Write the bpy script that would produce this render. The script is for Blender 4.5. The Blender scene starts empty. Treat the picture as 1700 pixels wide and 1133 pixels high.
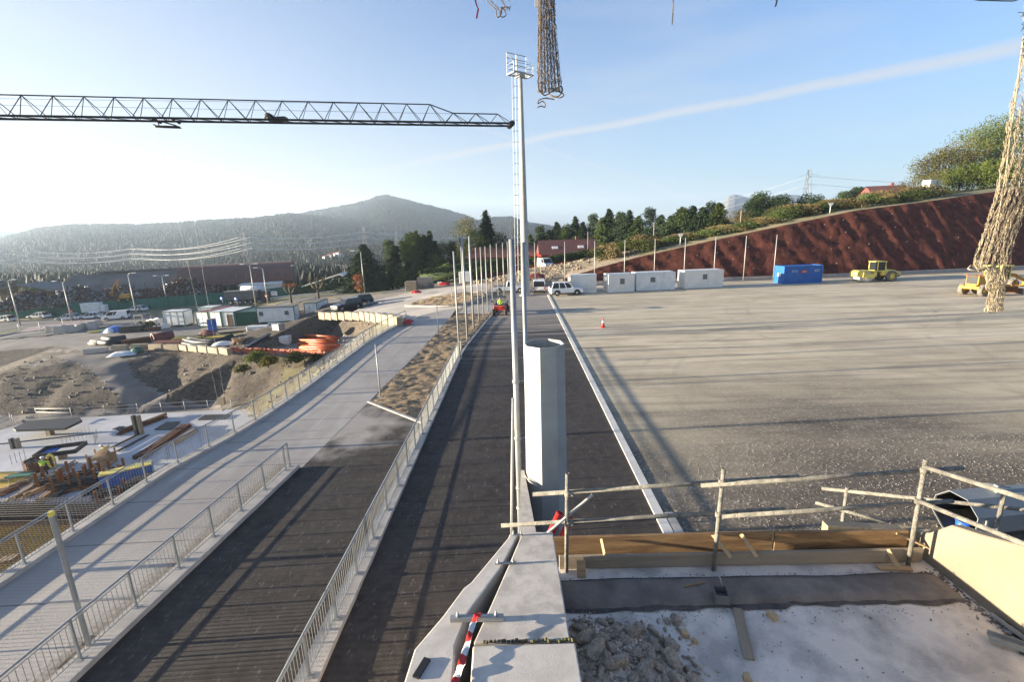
import bpy, bmesh, math, random
import numpy as np
from mathutils import Vector, Matrix, Quaternion
from mathutils.geometry import delaunay_2d_cdt
S = bpy.context.scene
col = S.collection
rnd = random.Random(7)
R = math.radians
# ------------------------------------------------------------------ camera
FPX, PITCH, YAW, ROLL, HC = 780.0, 13.146, 0.933, 1.9, 9.0
cd = bpy.data.cameras.new('camera'); cam = bpy.data.objects.new('camera', cd); col.objects.link(cam)
cd.sensor_width = 36; cd.lens = FPX * 36 / 1700; cd.clip_start = .1; cd.clip_end = 12000
_f = Vector((math.sin(R(-YAW)) * -1 * -1 * math.cos(R(PITCH)), math.cos(R(YAW)) * math.cos(R(PITCH)), -math.sin(R(PITCH))))
_rt = Vector((_f.y, -_f.x, 0)).normalized(); _up = _rt.cross(_f)
_c, _s = math.cos(R(ROLL)), math.sin(R(ROLL))
# the horizon climbs to the right of the picture
RT = _rt * _c - _up * _s; UP = _rt * _s + _up * _c
cam.matrix_world = Matrix(((RT.x, UP.x, -_f.x, 0), (RT.y, UP.y, -_f.y, 0), (RT.z, UP.z, -_f.z, HC), (0, 0, 0, 1)))
S.camera = cam
# ------------------------------------------------------------------ light
SUN_EL, SUN_DIR = 6.2, Vector((-1, -.06, 0)).normalized()      # the sun stands far left, low over the valley
w = bpy.data.worlds.new('World'); S.world = w; w.use_nodes = True
SUN_AZ = math.atan2(SUN_DIR.x, SUN_DIR.y)
sv = Vector((SUN_DIR.x * math.cos(R(SUN_EL)), SUN_DIR.y * math.cos(R(SUN_EL)), math.sin(R(SUN_EL))))
sl = bpy.data.lights.new('sun', 'SUN'); so = bpy.data.objects.new('sun', sl); col.objects.link(so)
sl.energy = 5.0; sl.angle = R(.32); sl.color = (1, .87, .66)
so.rotation_euler = sv.to_track_quat('Z', 'Y').to_euler()
S.view_settings.view_transform = 'Standard'; S.view_settings.look = 'None'
S.view_settings.exposure = 2.6; S.view_settings.gamma = 1
SKY_STRENGTH = .049

def world_nodes():
    nt = w.node_tree; N = nt.nodes; L = nt.links; N.clear()
    out = N.new('ShaderNodeOutputWorld'); bg = N.new('ShaderNodeBackground'); bg.inputs[1].default_value = SKY_STRENGTH
    sky = N.new('ShaderNodeTexSky'); sky.sky_type = 'NISHITA'; sky.sun_disc = False
    sky.sun_elevation = R(SUN_EL); sky.sun_rotation = SUN_AZ; sky.altitude = 200
    sky.air_density = 1.0; sky.dust_density = .6; sky.ozone_density = 2.2
    tc = N.new('ShaderNodeTexCoord')
    def math_(op, a, b=None, c=None):
        n = N.new('ShaderNodeMath'); n.operation = op
        for i, v in enumerate((a, b, c)):
            if v is None: continue
            if isinstance(v, (int, float)): n.inputs[i].default_value = v
            else: L.new(v, n.inputs[i])
        return n.outputs[0]
    def dot(v):
        n = N.new('ShaderNodeVectorMath'); n.operation = 'DOT_PRODUCT'; L.new(tc.outputs['Generated'], n.inputs[0])
        n.inputs[1].default_value = v; return n.outputs['Value']
    def mrange(x, a, b, c=0, d=1):
        n = N.new('ShaderNodeMapRange'); n.interpolation_type = 'SMOOTHSTEP'; L.new(x, n.inputs[0])
        for i, v in enumerate((a, b, c, d)): n.inputs[i + 1].default_value = v
        return n.outputs[0]
    def noise(scale, det, dist=0):
        n = N.new('ShaderNodeTexNoise'); n.inputs['Scale'].default_value = scale; n.inputs['Detail'].default_value = det
        n.inputs['Distortion'].default_value = dist; L.new(tc.outputs['Generated'], n.inputs['Vector']); return n.outputs[0]
    # vapour trails: great circles of thin cloud high above
    def trail(a, b, w0, w1, amt, fade0, fade1):
        a = Vector(a).normalized(); b = Vector(b).normalized(); n = a.cross(b).normalized()
        t = (b - a * a.dot(b)).normalized()
        d = math_('ABSOLUTE', math_('ADD', dot(n), math_('MULTIPLY', math_('SUBTRACT', noise(9, 4), .5), .012)))
        al = math_('DIVIDE', dot(t), math_('MAXIMUM', dot(a), .05))          # tan of the angle along the trail
        wd = mrange(al, 0, math.tan(a.angle(b)), w0, w1)
        band = math_('SUBTRACT', 1, math_('MINIMUM', math_('DIVIDE', d, wd), 1))
        band = math_('POWER', band, .6)
        f = mrange(al, fade0, fade1)
        return math_('MULTIPLY', math_('MULTIPLY', band, f), amt)
    P = lambda x, y: PX(x, y)
    t1 = trail(P(500, 307), P(1690, 78), .007, .0125, .75, -.02, .35)
    t2 = trail(P(690, 178), P(1000, 280), .004, .004, .28, .0, .1)
    # thin cirrus veil, thicker toward the left
    wv = N.new('ShaderNodeMapping'); L.new(tc.outputs['Generated'], wv.inputs[0]); wv.inputs['Scale'].default_value = (1.2, 1.2, 6)
    wv.inputs['Rotation'].default_value = (0, R(14), 0)
    nz = N.new('ShaderNodeTexNoise'); nz.inputs['Scale'].default_value = 2.2; nz.inputs['Detail'].default_value = 6; L.new(wv.outputs[0], nz.inputs['Vector'])
    veil = math_('MULTIPLY', mrange(nz.outputs[0], .45, .75), .22)
    el = N.new('ShaderNodeSeparateXYZ'); L.new(tc.outputs['Generated'], el.inputs[0])
    # low haze of the valley air: pale band above the horizon, whiter and higher toward the sun
    side = mrange(dot(tuple(SUN_DIR)), -.7, .75, 0, 1.0)
    low = math_('MULTIPLY', mrange(el.outputs[2], -.05, .55, 1, 0), math_('ADD', .72, math_('MULTIPLY', side, .28)))
    low2 = math_('MULTIPLY', mrange(el.outputs[2], .0, .75, 1, 0), math_('MULTIPLY', side, .85))
    hz = math_('MAXIMUM', low, low2)
    def mix(a, f, c):
        n = N.new('ShaderNodeMix'); n.data_type = 'RGBA'; L.new(f, n.inputs['Factor']); L.new(a, n.inputs[6])
        if isinstance(c, tuple): n.inputs[7].default_value = (*c, 1)
        else: L.new(c, n.inputs[7])
        return n.outputs[2]
    tint = N.new('ShaderNodeMix'); tint.data_type = 'RGBA'; tint.blend_type = 'MULTIPLY'; tint.inputs['Factor'].default_value = 1
    L.new(sky.outputs[0], tint.inputs[6]); tint.inputs[7].default_value = (*SKY_TINT, 1)
    k = SKY_K
    hc = N.new('ShaderNodeMix'); hc.data_type = 'RGBA'; L.new(side, hc.inputs['Factor']); hc.inputs[6].default_value = (.60 * k, .80 * k, 1.0 * k, 1); hc.inputs[7].default_value = (1.02 * k, 1.0 * k, .97 * k, 1)
    c = mix(tint.outputs[2], hz, hc.outputs[2])
    c = mix(c, math_('MAXIMUM', t1, t2), (.92 * k, .95 * k, 1.0 * k))
    c = mix(c, veil, (.9 * k, .95 * k, 1.0 * k))
    L.new(c, bg.inputs[0]); L.new(bg.outputs[0], out.inputs[0])
SKY_TINT, SKY_K = (.83, 1.0, 1.34), 2.65

HAZE = .00019
# ------------------------------------------------------------------ measuring helpers
CAMP = Vector((0, 0, HC))
def PX(px, py):
    return _f + RT * ((px - 850) / FPX) - UP * ((py - 566.5) / FPX)
def G(px, py, z=0.0):
    v = PX(px, py); return CAMP + v * ((z - HC) / v.z)
def AY(px, py, Y):
    v = PX(px, py); return CAMP + v * (Y / v.y)
def AD(px, py, D): return CAMP + PX(px, py) * D
world_nodes()

# ------------------------------------------------------------------ materials
def mat(name, c1, c2=None, scale=4.0, rough=.8, metal=0.0, bump=0.0, bscale=None, det=6, c3=None, scale3=.4, amt3=.5, spec=None,
        stretch=None, contrast=(.35, .65), emis=None, trans=0, sheen=0):
    m = bpy.data.materials.new(name); m.use_nodes = True; nt = m.node_tree; N = nt.nodes; L = nt.links
    b = N['Principled BSDF']; b.inputs['Roughness'].default_value = rough; b.inputs['Metallic'].default_value = metal
    b.inputs['Base Color'].default_value = (*c1, 1)
    if spec is not None: b.inputs['Specular IOR Level'].default_value = spec
    tc = N.new('ShaderNodeTexCoord'); mp = N.new('ShaderNodeMapping'); L.new(tc.outputs['Object'], mp.inputs[0])
    if stretch: mp.inputs['Scale'].default_value = stretch
    def noise(s, d=det):
        n = N.new('ShaderNodeTexNoise'); n.inputs['Scale'].default_value = s; n.inputs['Detail'].default_value = d
        n.inputs['Roughness'].default_value = .6; L.new(mp.outputs[0], n.inputs['Vector']); return n.outputs[0]
    def rng(x, a, bb):
        n = N.new('ShaderNodeMapRange'); L.new(x, n.inputs[0]); n.inputs[1].default_value = a; n.inputs[2].default_value = bb; return n.outputs[0]
    colr = None
    if c2 is not None:
        mx = N.new('ShaderNodeMix'); mx.data_type = 'RGBA'; L.new(rng(noise(scale), *contrast), mx.inputs['Factor'])
        mx.inputs[6].default_value = (*c1, 1); mx.inputs[7].default_value = (*c2, 1); colr = mx.outputs[2]
        if c3 is not None:
            m3 = N.new('ShaderNodeMix'); m3.data_type = 'RGBA'
            k = N.new('ShaderNodeMath'); k.operation = 'MULTIPLY'; L.new(rng(noise(scale3, 5), .42, .62), k.inputs[0]); k.inputs[1].default_value = amt3
            L.new(k.outputs[0], m3.inputs['Factor']); L.new(colr, m3.inputs[6]); m3.inputs[7].default_value = (*c3, 1); colr = m3.outputs[2]
        L.new(colr, b.inputs['Base Color'])
    if bump:
        bp = N.new('ShaderNodeBump'); bp.inputs['Strength'].default_value = min(1, bump); bp.inputs['Distance'].default_value = .02 * max(1, bump)
        L.new(noise(bscale or scale * 6, 8), bp.inputs['Height']); L.new(bp.outputs[0], b.inputs['Normal'])
    if emis: b.inputs['Emission Color'].default_value = (*emis, 1); b.inputs['Emission Strength'].default_value = 1
    m['_b'] = 1
    return m
def foliage(name, c1, c2, scale=1.3, trans=.25):
    m = mat(name, c1, c2, scale=scale, rough=.75, spec=.2)
    nt = m.node_tree; N = nt.nodes; L = nt.links; b = N['Principled BSDF']; o = N['Material Output']
    tr = N.new('ShaderNodeBsdfTranslucent'); mx = N.new('ShaderNodeMixShader'); mx.inputs[0].default_value = trans
    src = b.inputs['Base Color'].links[0].from_socket; L.new(src, tr.inputs[0])
    L.new(b.outputs[0], mx.inputs[1]); L.new(tr.outputs[0], mx.inputs[2]); L.new(mx.outputs[0], o.inputs[0]); return m
M = {}
def ground_mats():
    # asphalt with lighter dust blotches, thin roller ribs running across
    def asphalt(name, dustY=None):
        m = mat(name, (.020, .0145, .011), (.050, .037, .028), scale=3, rough=.82, bump=.5, bscale=60, c3=(.062, .05, .042), scale3=.55, amt3=.45)
        nt = m.node_tree; N = nt.nodes; L = nt.links; b = N['Principled BSDF']
        src = b.inputs['Base Color'].links[0].from_socket
        tc = N.new('ShaderNodeTexCoord')
        wv = N.new('ShaderNodeTexWave'); wv.bands_direction = 'Y'; wv.inputs['Scale'].default_value = 1.6; wv.inputs['Distortion'].default_value = .6
        wv.inputs['Detail'].default_value = 2; L.new(tc.outputs['Object'], wv.inputs['Vector'])
        mv = N.new('ShaderNodeMix'); mv.data_type = 'RGBA'; mv.blend_type = 'MULTIPLY'; L.new(src, mv.inputs[6])
        mr = N.new('ShaderNodeMapRange'); L.new(wv.outputs[0], mr.inputs[0]); mr.inputs[3].default_value = .88; mr.inputs[4].default_value = 1.04
        cb = N.new('ShaderNodeCombineColor'); [L.new(mr.outputs[0], cb.inputs[i]) for i in range(3)]
        L.new(cb.outputs[0], mv.inputs[7]); mv.inputs['Factor'].default_value = 1; src = mv.outputs[2]
        # pale dust specks dropped by lorries
        vo = N.new('ShaderNodeTexNoise'); vo.inputs['Scale'].default_value = 5.5; vo.inputs['Detail'].default_value = 9; vo.inputs['Roughness'].default_value = .7
        mp = N.new('ShaderNodeMapping'); mp.inputs['Scale'].default_value = (1.6, .5, 1); L.new(tc.outputs['Object'], mp.inputs[0]); L.new(mp.outputs[0], vo.inputs['Vector'])
        r2 = N.new('ShaderNodeMapRange'); L.new(vo.outputs[0], r2.inputs[0]); r2.inputs[1].default_value = .575; r2.inputs[2].default_value = .76
        dm = N.new('ShaderNodeMix'); dm.data_type = 'RGBA'; L.new(r2.outputs[0], dm.inputs['Factor']); L.new(src, dm.inputs[6]); dm.inputs[7].default_value = (.22, .19, .17, 1); src = dm.outputs[2]
        if dustY:
            sp = N.new('ShaderNodeSeparateXYZ'); L.new(tc.outputs['Object'], sp.inputs[0])
            g = N.new('ShaderNodeMapRange'); L.new(sp.outputs[1], g.inputs[0]); g.inputs[1].default_value = dustY[0]; g.inputs[2].default_value = dustY[1]
            g.inputs[3].default_value = -.25; g.inputs[4].default_value = .62
            n2 = N.new('ShaderNodeTexNoise'); n2.inputs['Scale'].default_value = 1.0; n2.inputs['Detail'].default_value = 5
            mp2 = N.new('ShaderNodeMapping'); mp2.inputs['Scale'].default_value = (.1, 1.5, 1); L.new(tc.outputs['Object'], mp2.inputs[0]); L.new(mp2.outputs[0], n2.inputs['Vector'])
            ad = N.new('ShaderNodeMath'); ad.operation = 'ADD'; L.new(n2.outputs[0], ad.inputs[0]); L.new(g.outputs[0], ad.inputs[1])
            r3 = N.new('ShaderNodeMapRange'); L.new(ad.outputs[0], r3.inputs[0]); r3.inputs[1].default_value = .55; r3.inputs[2].default_value = .95; r3.inputs[4].default_value = .95
            d2 = N.new('ShaderNodeMix'); d2.data_type = 'RGBA'; L.new(r3.outputs[0], d2.inputs['Factor']); L.new(src, d2.inputs[6]); d2.inputs[7].default_value = (.30, .26, .22, 1); src = d2.outputs[2]
        else:
            sp = N.new('ShaderNodeVectorMath'); sp.operation = 'DISTANCE'; L.new(tc.outputs['Object'], sp.inputs[0]); sp.inputs[1].default_value = (-8.7, 21.2, 0)
            g = N.new('ShaderNodeMapRange'); L.new(sp.outputs['Value'], g.inputs[0]); g.inputs[1].default_value = .5; g.inputs[2].default_value = 5.5; g.inputs[3].default_value = .62; g.inputs[4].default_value = -.2
            n2 = N.new('ShaderNodeTexNoise'); n2.inputs['Scale'].default_value = .9; n2.inputs['Detail'].default_value = 8; L.new(tc.outputs['Object'], n2.inputs['Vector'])
            ad = N.new('ShaderNodeMath'); ad.operation = 'ADD'; L.new(n2.outputs[0], ad.inputs[0]); L.new(g.outputs[0], ad.inputs[1])
            r3 = N.new('ShaderNodeMapRange'); L.new(ad.outputs[0], r3.inputs[0]); r3.inputs[1].default_value = .6; r3.inputs[2].default_value = 1.0; r3.inputs[4].default_value = .95
            d2 = N.new('ShaderNodeMix'); d2.data_type = 'RGBA'; L.new(r3.outputs[0], d2.inputs['Factor']); L.new(src, d2.inputs[6]); d2.inputs[7].default_value = (.38, .33, .28, 1); src = d2.outputs[2]
        L.new(src, b.inputs['Base Color']); return m
    M['asphalt'] = asphalt('asphalt', (22, 62)); M['asphalt_ramp'] = asphalt('asphalt_ramp')
    # gravel yard: dark loose stone near, compacted pale sand farther, drag marks across
    m = mat('gravel_yard', (.46, .38, .26), (.57, .48, .34), scale=.35, rough=.95, bump=1.2, bscale=28, det=9)
    nt = m.node_tree; N = nt.nodes; L = nt.links; b = N['Principled BSDF']; src = b.inputs['Base Color'].links[0].from_socket
    tc = N.new('ShaderNodeTexCoord'); sp = N.new('ShaderNodeSeparateXYZ'); L.new(tc.outputs['Object'], sp.inputs[0])
    def mrn(x, a, bb, c=0, d=1):
        n = N.new('ShaderNodeMapRange'); L.new(x, n.inputs[0])
        for i, v in enumerate((a, bb, c, d)): n.inputs[i + 1].default_value = v
        return n.outputs[0]
    def nz(scale, st, d=6, rough=.6):
        mp = N.new('ShaderNodeMapping'); mp.inputs['Scale'].default_value = st; L.new(tc.outputs['Object'], mp.inputs[0]); mp.inputs['Rotation'].default_value = (0, 0, R(-4))
        n = N.new('ShaderNodeTexNoise'); n.inputs['Scale'].default_value = scale; n.inputs['Detail'].default_value = d; n.inputs['Roughness'].default_value = rough; L.new(mp.outputs[0], n.inputs['Vector']); return n.outputs[0]
    def mixc(a, f, c):
        n = N.new('ShaderNodeMix'); n.data_type = 'RGBA'; L.new(f, n.inputs['Factor']); L.new(a, n.inputs[6])
        if isinstance(c, tuple): n.inputs[7].default_value = (*c, 1)
        else: L.new(c, n.inputs[7])
        return n.outputs[2]
    def ma(op, a, bb):
        n = N.new('ShaderNodeMath'); n.operation = op
        for i, v in enumerate((a, bb)):
            if isinstance(v, (int, float)): n.inputs[i].default_value = v
            else: L.new(v, n.inputs[i])
        return n.outputs[0]
    streak = mrn(nz(1.0, (.06, .9, 1), 8, .68), .49, .64, 0, .75)
    src = mixc(src, streak, (.21, .17, .13))
    pale = mrn(nz(.8, (.05, .5, 1), 6), .52, .66, 0, .55); src = mixc(src, pale, (.66, .56, .42))
    vor = N.new('ShaderNodeTexVoronoi'); vor.inputs['Scale'].default_value = 13; L.new(tc.outputs['Object'], vor.inputs['Vector'])
    stone = mrn(vor.outputs['Color'], .2, .9, 0, 1)
    dark = mixc(mixc(src, ma('ADD', 1.0, 0.0), (.080, .064, .049)), mrn(stone, .6, .95, 0, .7), (.25, .21, .165))
    near = mrn(ma('ADD', sp.outputs[1], ma('MULTIPLY', ma('SUBTRACT', nz(.16, (.5, 1, 1), 7), .5), -44)), 33, 13, 0, .95)
    nx = mrn(sp.outputs[0], 40, 16, .4, 1)
    src = mixc(src, ma('MULTIPLY', near, nx), dark)
    for (cx, cy, rad, wd) in ((30, 20, 22, .22), (30, 20, 24, .22), (52, 38, 30, .25), (52, 38, 32.1, .25), (18, 62, 26, .2), (18, 62, 27.9, .2), (70, 10, 44, .3), (70, 10, 46.2, .3), (26, -4, 24, .25), (26, -4, 26, .25)):
        dn = N.new('ShaderNodeVectorMath'); dn.operation = 'DISTANCE'; L.new(tc.outputs['Object'], dn.inputs[0]); dn.inputs[1].default_value = (cx, cy, 0)
        tr_ = mrn(ma('ABSOLUTE', ma('SUBTRACT', dn.outputs['Value'], rad), 0.0), wd, wd * .5, 0, 1); tr_ = ma('MULTIPLY', tr_, mrn(nz(.35, (1, 1, 1), 4),   .45, .6, 0, .24)); src = mixc(src, tr_, (.20, .165, .125))
    damp = mrn(nz(.07, (.6, 1.4, 1), 6), .54, .62, 0, .35); src = mixc(src, damp, (.27, .225, .17))
    src = mixc(src, mrn(stone, .8, 1, 0, .25), (.5, .43, .34))
    L.new(src, b.inputs['Base Color']); M['yard'] = m
    # brushed concrete roadway with thin, slightly oblique dark lines across
    m = mat('concrete_road', (.38, .335, .285), (.455, .405, .35), scale=1.2, rough=.85, bump=.5, bscale=30, c3=(.235, .21, .195), scale3=.22, amt3=.5, stretch=(1, .5, 1))
    nt = m.node_tree; N = nt.nodes; L = nt.links; b = N['Principled BSDF']; src = b.inputs['Base Color'].links[0].from_socket
    tc = N.new('ShaderNodeTexCoord'); sp = N.new('ShaderNodeSeparateXYZ'); L.new(tc.outputs['Object'], sp.inputs[0])
    q = ma2 = None
    def mth(op, a, bb=None):
        n = N.new('ShaderNodeMath'); n.operation = op
        for i, v in enumerate((a, bb)):
            if v is None: continue
            if isinstance(v, (int, float)): n.inputs[i].default_value = v
            else: L.new(v, n.inputs[i])
        return n.outputs[0]
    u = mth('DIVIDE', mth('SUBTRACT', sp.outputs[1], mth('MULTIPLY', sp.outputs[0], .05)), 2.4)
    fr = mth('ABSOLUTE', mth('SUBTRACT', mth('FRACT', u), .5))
    xline = mth('LESS_THAN', fr, .011)
    wv = N.new('ShaderNodeTexWave'); wv.bands_direction = 'Y'; wv.inputs['Scale'].default_value = 2.4; wv.inputs['Distortion'].default_value = 1.5; wv.inputs['Detail'].default_value = 3; L.new(tc.outputs['Object'], wv.inputs['Vector'])
    w1 = mth('MULTIPLY', wv.outputs[0], .18)
    a = N.new('ShaderNodeMix'); a.data_type = 'RGBA'; L.new(w1, a.inputs['Factor']); L.new(src, a.inputs[6]); a.inputs[7].default_value = (.2, .18, .17, 1)
    a2 = N.new('ShaderNodeMix'); a2.data_type = 'RGBA'; L.new(mth('MULTIPLY', xline, .7), a2.inputs['Factor']); L.new(a.outputs[2], a2.inputs[6]); a2.inputs[7].default_value = (.09, .08, .08, 1)
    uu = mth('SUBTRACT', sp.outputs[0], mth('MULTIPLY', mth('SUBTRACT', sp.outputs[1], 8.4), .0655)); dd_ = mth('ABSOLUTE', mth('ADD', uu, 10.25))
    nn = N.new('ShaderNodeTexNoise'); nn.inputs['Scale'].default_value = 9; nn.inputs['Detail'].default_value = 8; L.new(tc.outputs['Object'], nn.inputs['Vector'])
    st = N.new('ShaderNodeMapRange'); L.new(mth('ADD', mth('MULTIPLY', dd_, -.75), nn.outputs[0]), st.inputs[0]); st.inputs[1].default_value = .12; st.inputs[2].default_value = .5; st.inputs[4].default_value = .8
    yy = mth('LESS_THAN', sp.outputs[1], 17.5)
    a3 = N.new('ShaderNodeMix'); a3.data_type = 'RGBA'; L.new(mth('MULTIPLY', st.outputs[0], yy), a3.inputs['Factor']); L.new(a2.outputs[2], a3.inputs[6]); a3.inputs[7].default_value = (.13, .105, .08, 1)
    wn = N.new('ShaderNodeTexNoise'); wn.inputs['Scale'].default_value = .8; wn.inputs['Detail'].default_value = 7; mpw = N.new('ShaderNodeMapping'); mpw.inputs['Scale'].default_value = (2.2, .25, 1); L.new(tc.outputs['Object'], mpw.inputs[0]); L.new(mpw.outputs[0], wn.inputs['Vector'])
    ws = N.new('ShaderNodeMapRange'); L.new(wn.outputs[0], ws.inputs[0]); ws.inputs[1].default_value = .56; ws.inputs[2].default_value = .72; ws.inputs[4].default_value = .35
    a4 = N.new('ShaderNodeMix'); a4.data_type = 'RGBA'; L.new(ws.outputs[0], a4.inputs['Factor']); L.new(a3.outputs[2], a4.inputs[6]); a4.inputs[7].default_value = (.52, .48, .43, 1)
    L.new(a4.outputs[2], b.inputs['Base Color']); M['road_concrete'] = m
ground_mats()
M['mulch'] = mat('straw_mulch', (.30, .20, .105), (.11, .072, .04), scale=9, rough=.95, bump=2.2, bscale=16, c3=(.42, .31, .18), scale3=3, amt3=.6, stretch=(1, 1, 1))
M['soil'] = mat('rocky_soil', (.046, .034, .024), (.08, .061, .045), scale=1.3, rough=.95, bump=3, bscale=5, c3=(.16, .13, .10), scale3=2.8, amt3=.55)
M['soil_brown'] = mat('brown_soil', (.06, .042, .024), (.10, .072, .042), scale=1.1, rough=.95, bump=3, bscale=5, c3=(.14, .14, .05), scale3=.8, amt3=.7)
M['dirt'] = mat('packed_dirt', (.17, .148, .128), (.25, .22, .19), scale=.5, rough=.95, bump=1, bscale=8, c3=(.14, .12, .105), scale3=.18, amt3=.7)
M['dirt_pale'] = mat('pale_dirt', (.36, .32, .28), (.42, .375, .33), scale=.4, rough=.95, bump=.6, bscale=10, c3=(.25, .22, .19), scale3=.12, amt3=.6)
M['grass'] = mat('rough_grass', (.075, .085, .03), (.13, .125, .05), scale=.6, rough=.95, bump=2, bscale=4, c3=(.2, .17, .09), scale3=.2, amt3=.6)
M['drygrass'] = mat('dry_grass', (.26, .20, .115), (.19, .155, .08), scale=1.2, rough=.95, bump=2, bscale=7, c3=(.13, .13, .05), scale3=.4, amt3=.6)
M['tanbank'] = mat('tan_stone_bank', (.22, .165, .105), (.145, .108, .07), scale=1.6, rough=.95, bump=3, bscale=4, c3=(.40, .33, .25), scale3=2.4, amt3=.6)
M['roadfar'] = mat('grey_asphalt_far', (.10, .095, .09), (.13, .122, .115), scale=.4, rough=.9, bump=.3)
M['paint'] = mat('road_paint', (.72, .70, .66), (.6, .58, .55), scale=2, rough=.8)
M['pinkpave'] = mat('pink_paving', (.33, .22, .19), (.27, .19, .17), scale=1.5, rough=.9)
M['conc'] = mat('cast_concrete', (.54, .49, .43), (.46, .415, .365), scale=2.2, rough=.88, bump=.3, bscale=120, c3=(.27, .245, .22), scale3=7, amt3=.55)
M['conc_white'] = mat('pale_precast_concrete', (.58, .53, .47), (.50, .455, .40), scale=3, rough=.85, bump=.25, bscale=140, c3=(.36, .33, .30), scale3=9, amt3=.4)
M['whitewall'] = mat('cream_plaster', (.23, .19, .135), (.19, .155, .11), scale=1.5, rough=.85, bump=.3, bscale=40, c3=(.15, .115, .075), scale3=1.1, amt3=.35)
M['slabfloor'] = mat('dusty_concrete_floor', (.74, .65, .55), (.84, .75, .65), scale=1.6, rough=.9, bump=.8, bscale=40, c3=(.34, .30, .26), scale3=1.6, amt3=.8)
M['mortar'] = mat('grey_mortar', (.17, .138, .11), (.25, .21, .175), scale=3, rough=.9, bump=1.2, bscale=22, c3=(.09, .08, .075), scale3=2.5, amt3=.6)
M['wetmortar'] = mat('wet_dark_mortar', (.05, .042, .036), (.12, .10, .088), scale=7, rough=.8, bump=1.2, bscale=30)
M['kerb'] = mat('kerb_concrete', (.44, .405, .365), (.36, .33, .30), scale=3, rough=.9, bump=.6, bscale=30, c3=(.27, .245, .22), scale3=1.4, amt3=.5)
M['galv'] = mat('galvanised_steel', (.34, .35, .35), (.28, .29, .29), scale=6, rough=.55, metal=.5)
M['galv_mat'] = mat('dull_galvanised_plate', (.36, .365, .34), (.29, .295, .28), scale=2.5, rough=.65, metal=.15, c3=(.40, .42, .41), scale3=.9, amt3=.5)
M['tube'] = mat('mortar_splashed_scaffold_tube', (.22, .205, .17), (.34, .31, .26), scale=14, rough=.75, metal=.2, bump=1.2, bscale=70, c3=(.12, .115, .10), scale3=9, amt3=.7)
M['rust'] = mat('rusty_steel', (.16, .065, .03), (.09, .04, .022), scale=5, rough=.85, bump=.8)
M['darksteel'] = mat('dark_steel', (.035, .034, .036), (.06, .055, .05), scale=4, rough=.6, metal=.3)
M['lightsteel'] = mat('light_grey_steel', (.35, .35, .34), (.28, .28, .27), scale=4, rough=.6, metal=.2)
M['wood'] = mat('pale_sawn_timber', (.50, .35, .19), (.38, .25, .13), scale=5, rough=.8, stretch=(.5, 5, 5), bump=.4)
M['woodply'] = mat('stained_timber_board', (.34, .21, .095), (.21, .125, .055), scale=3, rough=.75, stretch=(.7, 3, 6), bump=.4, c3=(.13, .065, .03), scale3=2.2, amt3=.7)
M['tanblock'] = mat('tan_cast_block', (.36, .29, .20), (.29, .235, .165), scale=1.2, rough=.9, bump=.6, bscale=12, c3=(.2, .17, .13), scale3=.8, amt3=.5)
M['hallred'] = mat('faded_red_cladding', (.17, .075, .06), (.13, .06, .05), scale=.5, rough=.9, c3=(.14, .085, .07), scale3=.25, amt3=.6)
M['galvblue'] = mat('weathered_zinc_plate', (.17, .19, .20), (.13, .145, .155), scale=1.5, rough=.6, c3=(.22, .23, .23), scale3=.8)
M['hallgrey'] = mat('brown_grey_roofing', (.17, .145, .125), (.13, .115, .10), scale=.5, rough=.95, c3=(.22, .19, .17), scale3=.2)
M['woodgrey'] = mat('weathered_timber', (.33, .26, .175), (.22, .165, .11), scale=4, rough=.85, stretch=(.5, 4, 6), bump=.5, c3=(.35, .30, .24), scale3=2, amt3=.5)
M['rock'] = mat('broken_concrete', (.56, .45, .34), (.76, .63, .49), scale=5, rough=.95, bump=1.5, bscale=30, c3=(.26, .19, .13), scale3=3.5, amt3=.6)
M['gravelstone'] = mat('loose_gravel', (.16, .135, .115), (.36, .31, .26), scale=9, rough=.95, contrast=(.4, .6))
M['netrope'] = mat('beige_net_cord', (.36, .30, .21), (.22, .175, .115), scale=30, rough=.9)
M['netdark'] = mat('brown_net_cord', (.20, .15, .10), (.08, .058, .04), scale=24, rough=.9)
M['geotex'] = mat('brown_geotextile', (.098, .034, .025), (.132, .048, .034), scale=.9, rough=1, spec=.05, bump=2.5, bscale=2.5, c3=(.045, .018, .014), scale3=1.1, amt3=.6, stretch=(1, 1, .5))
M['white'] = mat('white_panel', (.80, .78, .73), (.62, .62, .61), scale=1.2, rough=.5, c3=(.52, .50, .47), scale3=.8, amt3=.3)
M['greypanel'] = mat('light_grey_panel', (.74, .71, .65), (.68, .65, .59), scale=1, rough=.55, c3=(.56, .53, .48), scale3=.7, amt3=.3)
M['carwhite'] = mat('white_car_paint', (.75, .75, .74), rough=.25)
M['cardark'] = mat('dark_car_paint', (.02, .023, .03), rough=.25)
M['glass'] = mat('dark_window_glass', (.02, .023, .027), rough=.12)
M['tyre'] = mat('tyre_rubber', (.025, .024, .023), (.05, .047, .043), scale=8, rough=.9)
M['tyredusty'] = mat('dusty_tyre', (.20, .17, .14), (.13, .11, .09), scale=6, rough=.95)
M['rim'] = mat('wheel_rim', (.45, .45, .45), rough=.35, metal=.7)
M['blue'] = mat('blue_container_paint', (.012, .10, .36), (.018, .13, .42), scale=2, rough=.5, c3=(.03, .10, .26), scale3=1.4, amt3=.4)
M['bluebright'] = mat('blue_plastic', (.02, .09, .5), rough=.4)
M['green'] = mat('green_container_paint', (.01, .075, .04), (.015, .095, .05), scale=2, rough=.5)
M['greenfence'] = mat('green_screen_fabric', (.022, .125, .085), (.03, .15, .10), scale=1, rough=.8, c3=(.05, .16, .12), scale3=.5, amt3=.4)
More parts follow.
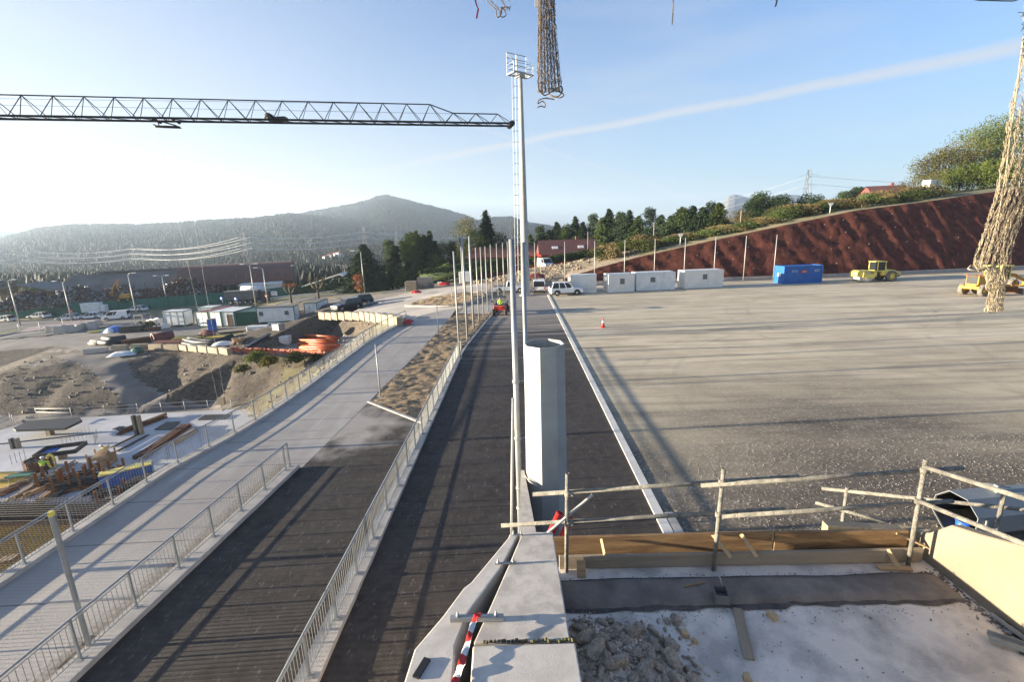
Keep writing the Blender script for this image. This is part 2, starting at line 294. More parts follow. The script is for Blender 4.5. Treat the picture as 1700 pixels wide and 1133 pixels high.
M['yellow'] = mat('pale_yellow_paint', (.74, .60, .13), (.66, .52, .11), scale=3, rough=.5)
M['catyellow'] = mat('amber_machine_paint', (.60, .30, .025), (.46, .22, .02), scale=3, rough=.5, c3=(.28, .15, .04), scale3=1.6, amt3=.4)
M['orange'] = mat('orange_plastic_pipe', (.58, .13, .035), (.48, .10, .03), scale=3, rough=.5)
M['orangenet'] = mat('orange_safety_net', (.55, .12, .05), (.38, .10, .05), scale=6, rough=.8)
M['red'] = mat('red_plastic', (.50, .03, .02), (.42, .025, .02), scale=3, rough=.4)
M['darkred'] = mat('dark_red_sheet', (.16, .035, .035), (.13, .03, .03), scale=1, rough=.7, c3=(.2, .06, .05), scale3=.6, amt3=.4)
M['redroof'] = mat('red_brown_roof_tiles', (.15, .055, .045), (.11, .04, .035), scale=1.5, rough=.85)
M['roofgrey'] = mat('grey_metal_roof', (.12, .115, .11), (.16, .15, .14), scale=1, rough=.8)
M['hangarwall'] = mat('dull_brown_cladding', (.17, .15, .13), (.13, .115, .10), scale=.6, rough=.9)
M['black'] = mat('black_plastic', (.012, .012, .013), rough=.5)
M['yellownet'] = mat('yellow_formwork_board', (.58, .37, .045), (.46, .29, .04), scale=.8, rough=.7)
M['slab'] = mat('fresh_pale_slab', (.47, .46, .46), (.55, .54, .54), scale=.35, rough=.9, c3=(.33, .31, .30), scale3=.16, amt3=.6)
M['scrap'] = mat('mixed_scrap', (.09, .08, .08), (.26, .24, .25), scale=1.1, rough=.6, metal=.2, contrast=(.45, .6), c3=(.14, .07, .05), scale3=.6, amt3=.7)
M['scrapdark'] = mat('dark_rusty_scrap', (.035, .03, .03), (.10, .07, .055), scale=1.1, rough=.8, contrast=(.45, .6), c3=(.15, .05, .035), scale3=.5, amt3=.8)
M['hivis'] = mat('yellow_green_hi_vis_cloth', (.42, .72, .06), rough=.8)
M['trousers'] = mat('dark_work_trousers', (.03, .03, .035), rough=.9)
M['skin'] = mat('skin', (.45, .27, .19), rough=.6)
M['bark'] = mat('bark', (.10, .075, .05), (.06, .045, .03), scale=3, rough=.95, bump=2, bscale=12)
M['barkpale'] = mat('pale_bark', (.24, .20, .155), (.16, .13, .10), scale=3, rough=.95)
M['conifer'] = foliage('dark_conifer_needles', (.018, .034, .014), (.04, .062, .02), 1.2, .12)
M['conifer2'] = foliage('green_conifer_needles', (.045, .072, .018), (.09, .115, .03), 1.0, .2)
M['leaf'] = foliage('spring_leaves', (.055, .08, .015), (.105, .125, .026), .8, .3)
M['leafolive'] = foliage('olive_leaves', (.08, .078, .02), (.125, .11, .032), .8, .3)
M['leafrust'] = foliage('rust_brown_leaves', (.36, .15, .06), (.28, .11, .05), 1.0, .3)
M['bush'] = foliage('bush_leaves', (.035, .05, .013), (.075, .083, .022), .5, .2)
M['bushbrown'] = foliage('brown_budding_twigs', (.10, .078, .03), (.14, .108, .045), .5, .2)
M['hedge'] = foliage('clipped_hedge_leaves', (.03, .048, .014), (.055, .075, .02), .6, .1)
M['hill'] = mat('wooded_hillside', (.010, .015, .009), (.018, .023, .012), scale=.02, rough=1, spec=0, c3=(.034, .034, .019), scale3=.006, amt3=.5)
M['forest'] = foliage('hill_forest', (.007, .011, .007), (.012, .0165, .009), .02, 0)
M['limestone'] = mat('grey_limestone', (.13, .13, .135), (.20, .195, .195), scale=.01, rough=1, spec=0, bump=0, c3=(.07, .08, .08), scale3=.006, amt3=.7)
M['lampwhite'] = mat('pale_lamp_post', (.36, .36, .34), rough=.5, metal=.2)
M['cable'] = mat('pale_cable', (.75, .72, .68), rough=.4, metal=.3)
M['signblue'] = mat('blue_sign', (.03, .12, .42), rough=.4)
M['brick'] = mat('reddish_brick', (.16, .055, .04), (.2, .08, .06), scale=1.2, rough=.9)
M['pallet'] = mat('rusty_formwork_rack', (.28, .11, .03), (.18, .07, .025), scale=4, rough=.85)

# ------------------------------------------------------------------ mesh builder
class MB:
    def __init__(s): s.v = []; s.f = []; s.m = []; s.sm = []
    def add(s, vs, fs, mi=0, smooth=False):
        o = len(s.v); s.v += [tuple(p) for p in vs]
        for f in fs: s.f.append(tuple(i + o for i in f)); s.m.append(mi); s.sm.append(smooth)
        return s
    def box(s, c, sz, rz=0, mi=0, q=None, taper=1.0):
        hx, hy, hz = sz[0] / 2, sz[1] / 2, sz[2] / 2
        vs = [Vector((x * hx * (taper if z > 0 else 1), y * hy * (taper if z > 0 else 1), z * hz)) for z in (-1, 1) for y in (-1, 1) for x in (-1, 1)]
        if q is None: q = Quaternion((0, 0, 1), rz)
        vs = [q @ v + Vector(c) for v in vs]
        return s.add(vs, [(0, 2, 3, 1), (4, 5, 7, 6), (0, 1, 5, 4), (2, 6, 7, 3), (0, 4, 6, 2), (1, 3, 7, 5)], mi)
    def tube(s, pts, r, n=8, mi=0, cap=True, r1=None, smooth=True, twist=0.0):
        pts = [Vector(p) for p in pts]; k = len(pts); vs = []
        ref = Vector((0, 0, 1))
        for i, p in enumerate(pts):
            d = (pts[min(i + 1, k - 1)] - pts[max(i - 1, 0)]).normalized()
            a = d.cross(ref)
            if a.length < .15: a = d.cross(Vector((1, 0, 0)))
            a.normalize(); b = d.cross(a)
            rr = r if r1 is None else r + (r1 - r) * i / max(1, k - 1)
            if callable(r): rr = r(i / max(1, k - 1))
            for j in range(n):
                t = 2 * math.pi * (j + twist) / n; vs.append(p + a * math.cos(t) * rr + b * math.sin(t) * rr)
        fs = [(i * n + j, i * n + (j + 1) % n, (i + 1) * n + (j + 1) % n, (i + 1) * n + j) for i in range(k - 1) for j in range(n)]
        if cap: fs += [tuple(range(n - 1, -1, -1)), tuple((k - 1) * n + j for j in range(n))]
        return s.add(vs, fs, mi, smooth and n > 4)
    def pipe(s, p0, p1, ro, ri, n=16, mi=0, smooth=True, ro1=None):
        p0, p1 = Vector(p0), Vector(p1); d = (p1 - p0).normalized(); a = d.cross(Vector((0, 0, 1)))
        if a.length < .1: a = d.cross(Vector((1, 0, 0)))
        a.normalize(); b = d.cross(a); vs = []; ro1 = ro1 or ro
        for p, r in ((p0, ro), (p1, ro1), (p1, ro1 - (ro - ri)), (p0, ri)):
            for j in range(n):
                t = 2 * math.pi * (j + .5) / n; vs.append(p + a * math.cos(t) * r + b * math.sin(t) * r)
        fs = [(i * n + j, i * n + (j + 1) % n, ((i + 1) % 4) * n + (j + 1) % n, ((i + 1) % 4) * n + j) for i in range(4) for j in range(n)]
        return s.add(vs, fs, mi, smooth)
    def prism(s, poly, z0, z1, mi=0, axis='z', smooth=False):
        n = len(poly)
        def P(p, z):
            return (p[0], p[1], z) if axis == 'z' else ((p[0], z, p[1]) if axis == 'y' else (z, p[0], p[1]))
        vs = [P(p, z0) for p in poly] + [P(p, z1) for p in poly]
        fs = [tuple(range(n - 1, -1, -1)), tuple(range(n, 2 * n))] + [(i, (i + 1) % n, n + (i + 1) % n, n + i) for i in range(n)]
        return s.add(vs, fs, mi, smooth)
    def ring(s, c, r, h, n=20, mi=0, axis='y', ri=0):
        d = Vector({'x': (1, 0, 0), 'y': (0, 1, 0), 'z': (0, 0, 1)}[axis]) * h / 2; c = Vector(c)
        return s.pipe(c - d, c + d, r, ri, n, mi) if ri else s.tube([c - d, c + d], r, n, mi)
    def grid(s, rows, mi=0, smooth=True):
        a = len(rows); b = len(rows[0]); vs = [p for r_ in rows for p in r_]
        return s.add(vs, [(i * b + j, i * b + j + 1, (i + 1) * b + j + 1, (i + 1) * b + j) for i in range(a - 1) for j in range(b - 1)], mi, smooth)
    def build(s, name, mats, parent=None, loc=None, fixn=False):
        me = bpy.data.meshes.new(name); me.from_pydata(s.v, [], s.f)
        if not isinstance(mats, (list, tuple)): mats = [mats]
        for m in mats: me.materials.append(M[m] if isinstance(m, str) else m)
        if s.f:
            me.polygons.foreach_set('material_index', s.m); me.polygons.foreach_set('use_smooth', s.sm)
        if fixn:
            bm = bmesh.new(); bm.from_mesh(me); bmesh.ops.recalc_face_normals(bm, faces=bm.faces); bm.to_mesh(me); bm.free()
        me.update()
        o = bpy.data.objects.new(name, me); col.objects.link(o)
        if parent: o.parent = parent
        if loc is not None: o.location = loc
        return o
def bev(o, wd=.01, seg=1):
    m = o.modifiers.new('bevel', 'BEVEL'); m.width = wd; m.segments = seg; m.limit_method = 'ANGLE'; m.angle_limit = R(40); return o
def tag(o, label=None, cat=None, group=None, kind=None):
    if label: o['label'] = label
    if cat: o['category'] = cat
    if group: o['group'] = group
    if kind: o['kind'] = kind
    return o
def thing(name, label, cat, loc=(0, 0, 0), rz=0, group=None):
    o = bpy.data.objects.new(name, None); col.objects.link(o); o.empty_display_size = .2
    o.location = loc; o.rotation_euler = (0, 0, rz); return tag(o, label, cat, group)
def copy_tree(o, parent=None):
    c = o.copy(); col.objects.link(c); c.parent = parent
    for ch in list(o.children): copy_tree(ch, c)
    return c
def text_obj(body, size, name, m, parent, loc, rot, ext=.004, align='CENTER', sx=1):
    cu = bpy.data.curves.new(name, 'FONT'); cu.body = body; cu.size = size; cu.extrude = ext; cu.align_x = align; cu.align_y = 'CENTER'
    o = bpy.data.objects.new(name, cu); cu.materials.append(M[m]); me = bpy.data.meshes.new_from_object(o); bpy.data.objects.remove(o); o = bpy.data.objects.new(name, me); col.objects.link(o); o.parent = parent; o.location = loc; o.rotation_euler = rot; o.scale = (sx, 1, 1); return o

# ------------------------------------------------------------------ terrain
def railA(y):   # line of the outer railing of the concrete road
    P = [(-30, -14.9), (11, -14.45), (17, -14.35), (20, -13.7), (23, -13.35), (27, -13.2), (32.5, -13.2), (38.5, -13.2), (44, -12.8), (48.5, -12.1), (54, -11)]
    for (a, xa), (b, xb) in zip(P, P[1:]):
        if y <= b: return xa + (xb - xa) * (y - a) / (b - a)
    return P[-1][1]
A = []
def an(*ps):
    for p in ps: A.append((float(p[0]), float(p[1]), float(p[2])))
F0 = -.03
for y in (-30, -10, 0, 8, 14, 20, 26, 32, 38, 44, 48): an((railA(y) - .15, y, F0))
for y in (-30, 0, 20, 40, 55): an((0, y, F0), (-8, y, F0))
an((-6, 62, F0), (0, 70, F0), (-4, 74, -.1))
for x in (5, 20, 40, 60, 90, 130, 260):
    an((x, -30, F0), (x, 20, F0), (x, 50, F0)) if x > 3 else None
# brown slope: foot and crest
SLOPE = []
for px, py, yb in ((935, 463, 79.3), (1000, 443, 79.4), (1060, 427, 79.5), (1125, 412.5, 79.3), (1190, 398, 79.2), (1300, 375, 79.4), (1420, 350, 80), (1530, 336, 81.2), (1640, 320, 83), (1720, 309, 85), (1900, 287, 90)):
    z = 1.0; 
    for _ in range(12):
        p = AY(px, py, yb + .85 * z); z = max(.25, p.z)
    f = Vector((p.x - .15 * z, yb, 0)); SLOPE.append((f, Vector(p)))
for i_, (f, c) in enumerate(SLOPE):
    an((f.x, f.y - .2, F0 - .1), (c.x, c.y, c.z - .12)); m_ = f.lerp(c, .5); an((m_.x, m_.y, m_.z - .7))
    if i_ + 1 < len(SLOPE):
        f2, c2 = SLOPE[i_ + 1]; f3 = f.lerp(f2, .5); c3 = c.lerp(c2, .5); m3 = f3.lerp(c3, .5); an((f3.x, f3.y - .2, F0 - .1), (c3.x, c3.y, c3.z - .2), (m3.x, m3.y, m3.z - .7))
    an((c.x + 1.0, c.y + 6, c.z + .35), (c.x + 4, c.y + 22, c.z + .5), (c.x + 14, c.y + 75, c.z + .5))
an((230, 96, 24), (240, 160, 26))
# tan stone bank left of the slope
for px, py, Y in ((905, 462, 84), (860, 458, 90), (1000, 428, 93), (1060, 413, 95), (880, 446, 97), (840, 458, 98), (800, 466, 101), (760, 474, 103)):
    an(AY(px, py, Y))
for px, py in ((935, 470), (880, 483), (850, 484), (820, 486), (780, 490)): an(G(px, py, F0))
an(AY(930, 432, 125), AY(1000, 416, 125), AY(870, 440, 130), AY(820, 455, 130), AY(1060, 400, 130))
# junction and road to the far left
for px, py, z in ((700, 505, -.8), (750, 500, -.4), (740, 486, -.5), (700, 492, -1.3), (640, 500, -2.0), (583, 517, -2.2), (600, 500, -2.6), (640, 485, -2.8), (690, 480, -2.2),
                  (560, 492, -3.6), (480, 497, -4.8), (430, 502, -5.4), (530, 521, -2.6), (600, 523, -1.7), (680, 531, -.5), (640, 526, -1.2), (700, 530, -.3),
                  (515, 510, -4.3), (515, 535, -5.3), (500, 500, -4.6)):
    an(G(px, py, z))
# shelf with pipes and cabins
for px, py, z in ((140, 584, -6.0), (200, 582, -6.0), (300, 580, -6.0), (400, 588, -6.0), (500, 592, -6.0), (560, 590, -5.6), (600, 562, -5.0), (560, 552, -5.6),
                  (250, 545, -6.2), (400, 545, -6.1), (490, 543, -6.1), (540, 560, -5.9), (300, 520, -6.4), (0, 560, -6.6), (100, 575, -6.3), (0, 620, -7.2), (-200, 600, -7), (90, 606, -6.6), (130, 600, -6.5)):
    an(G(px, py, z))
# banks down to the building pit
for px, py, z in ((330, 676, -11.3), (200, 690, -11.3), (0, 700, -11.3), (-250, 700, -11.3), (385, 684, -11.3), (405, 688, -11.3), (205, 648, -8.9), (110, 618, -7.3), (0, 660, -9.3),
                  (280, 655, -9.9), (240, 628, -8.3), (180, 606, -6.9), (300, 640, -8.6), (450, 640, -8.8), (520, 620, -6.9), (470, 610, -7.0)):
    an(G(px, py, z))
for x, y in ((-24, 40), (-20, 30), (-18, 20), (-17.5, 8), (-17.5, -30), (-100, -30), (-100, 30), (-60, 20)): an((x, y, -11.35))
an((-14.4, 47, -.7), (-16, 44, -2.2), (-17.3, 40, -4.6), (-18.5, 34, -8))
an((-100, 100, -6.6), (-60, 105, -6.4), (-140, 60, -7), (-140, 150, -7), (-60, 150, -7), (-20, 140, -5.5), (-300, -30, -9), (-300, 150, -8), (10, 140, 0), (-5, 112, -1.5))
for x in (-700, -300, -100, 0): an((x, 420, -16), (x, 240, -9))
an((-700, -60, -12), (120, 420, 0), (120, 240, 6), (300, 420, 6), (400, -60, 0), (400, 420, 8), (400, 120, 26), (0, -60, F0), (-60, -60, -11.4), (200, -60, F0))
_pts = [Vector((a[0], a[1])) for a in A]
_v, _e, _t, _ov, *_r = delaunay_2d_cdt(_pts, [], [], 0, .01)
_z = []
for ov in _ov: _z.append(A[ov[0]][2] if ov else 0)
TV = np.array([(p.x, p.y) for p in _v]); TZ = np.array(_z); TT = np.array([tuple(t) for t in _t if len(t) == 3])
def Hs(xs, ys):
    xs = np.asarray(xs, float); ys = np.asarray(ys, float); out = np.full(xs.shape, -12.0)
    for a, b, c in TT:
        pa, pb, pc = TV[a], TV[b], TV[c]
        lo = np.minimum(np.minimum(pa, pb), pc); hi = np.maximum(np.maximum(pa, pb), pc)
        m = (xs >= lo[0] - 1e-6) & (xs <= hi[0] + 1e-6) & (ys >= lo[1] - 1e-6) & (ys <= hi[1] + 1e-6)
        if not m.any(): continue
        x = xs[m]; y = ys[m]
        d = (pb[1] - pc[1]) * (pa[0] - pc[0]) + (pc[0] - pb[0]) * (pa[1] - pc[1])
        if abs(d) < 1e-9: continue
        l1 = ((pb[1] - pc[1]) * (x - pc[0]) + (pc[0] - pb[0]) * (y - pc[1])) / d
        l2 = ((pc[1] - pa[1]) * (x - pc[0]) + (pa[0] - pc[0]) * (y - pc[1])) / d
        l3 = 1 - l1 - l2; ins = (l1 > -1e-6) & (l2 > -1e-6) & (l3 > -1e-6)
        z = l1 * TZ[a] + l2 * TZ[b] + l3 * TZ[c]
        o = out[m]; o[ins] = z[ins]; out[m] = o
    return out
def H(x, y): return float(Hs(np.array([x]), np.array([y]))[0])
def vnoise(x, y, s, seed=0):
    x = np.asarray(x) / s; y = np.asarray(y) / s; xi = np.floor(x).astype(int); yi = np.floor(y).astype(int); fx = x - xi; fy = y - yi
    fx = fx * fx * (3 - 2 * fx); fy = fy * fy * (3 - 2 * fy)
    def h(a, b):
        n = (a * 374761393 + b * 668265263 + seed * 144665) & 0x7fffffff; n = ((n ^ (n >> 13)) * 1274126177) & 0x7fffffff; return ((n ^ (n >> 16)) & 0xffff) / 65535.0
    return (h(xi, yi) * (1 - fx) + h(xi + 1, yi) * fx) * (1 - fy) + (h(xi, yi + 1) * (1 - fx) + h(xi + 1, yi + 1) * fx) * fy
def inpoly(x, y, P):
    c = False; n = len(P)
    for i in range(n):
        a, b = P[i], P[i - 1]
        if (a[1] > y) != (b[1] > y) and x < (b[0] - a[0]) * (y - a[1]) / (b[1] - a[1]) + a[0]: c = not c
    return c
def gp(z, *ps): return [tuple(G(px, py, z)[:2]) for px, py in ps]
TRACK = gp(-7.2, (95, 600), (180, 596), (250, 622), (310, 655), (325, 683), (285, 683), (240, 652), (190, 628), (130, 612))
ROADTRACK = gp(-4, (430, 492), (560, 482), (660, 473), (700, 476), (690, 482), (560, 494), (430, 505))
GRASSL = gp(-6, (-60, 560), (0, 555), (60, 548), (0, 585), (-60, 600))
CONJ = gp(-1.5, (520, 524), (560, 506), (600, 498), (640, 488), (700, 478), (760, 478), (800, 484), (815, 490), (790, 520), (700, 560), (650, 545), (600, 530))
def near_ax():
    xs = list(np.arange(-700, -120, 30)) + list(np.arange(-120, -84, 3)) + list(np.arange(-84, 10, .6)) + list(np.arange(10, 110, 2.0)) + list(np.arange(110, 401, 20))
    ys = [-60, -30] + list(np.arange(-10, 40, 1.2)) + list(np.arange(40, 112, .6)) + list(np.arange(112, 150, 2)) + list(np.arange(150, 421, 15))
    return np.array(xs), np.array(ys)
def terrain():
    xs, ys = near_ax(); X, Y = np.meshgrid(xs, ys); Z = Hs(X, Y)
    xa = np.array([[railA(y)] for y in ys])
    flat = (X > xa - .2) & (Y < 54) | (X > -3) & (Y < 77)
    pit = (Z < -11.2)
    n = (vnoise(X, Y, 2.3, 1) - .5) * .35 + (vnoise(X, Y, .9, 2) - .5) * .22 + (vnoise(X, Y, 7, 3) - .5) * .5
    gx = np.abs(np.gradient(Z, axis=1)) + np.abs(np.gradient(Z, axis=0))
    k = np.clip(gx * 2.0, .06, 1.0); k[flat | pit] = 0; k[(Y > 76) & (Z > .3)] = .35
    Z = Z + n * k
    nx = len(xs); vs = list(zip(X.ravel().tolist(), Y.ravel().tolist(), Z.ravel().tolist()))
    fs = []; mi = []
    for j in range(len(ys) - 1):
        for i in range(nx - 1):
            x = (xs[i] + xs[i + 1]) / 2; y = (ys[j] + ys[j + 1]) / 2; z = Z[j, i]; sl_ = abs(Z[j, i + 1] - Z[j, i]) / (xs[i + 1] - xs[i]) + abs(Z[j + 1, i] - Z[j, i]) / (ys[j + 1] - ys[j])
            wob = 3 * (float(vnoise(x, y, 5, 9)) - .5)
            if z < -11.1: m = 3
            elif x > railA(y) - .3 and y < 50: m = 1
            elif x > -3 and y < 77: m = 3
            elif inpoly(x, y, CONJ) and sl_ < .3: m = 1
            elif x < -10 and y < 78 and inpoly(x + wob * .3, y + wob * .3, TRACK): m = 3
            elif x < -90 + wob and y < 90 and inpoly(x, y, GRASSL): m = 4
            elif x < -3 and y < 100 and sl_ > .16: m = 2 if (x > -33 + wob * 2 and y < 60) and float(vnoise(x, y, 4, 5)) > .45 else 0
            elif x < -10 and y < 100 and z < -3.3: m = 3
            elif x > -12 and 77 <= y < 108 + wob and x < 20 + (y - 80) * .25: m = 6
            elif x > -3 and y < 92 + max(0, x - 50) * .1: m = 5
            elif y >= 77 and x > 0: m = 4
            else: m = (7 if y > 165 and x < 60 else 4) if (x < -70 or y > 108) else (3 if sl_ < .12 else 5)
            fs.append((j * nx + i, j * nx + i + 1, (j + 1) * nx + i + 1, (j + 1) * nx + i)); mi.append(m)
    b = MB(); b.v = vs; b.f = fs; b.m = mi; b.sm = [True] * len(fs)
    tag(b.build('ground', ['soil', 'dirt_pale', 'soil_brown', 'dirt', 'grass', 'drygrass', 'tanbank', 'hill']), kind='structure')
terrain()

# ------------------------------------------------------------------ roads, kerbs, yard
def sheet(name, poly, z, m, kind='structure', thick=0):
    b = MB(); b.add([(x, y, z) for x, y in poly], [tuple(range(len(poly)))]); o = b.build(name, m)
    return tag(o, kind=kind)
def area(p): return sum(p[i - 1][0] * p[i][1] - p[i][0] * p[i - 1][1] for i in range(len(p))) / 2
def ccw(p): return p if area(p) > 0 else p[::-1]
CC = [(-5, -4.55), (34, -4.5), (37, -4.35), (41, -4.0), (46, -3.55), (52, -2.95), (58, -2.3), (62, -1.7)]     # centre line of the kerb between the roads
def lin(P, y):
    for (a, xa), (b, xb) in zip(P, P[1:]):
        if y <= b: return xa + (xb - xa) * (y - a) / (b - a)
    return P[-1][1]
kc = lambda y: lin(CC, y)
ys = [-5, 10, 20, 30, 34, 37, 41, 46, 52, 58, 62]
sheet('asphalt_road', ccw([(kc(y) + .1, y) for y in ys] + [(1, 66), (4.2, 66.8), (4.2, -5)]), 0, 'asphalt')
BX = lambda y: -9.87 + (y - 8.4) * .0655
sheet('asphalt_ramp', ccw([(BX(-5) + .1, -5), (BX(17) + .1, 17), (-8.9, 18.5), (-8.49, 24.5), (-4.9, 21.45), (-4.6, 21.2), (-4.6, -5)]), -.004, 'asphalt_ramp')
aY = [-5, 0, 5, 8, 11, 14, 17, 20, 23, 27, 32.5, 38.5, 44, 48.5, 53]
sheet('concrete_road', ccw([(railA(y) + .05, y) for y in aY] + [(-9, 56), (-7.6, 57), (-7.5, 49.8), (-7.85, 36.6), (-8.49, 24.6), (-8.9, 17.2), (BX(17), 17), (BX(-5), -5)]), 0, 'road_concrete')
sheet('gravel_yard', ccw([(4.4, -20), (260, -20), (260, 92), (90, 81.6), (60, 77.4), (40, 76.2), (4.4, 76.4)]), .004, 'yard')
M['whitekerb'] = mat('pale_kerb', (.66, .62, .56), (.56, .52, .47), scale=2, rough=.9)
tag(MB().box((4.3, 31, -.02), (.30, 72, .13)).build('kerb', 'whitekerb'), kind='structure')
tag(MB().box((4.62, 12.4, -.02), (.28, 2.2, .122)).build('kerb', 'kerb'), kind='structure')
def strip(fn, y0, y1, w0, w1, z0, z1, name, m, step=1.5, wob=0):
    b = MB(); rows = []; y = y0
    while y < y1 + .01:
        c = fn(y); j = rnd.uniform(-wob, wob)
        rows.append([(c + w0, y, z0), (c + w0, y, z1), (c + w0 + .015, y, z1 + .012), (c + w1 - .015 + j, y, z1 + .012), (c + w1 + j, y, z1), (c + w1 + j, y, z0)]); y += step
    rows = [r_[::-1] for r_ in rows]
    b.grid(rows, smooth=False); return tag(b.build(name, m, fixn=False), kind='structure')
strip(kc, -5, 34.2, -.33, .17, -.1, .10, 'kerb', 'kerb', .75, .008)
strip(kc, 34.2, 60, -.08, .10, -.1, .07, 'kerb', 'kerb')
strip(railA, -5, 50, -.30, .17, -.6, .12, 'kerb', 'kerb', 1, .006)
strip(BX, -5, 17.2, -.22, .30, -.1, .12, 'kerb', 'kerb', .74, .008)
strip(railA, -12, 49.5, -.55, -.28, -12, -.12, 'retaining_wall', 'conc')
tag(MB().box(((-8.49 - 4.8) / 2, (24.61 + 21.35) / 2, 0), (4.9, .16, .14), rz=math.atan2(21.35 - 24.61, -4.8 + 8.49)).build('kerb', 'kerb'), kind='structure')
def bumpy(name, poly, res, amp, base, m, fall=.35, kind='structure', seed=3):
    P = np.array(poly); x0, y0 = P.min(0); x1, y1 = P.max(0)
    xs = np.arange(x0, x1 + res, res); ys = np.arange(y0, y1 + res, res); X, Y = np.meshgrid(xs, ys)
    B = base(X, Y) if callable(base) else base
    Z = (vnoise(X, Y, .45, seed) - .5) * amp + (vnoise(X, Y, .16, seed + 1) - .5) * amp * .9 + (vnoise(X, Y, 1.7, seed + 2)) * amp * .8 + B
    ins = np.array([[inpoly(x, y, poly) for x in xs] for y in ys]); idx = {}; b = MB()
    for j in range(len(ys) - 1):
        for i in range(len(xs) - 1):
            q = [(j, i), (j, i + 1), (j + 1, i + 1), (j + 1, i)]
            if all(ins[a] for a in q):
                f = []
                for a in q:
                    if a not in idx: idx[a] = len(b.v); b.v.append((X[a], Y[a], Z[a]))
                    f.append(idx[a])
                b.f.append(tuple(f)); b.m.append(0); b.sm.append(True)
    return tag(b.build(name, m), kind=kind)
MUL = [(-8.45, 24.55), (-4.95, 21.5)] + [(kc(y) - (.34 if y < 34.5 else .1), y) for y in (22, 28, 34, 34.6, 37, 41, 46, 51.5)] + [(-5.5, 52), (-7.0, 53), (-7.5, 49.8), (-7.85, 36.6)]
bumpy('mulch_strip', MUL, .16, .09, .035, 'mulch')
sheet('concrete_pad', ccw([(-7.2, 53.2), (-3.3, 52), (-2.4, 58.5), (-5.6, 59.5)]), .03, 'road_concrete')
ISL = gp(-.4, (672, 502), (700, 493.5), (760, 489.5), (800, 489.5), (812, 495), (780, 508), (768, 513), (720, 508))
ISL2 = [(x, y) for x, y in ISL]
bumpy('mulch_island', ISL2, .3, .22, lambda X, Y: Hs(X, Y) + .12, 'mulch')
b = MB(); b.tube([Vector((x, y, H(x, y) + .12)) for x, y in ISL2 + ISL2[:1]], .11, 6); tag(b.build('kerb', 'kerb'), kind='structure')
# flat dark strip and kerb at the foot of the slope
b = MB(); b2 = MB(); FT = [s_[0] for s_ in SLOPE if s_[0].x < 200]
for p, q in zip(FT, FT[1:]):
    d = (q - p); L_ = d.length; a = math.atan2(d.y, d.x); mid = (p + q) / 2
    b.box((mid.x, mid.y - .55, .18), (L_ + .1, .3, .44), rz=a); b2.box((mid.x, mid.y - 1.9, .006), (L_ + .1, 2.4, .05), rz=a)
tag(b.build('kerb', 'kerb'), kind='structure'); tag(b2.build('dark_strip', 'roadfar'), kind='structure')

# brown geotextile covering the cut slope
def slope():
    t = thing('slope_cover', 'dark red-brown geotextile sheet pinned over the cut slope', 'slope cover', tuple(SLOPE[5][0]))
    o0 = SLOPE[5][0]; rows = []; pins = []
    us = []; 
    for (f0, c0), (f1, c1) in zip(SLOPE, SLOPE[1:]):
        n = max(2, int((f1 - f0).length / .55))
        for k in range(n): us.append((f0.lerp(f1, k / n), c0.lerp(c1, k / n)))
    us.append(SLOPE[-1])
    nv = 22
    for i, (f, c) in enumerate(us):
        r_ = []; dy = c - f; nrm = Vector((0, -dy.z, dy.y)).normalized()
        for j in range(nv + 1):
            v = j / nv; p = f.lerp(c, v); s_ = i * .55
            wr = float(vnoise(s_ + v * 4, v * 2.2, 1.3, 11)) * .20 + float(vnoise(s_ * 1.3 + v * 4, v * 9, .8, 12)) * .20 + abs(math.sin((s_ + v * 5 + 3 * float(vnoise(s_, v * 3, 3, 13))) * .9)) ** 12 * .14
            r_.append(p + nrm * wr * (1 if 0 < j < nv else .2) - o0)
            if i % 6 == 3 and j in (4, 9, 14, 19) and c.z > j * .35: pins.append(p + nrm * (wr + .07) - o0 + Vector((rnd.uniform(-.8, .8), 0, rnd.uniform(-.3, .3))))
        rows.append(r_)
    MB().grid(rows).build('sheet', 'geotex', t)
    m = MB(); m.box((0, 0, 0), (.26, .12, .2)); pin = m.build('anchor_plate', 'white', t); first = True
    pins = [p for p in pins if p.x + o0.x < 95]; rnd.shuffle(pins)
    for p in pins[:98]:
        o = pin if first else pin.copy()
        if not first: col.objects.link(o); o.parent = t
        first = False; o.location = p; o.scale = [rnd.uniform(.16, .38)] * 3
slope()

# ------------------------------------------------------------------ railings
def railing(name, label, fn, ys, grp='galvanised railings beside the roads'):
    t = thing(name, label, 'railing', (fn(ys[0]), ys[0], .12), 0, grp); o0 = Vector((fn(ys[0]), ys[0], .12))
    P = [Vector((fn(y), y, .12)) - o0 for y in ys]
    pm = MB(); pm.box((0, 0, .51), (.05, .045, 1.02)); pm.box((0, 0, .008), (.17, .16, .016)); 
    for sx in (-1, 1): pm.tube([(sx * .055, 0, .016), (sx * .055, 0, .034)], .012, 6)
    post = pm.build('post', 'galv', t)
    for i, p in enumerate(P):
        o = post if i == 0 else post.copy()
        if i: col.objects.link(o); o.parent = t
        o.location = p
    h = MB(); h.tube([p + Vector((0, 0, 1.03)) for p in P], .027, 8); h.build('handrail', 'galv', t)
    for p, q in zip(P, P[1:]):
        m = MB(); d = (q - p); n = int(d.length / .115)
        m.tube([p + Vector((0, 0, .09)), q + Vector((0, 0, .09))], .014, 4, twist=.5); m.tube([p + Vector((0, 0, .95)), q + Vector((0, 0, .95))], .013, 4, twist=.5)
        for k in range(1, n):
            c = p + d * (k / n); m.tube([c + Vector((0, 0, .09)), c + Vector((0, 0, .95))], .0068, 4, cap=False)
        m.build('panel', 'galv', t)
    return t
def walk(fn, y0, y1, step, phase=0):
    out = [y0]; 
    while out[-1] < y1: out.append(out[-1] + step)
    return out
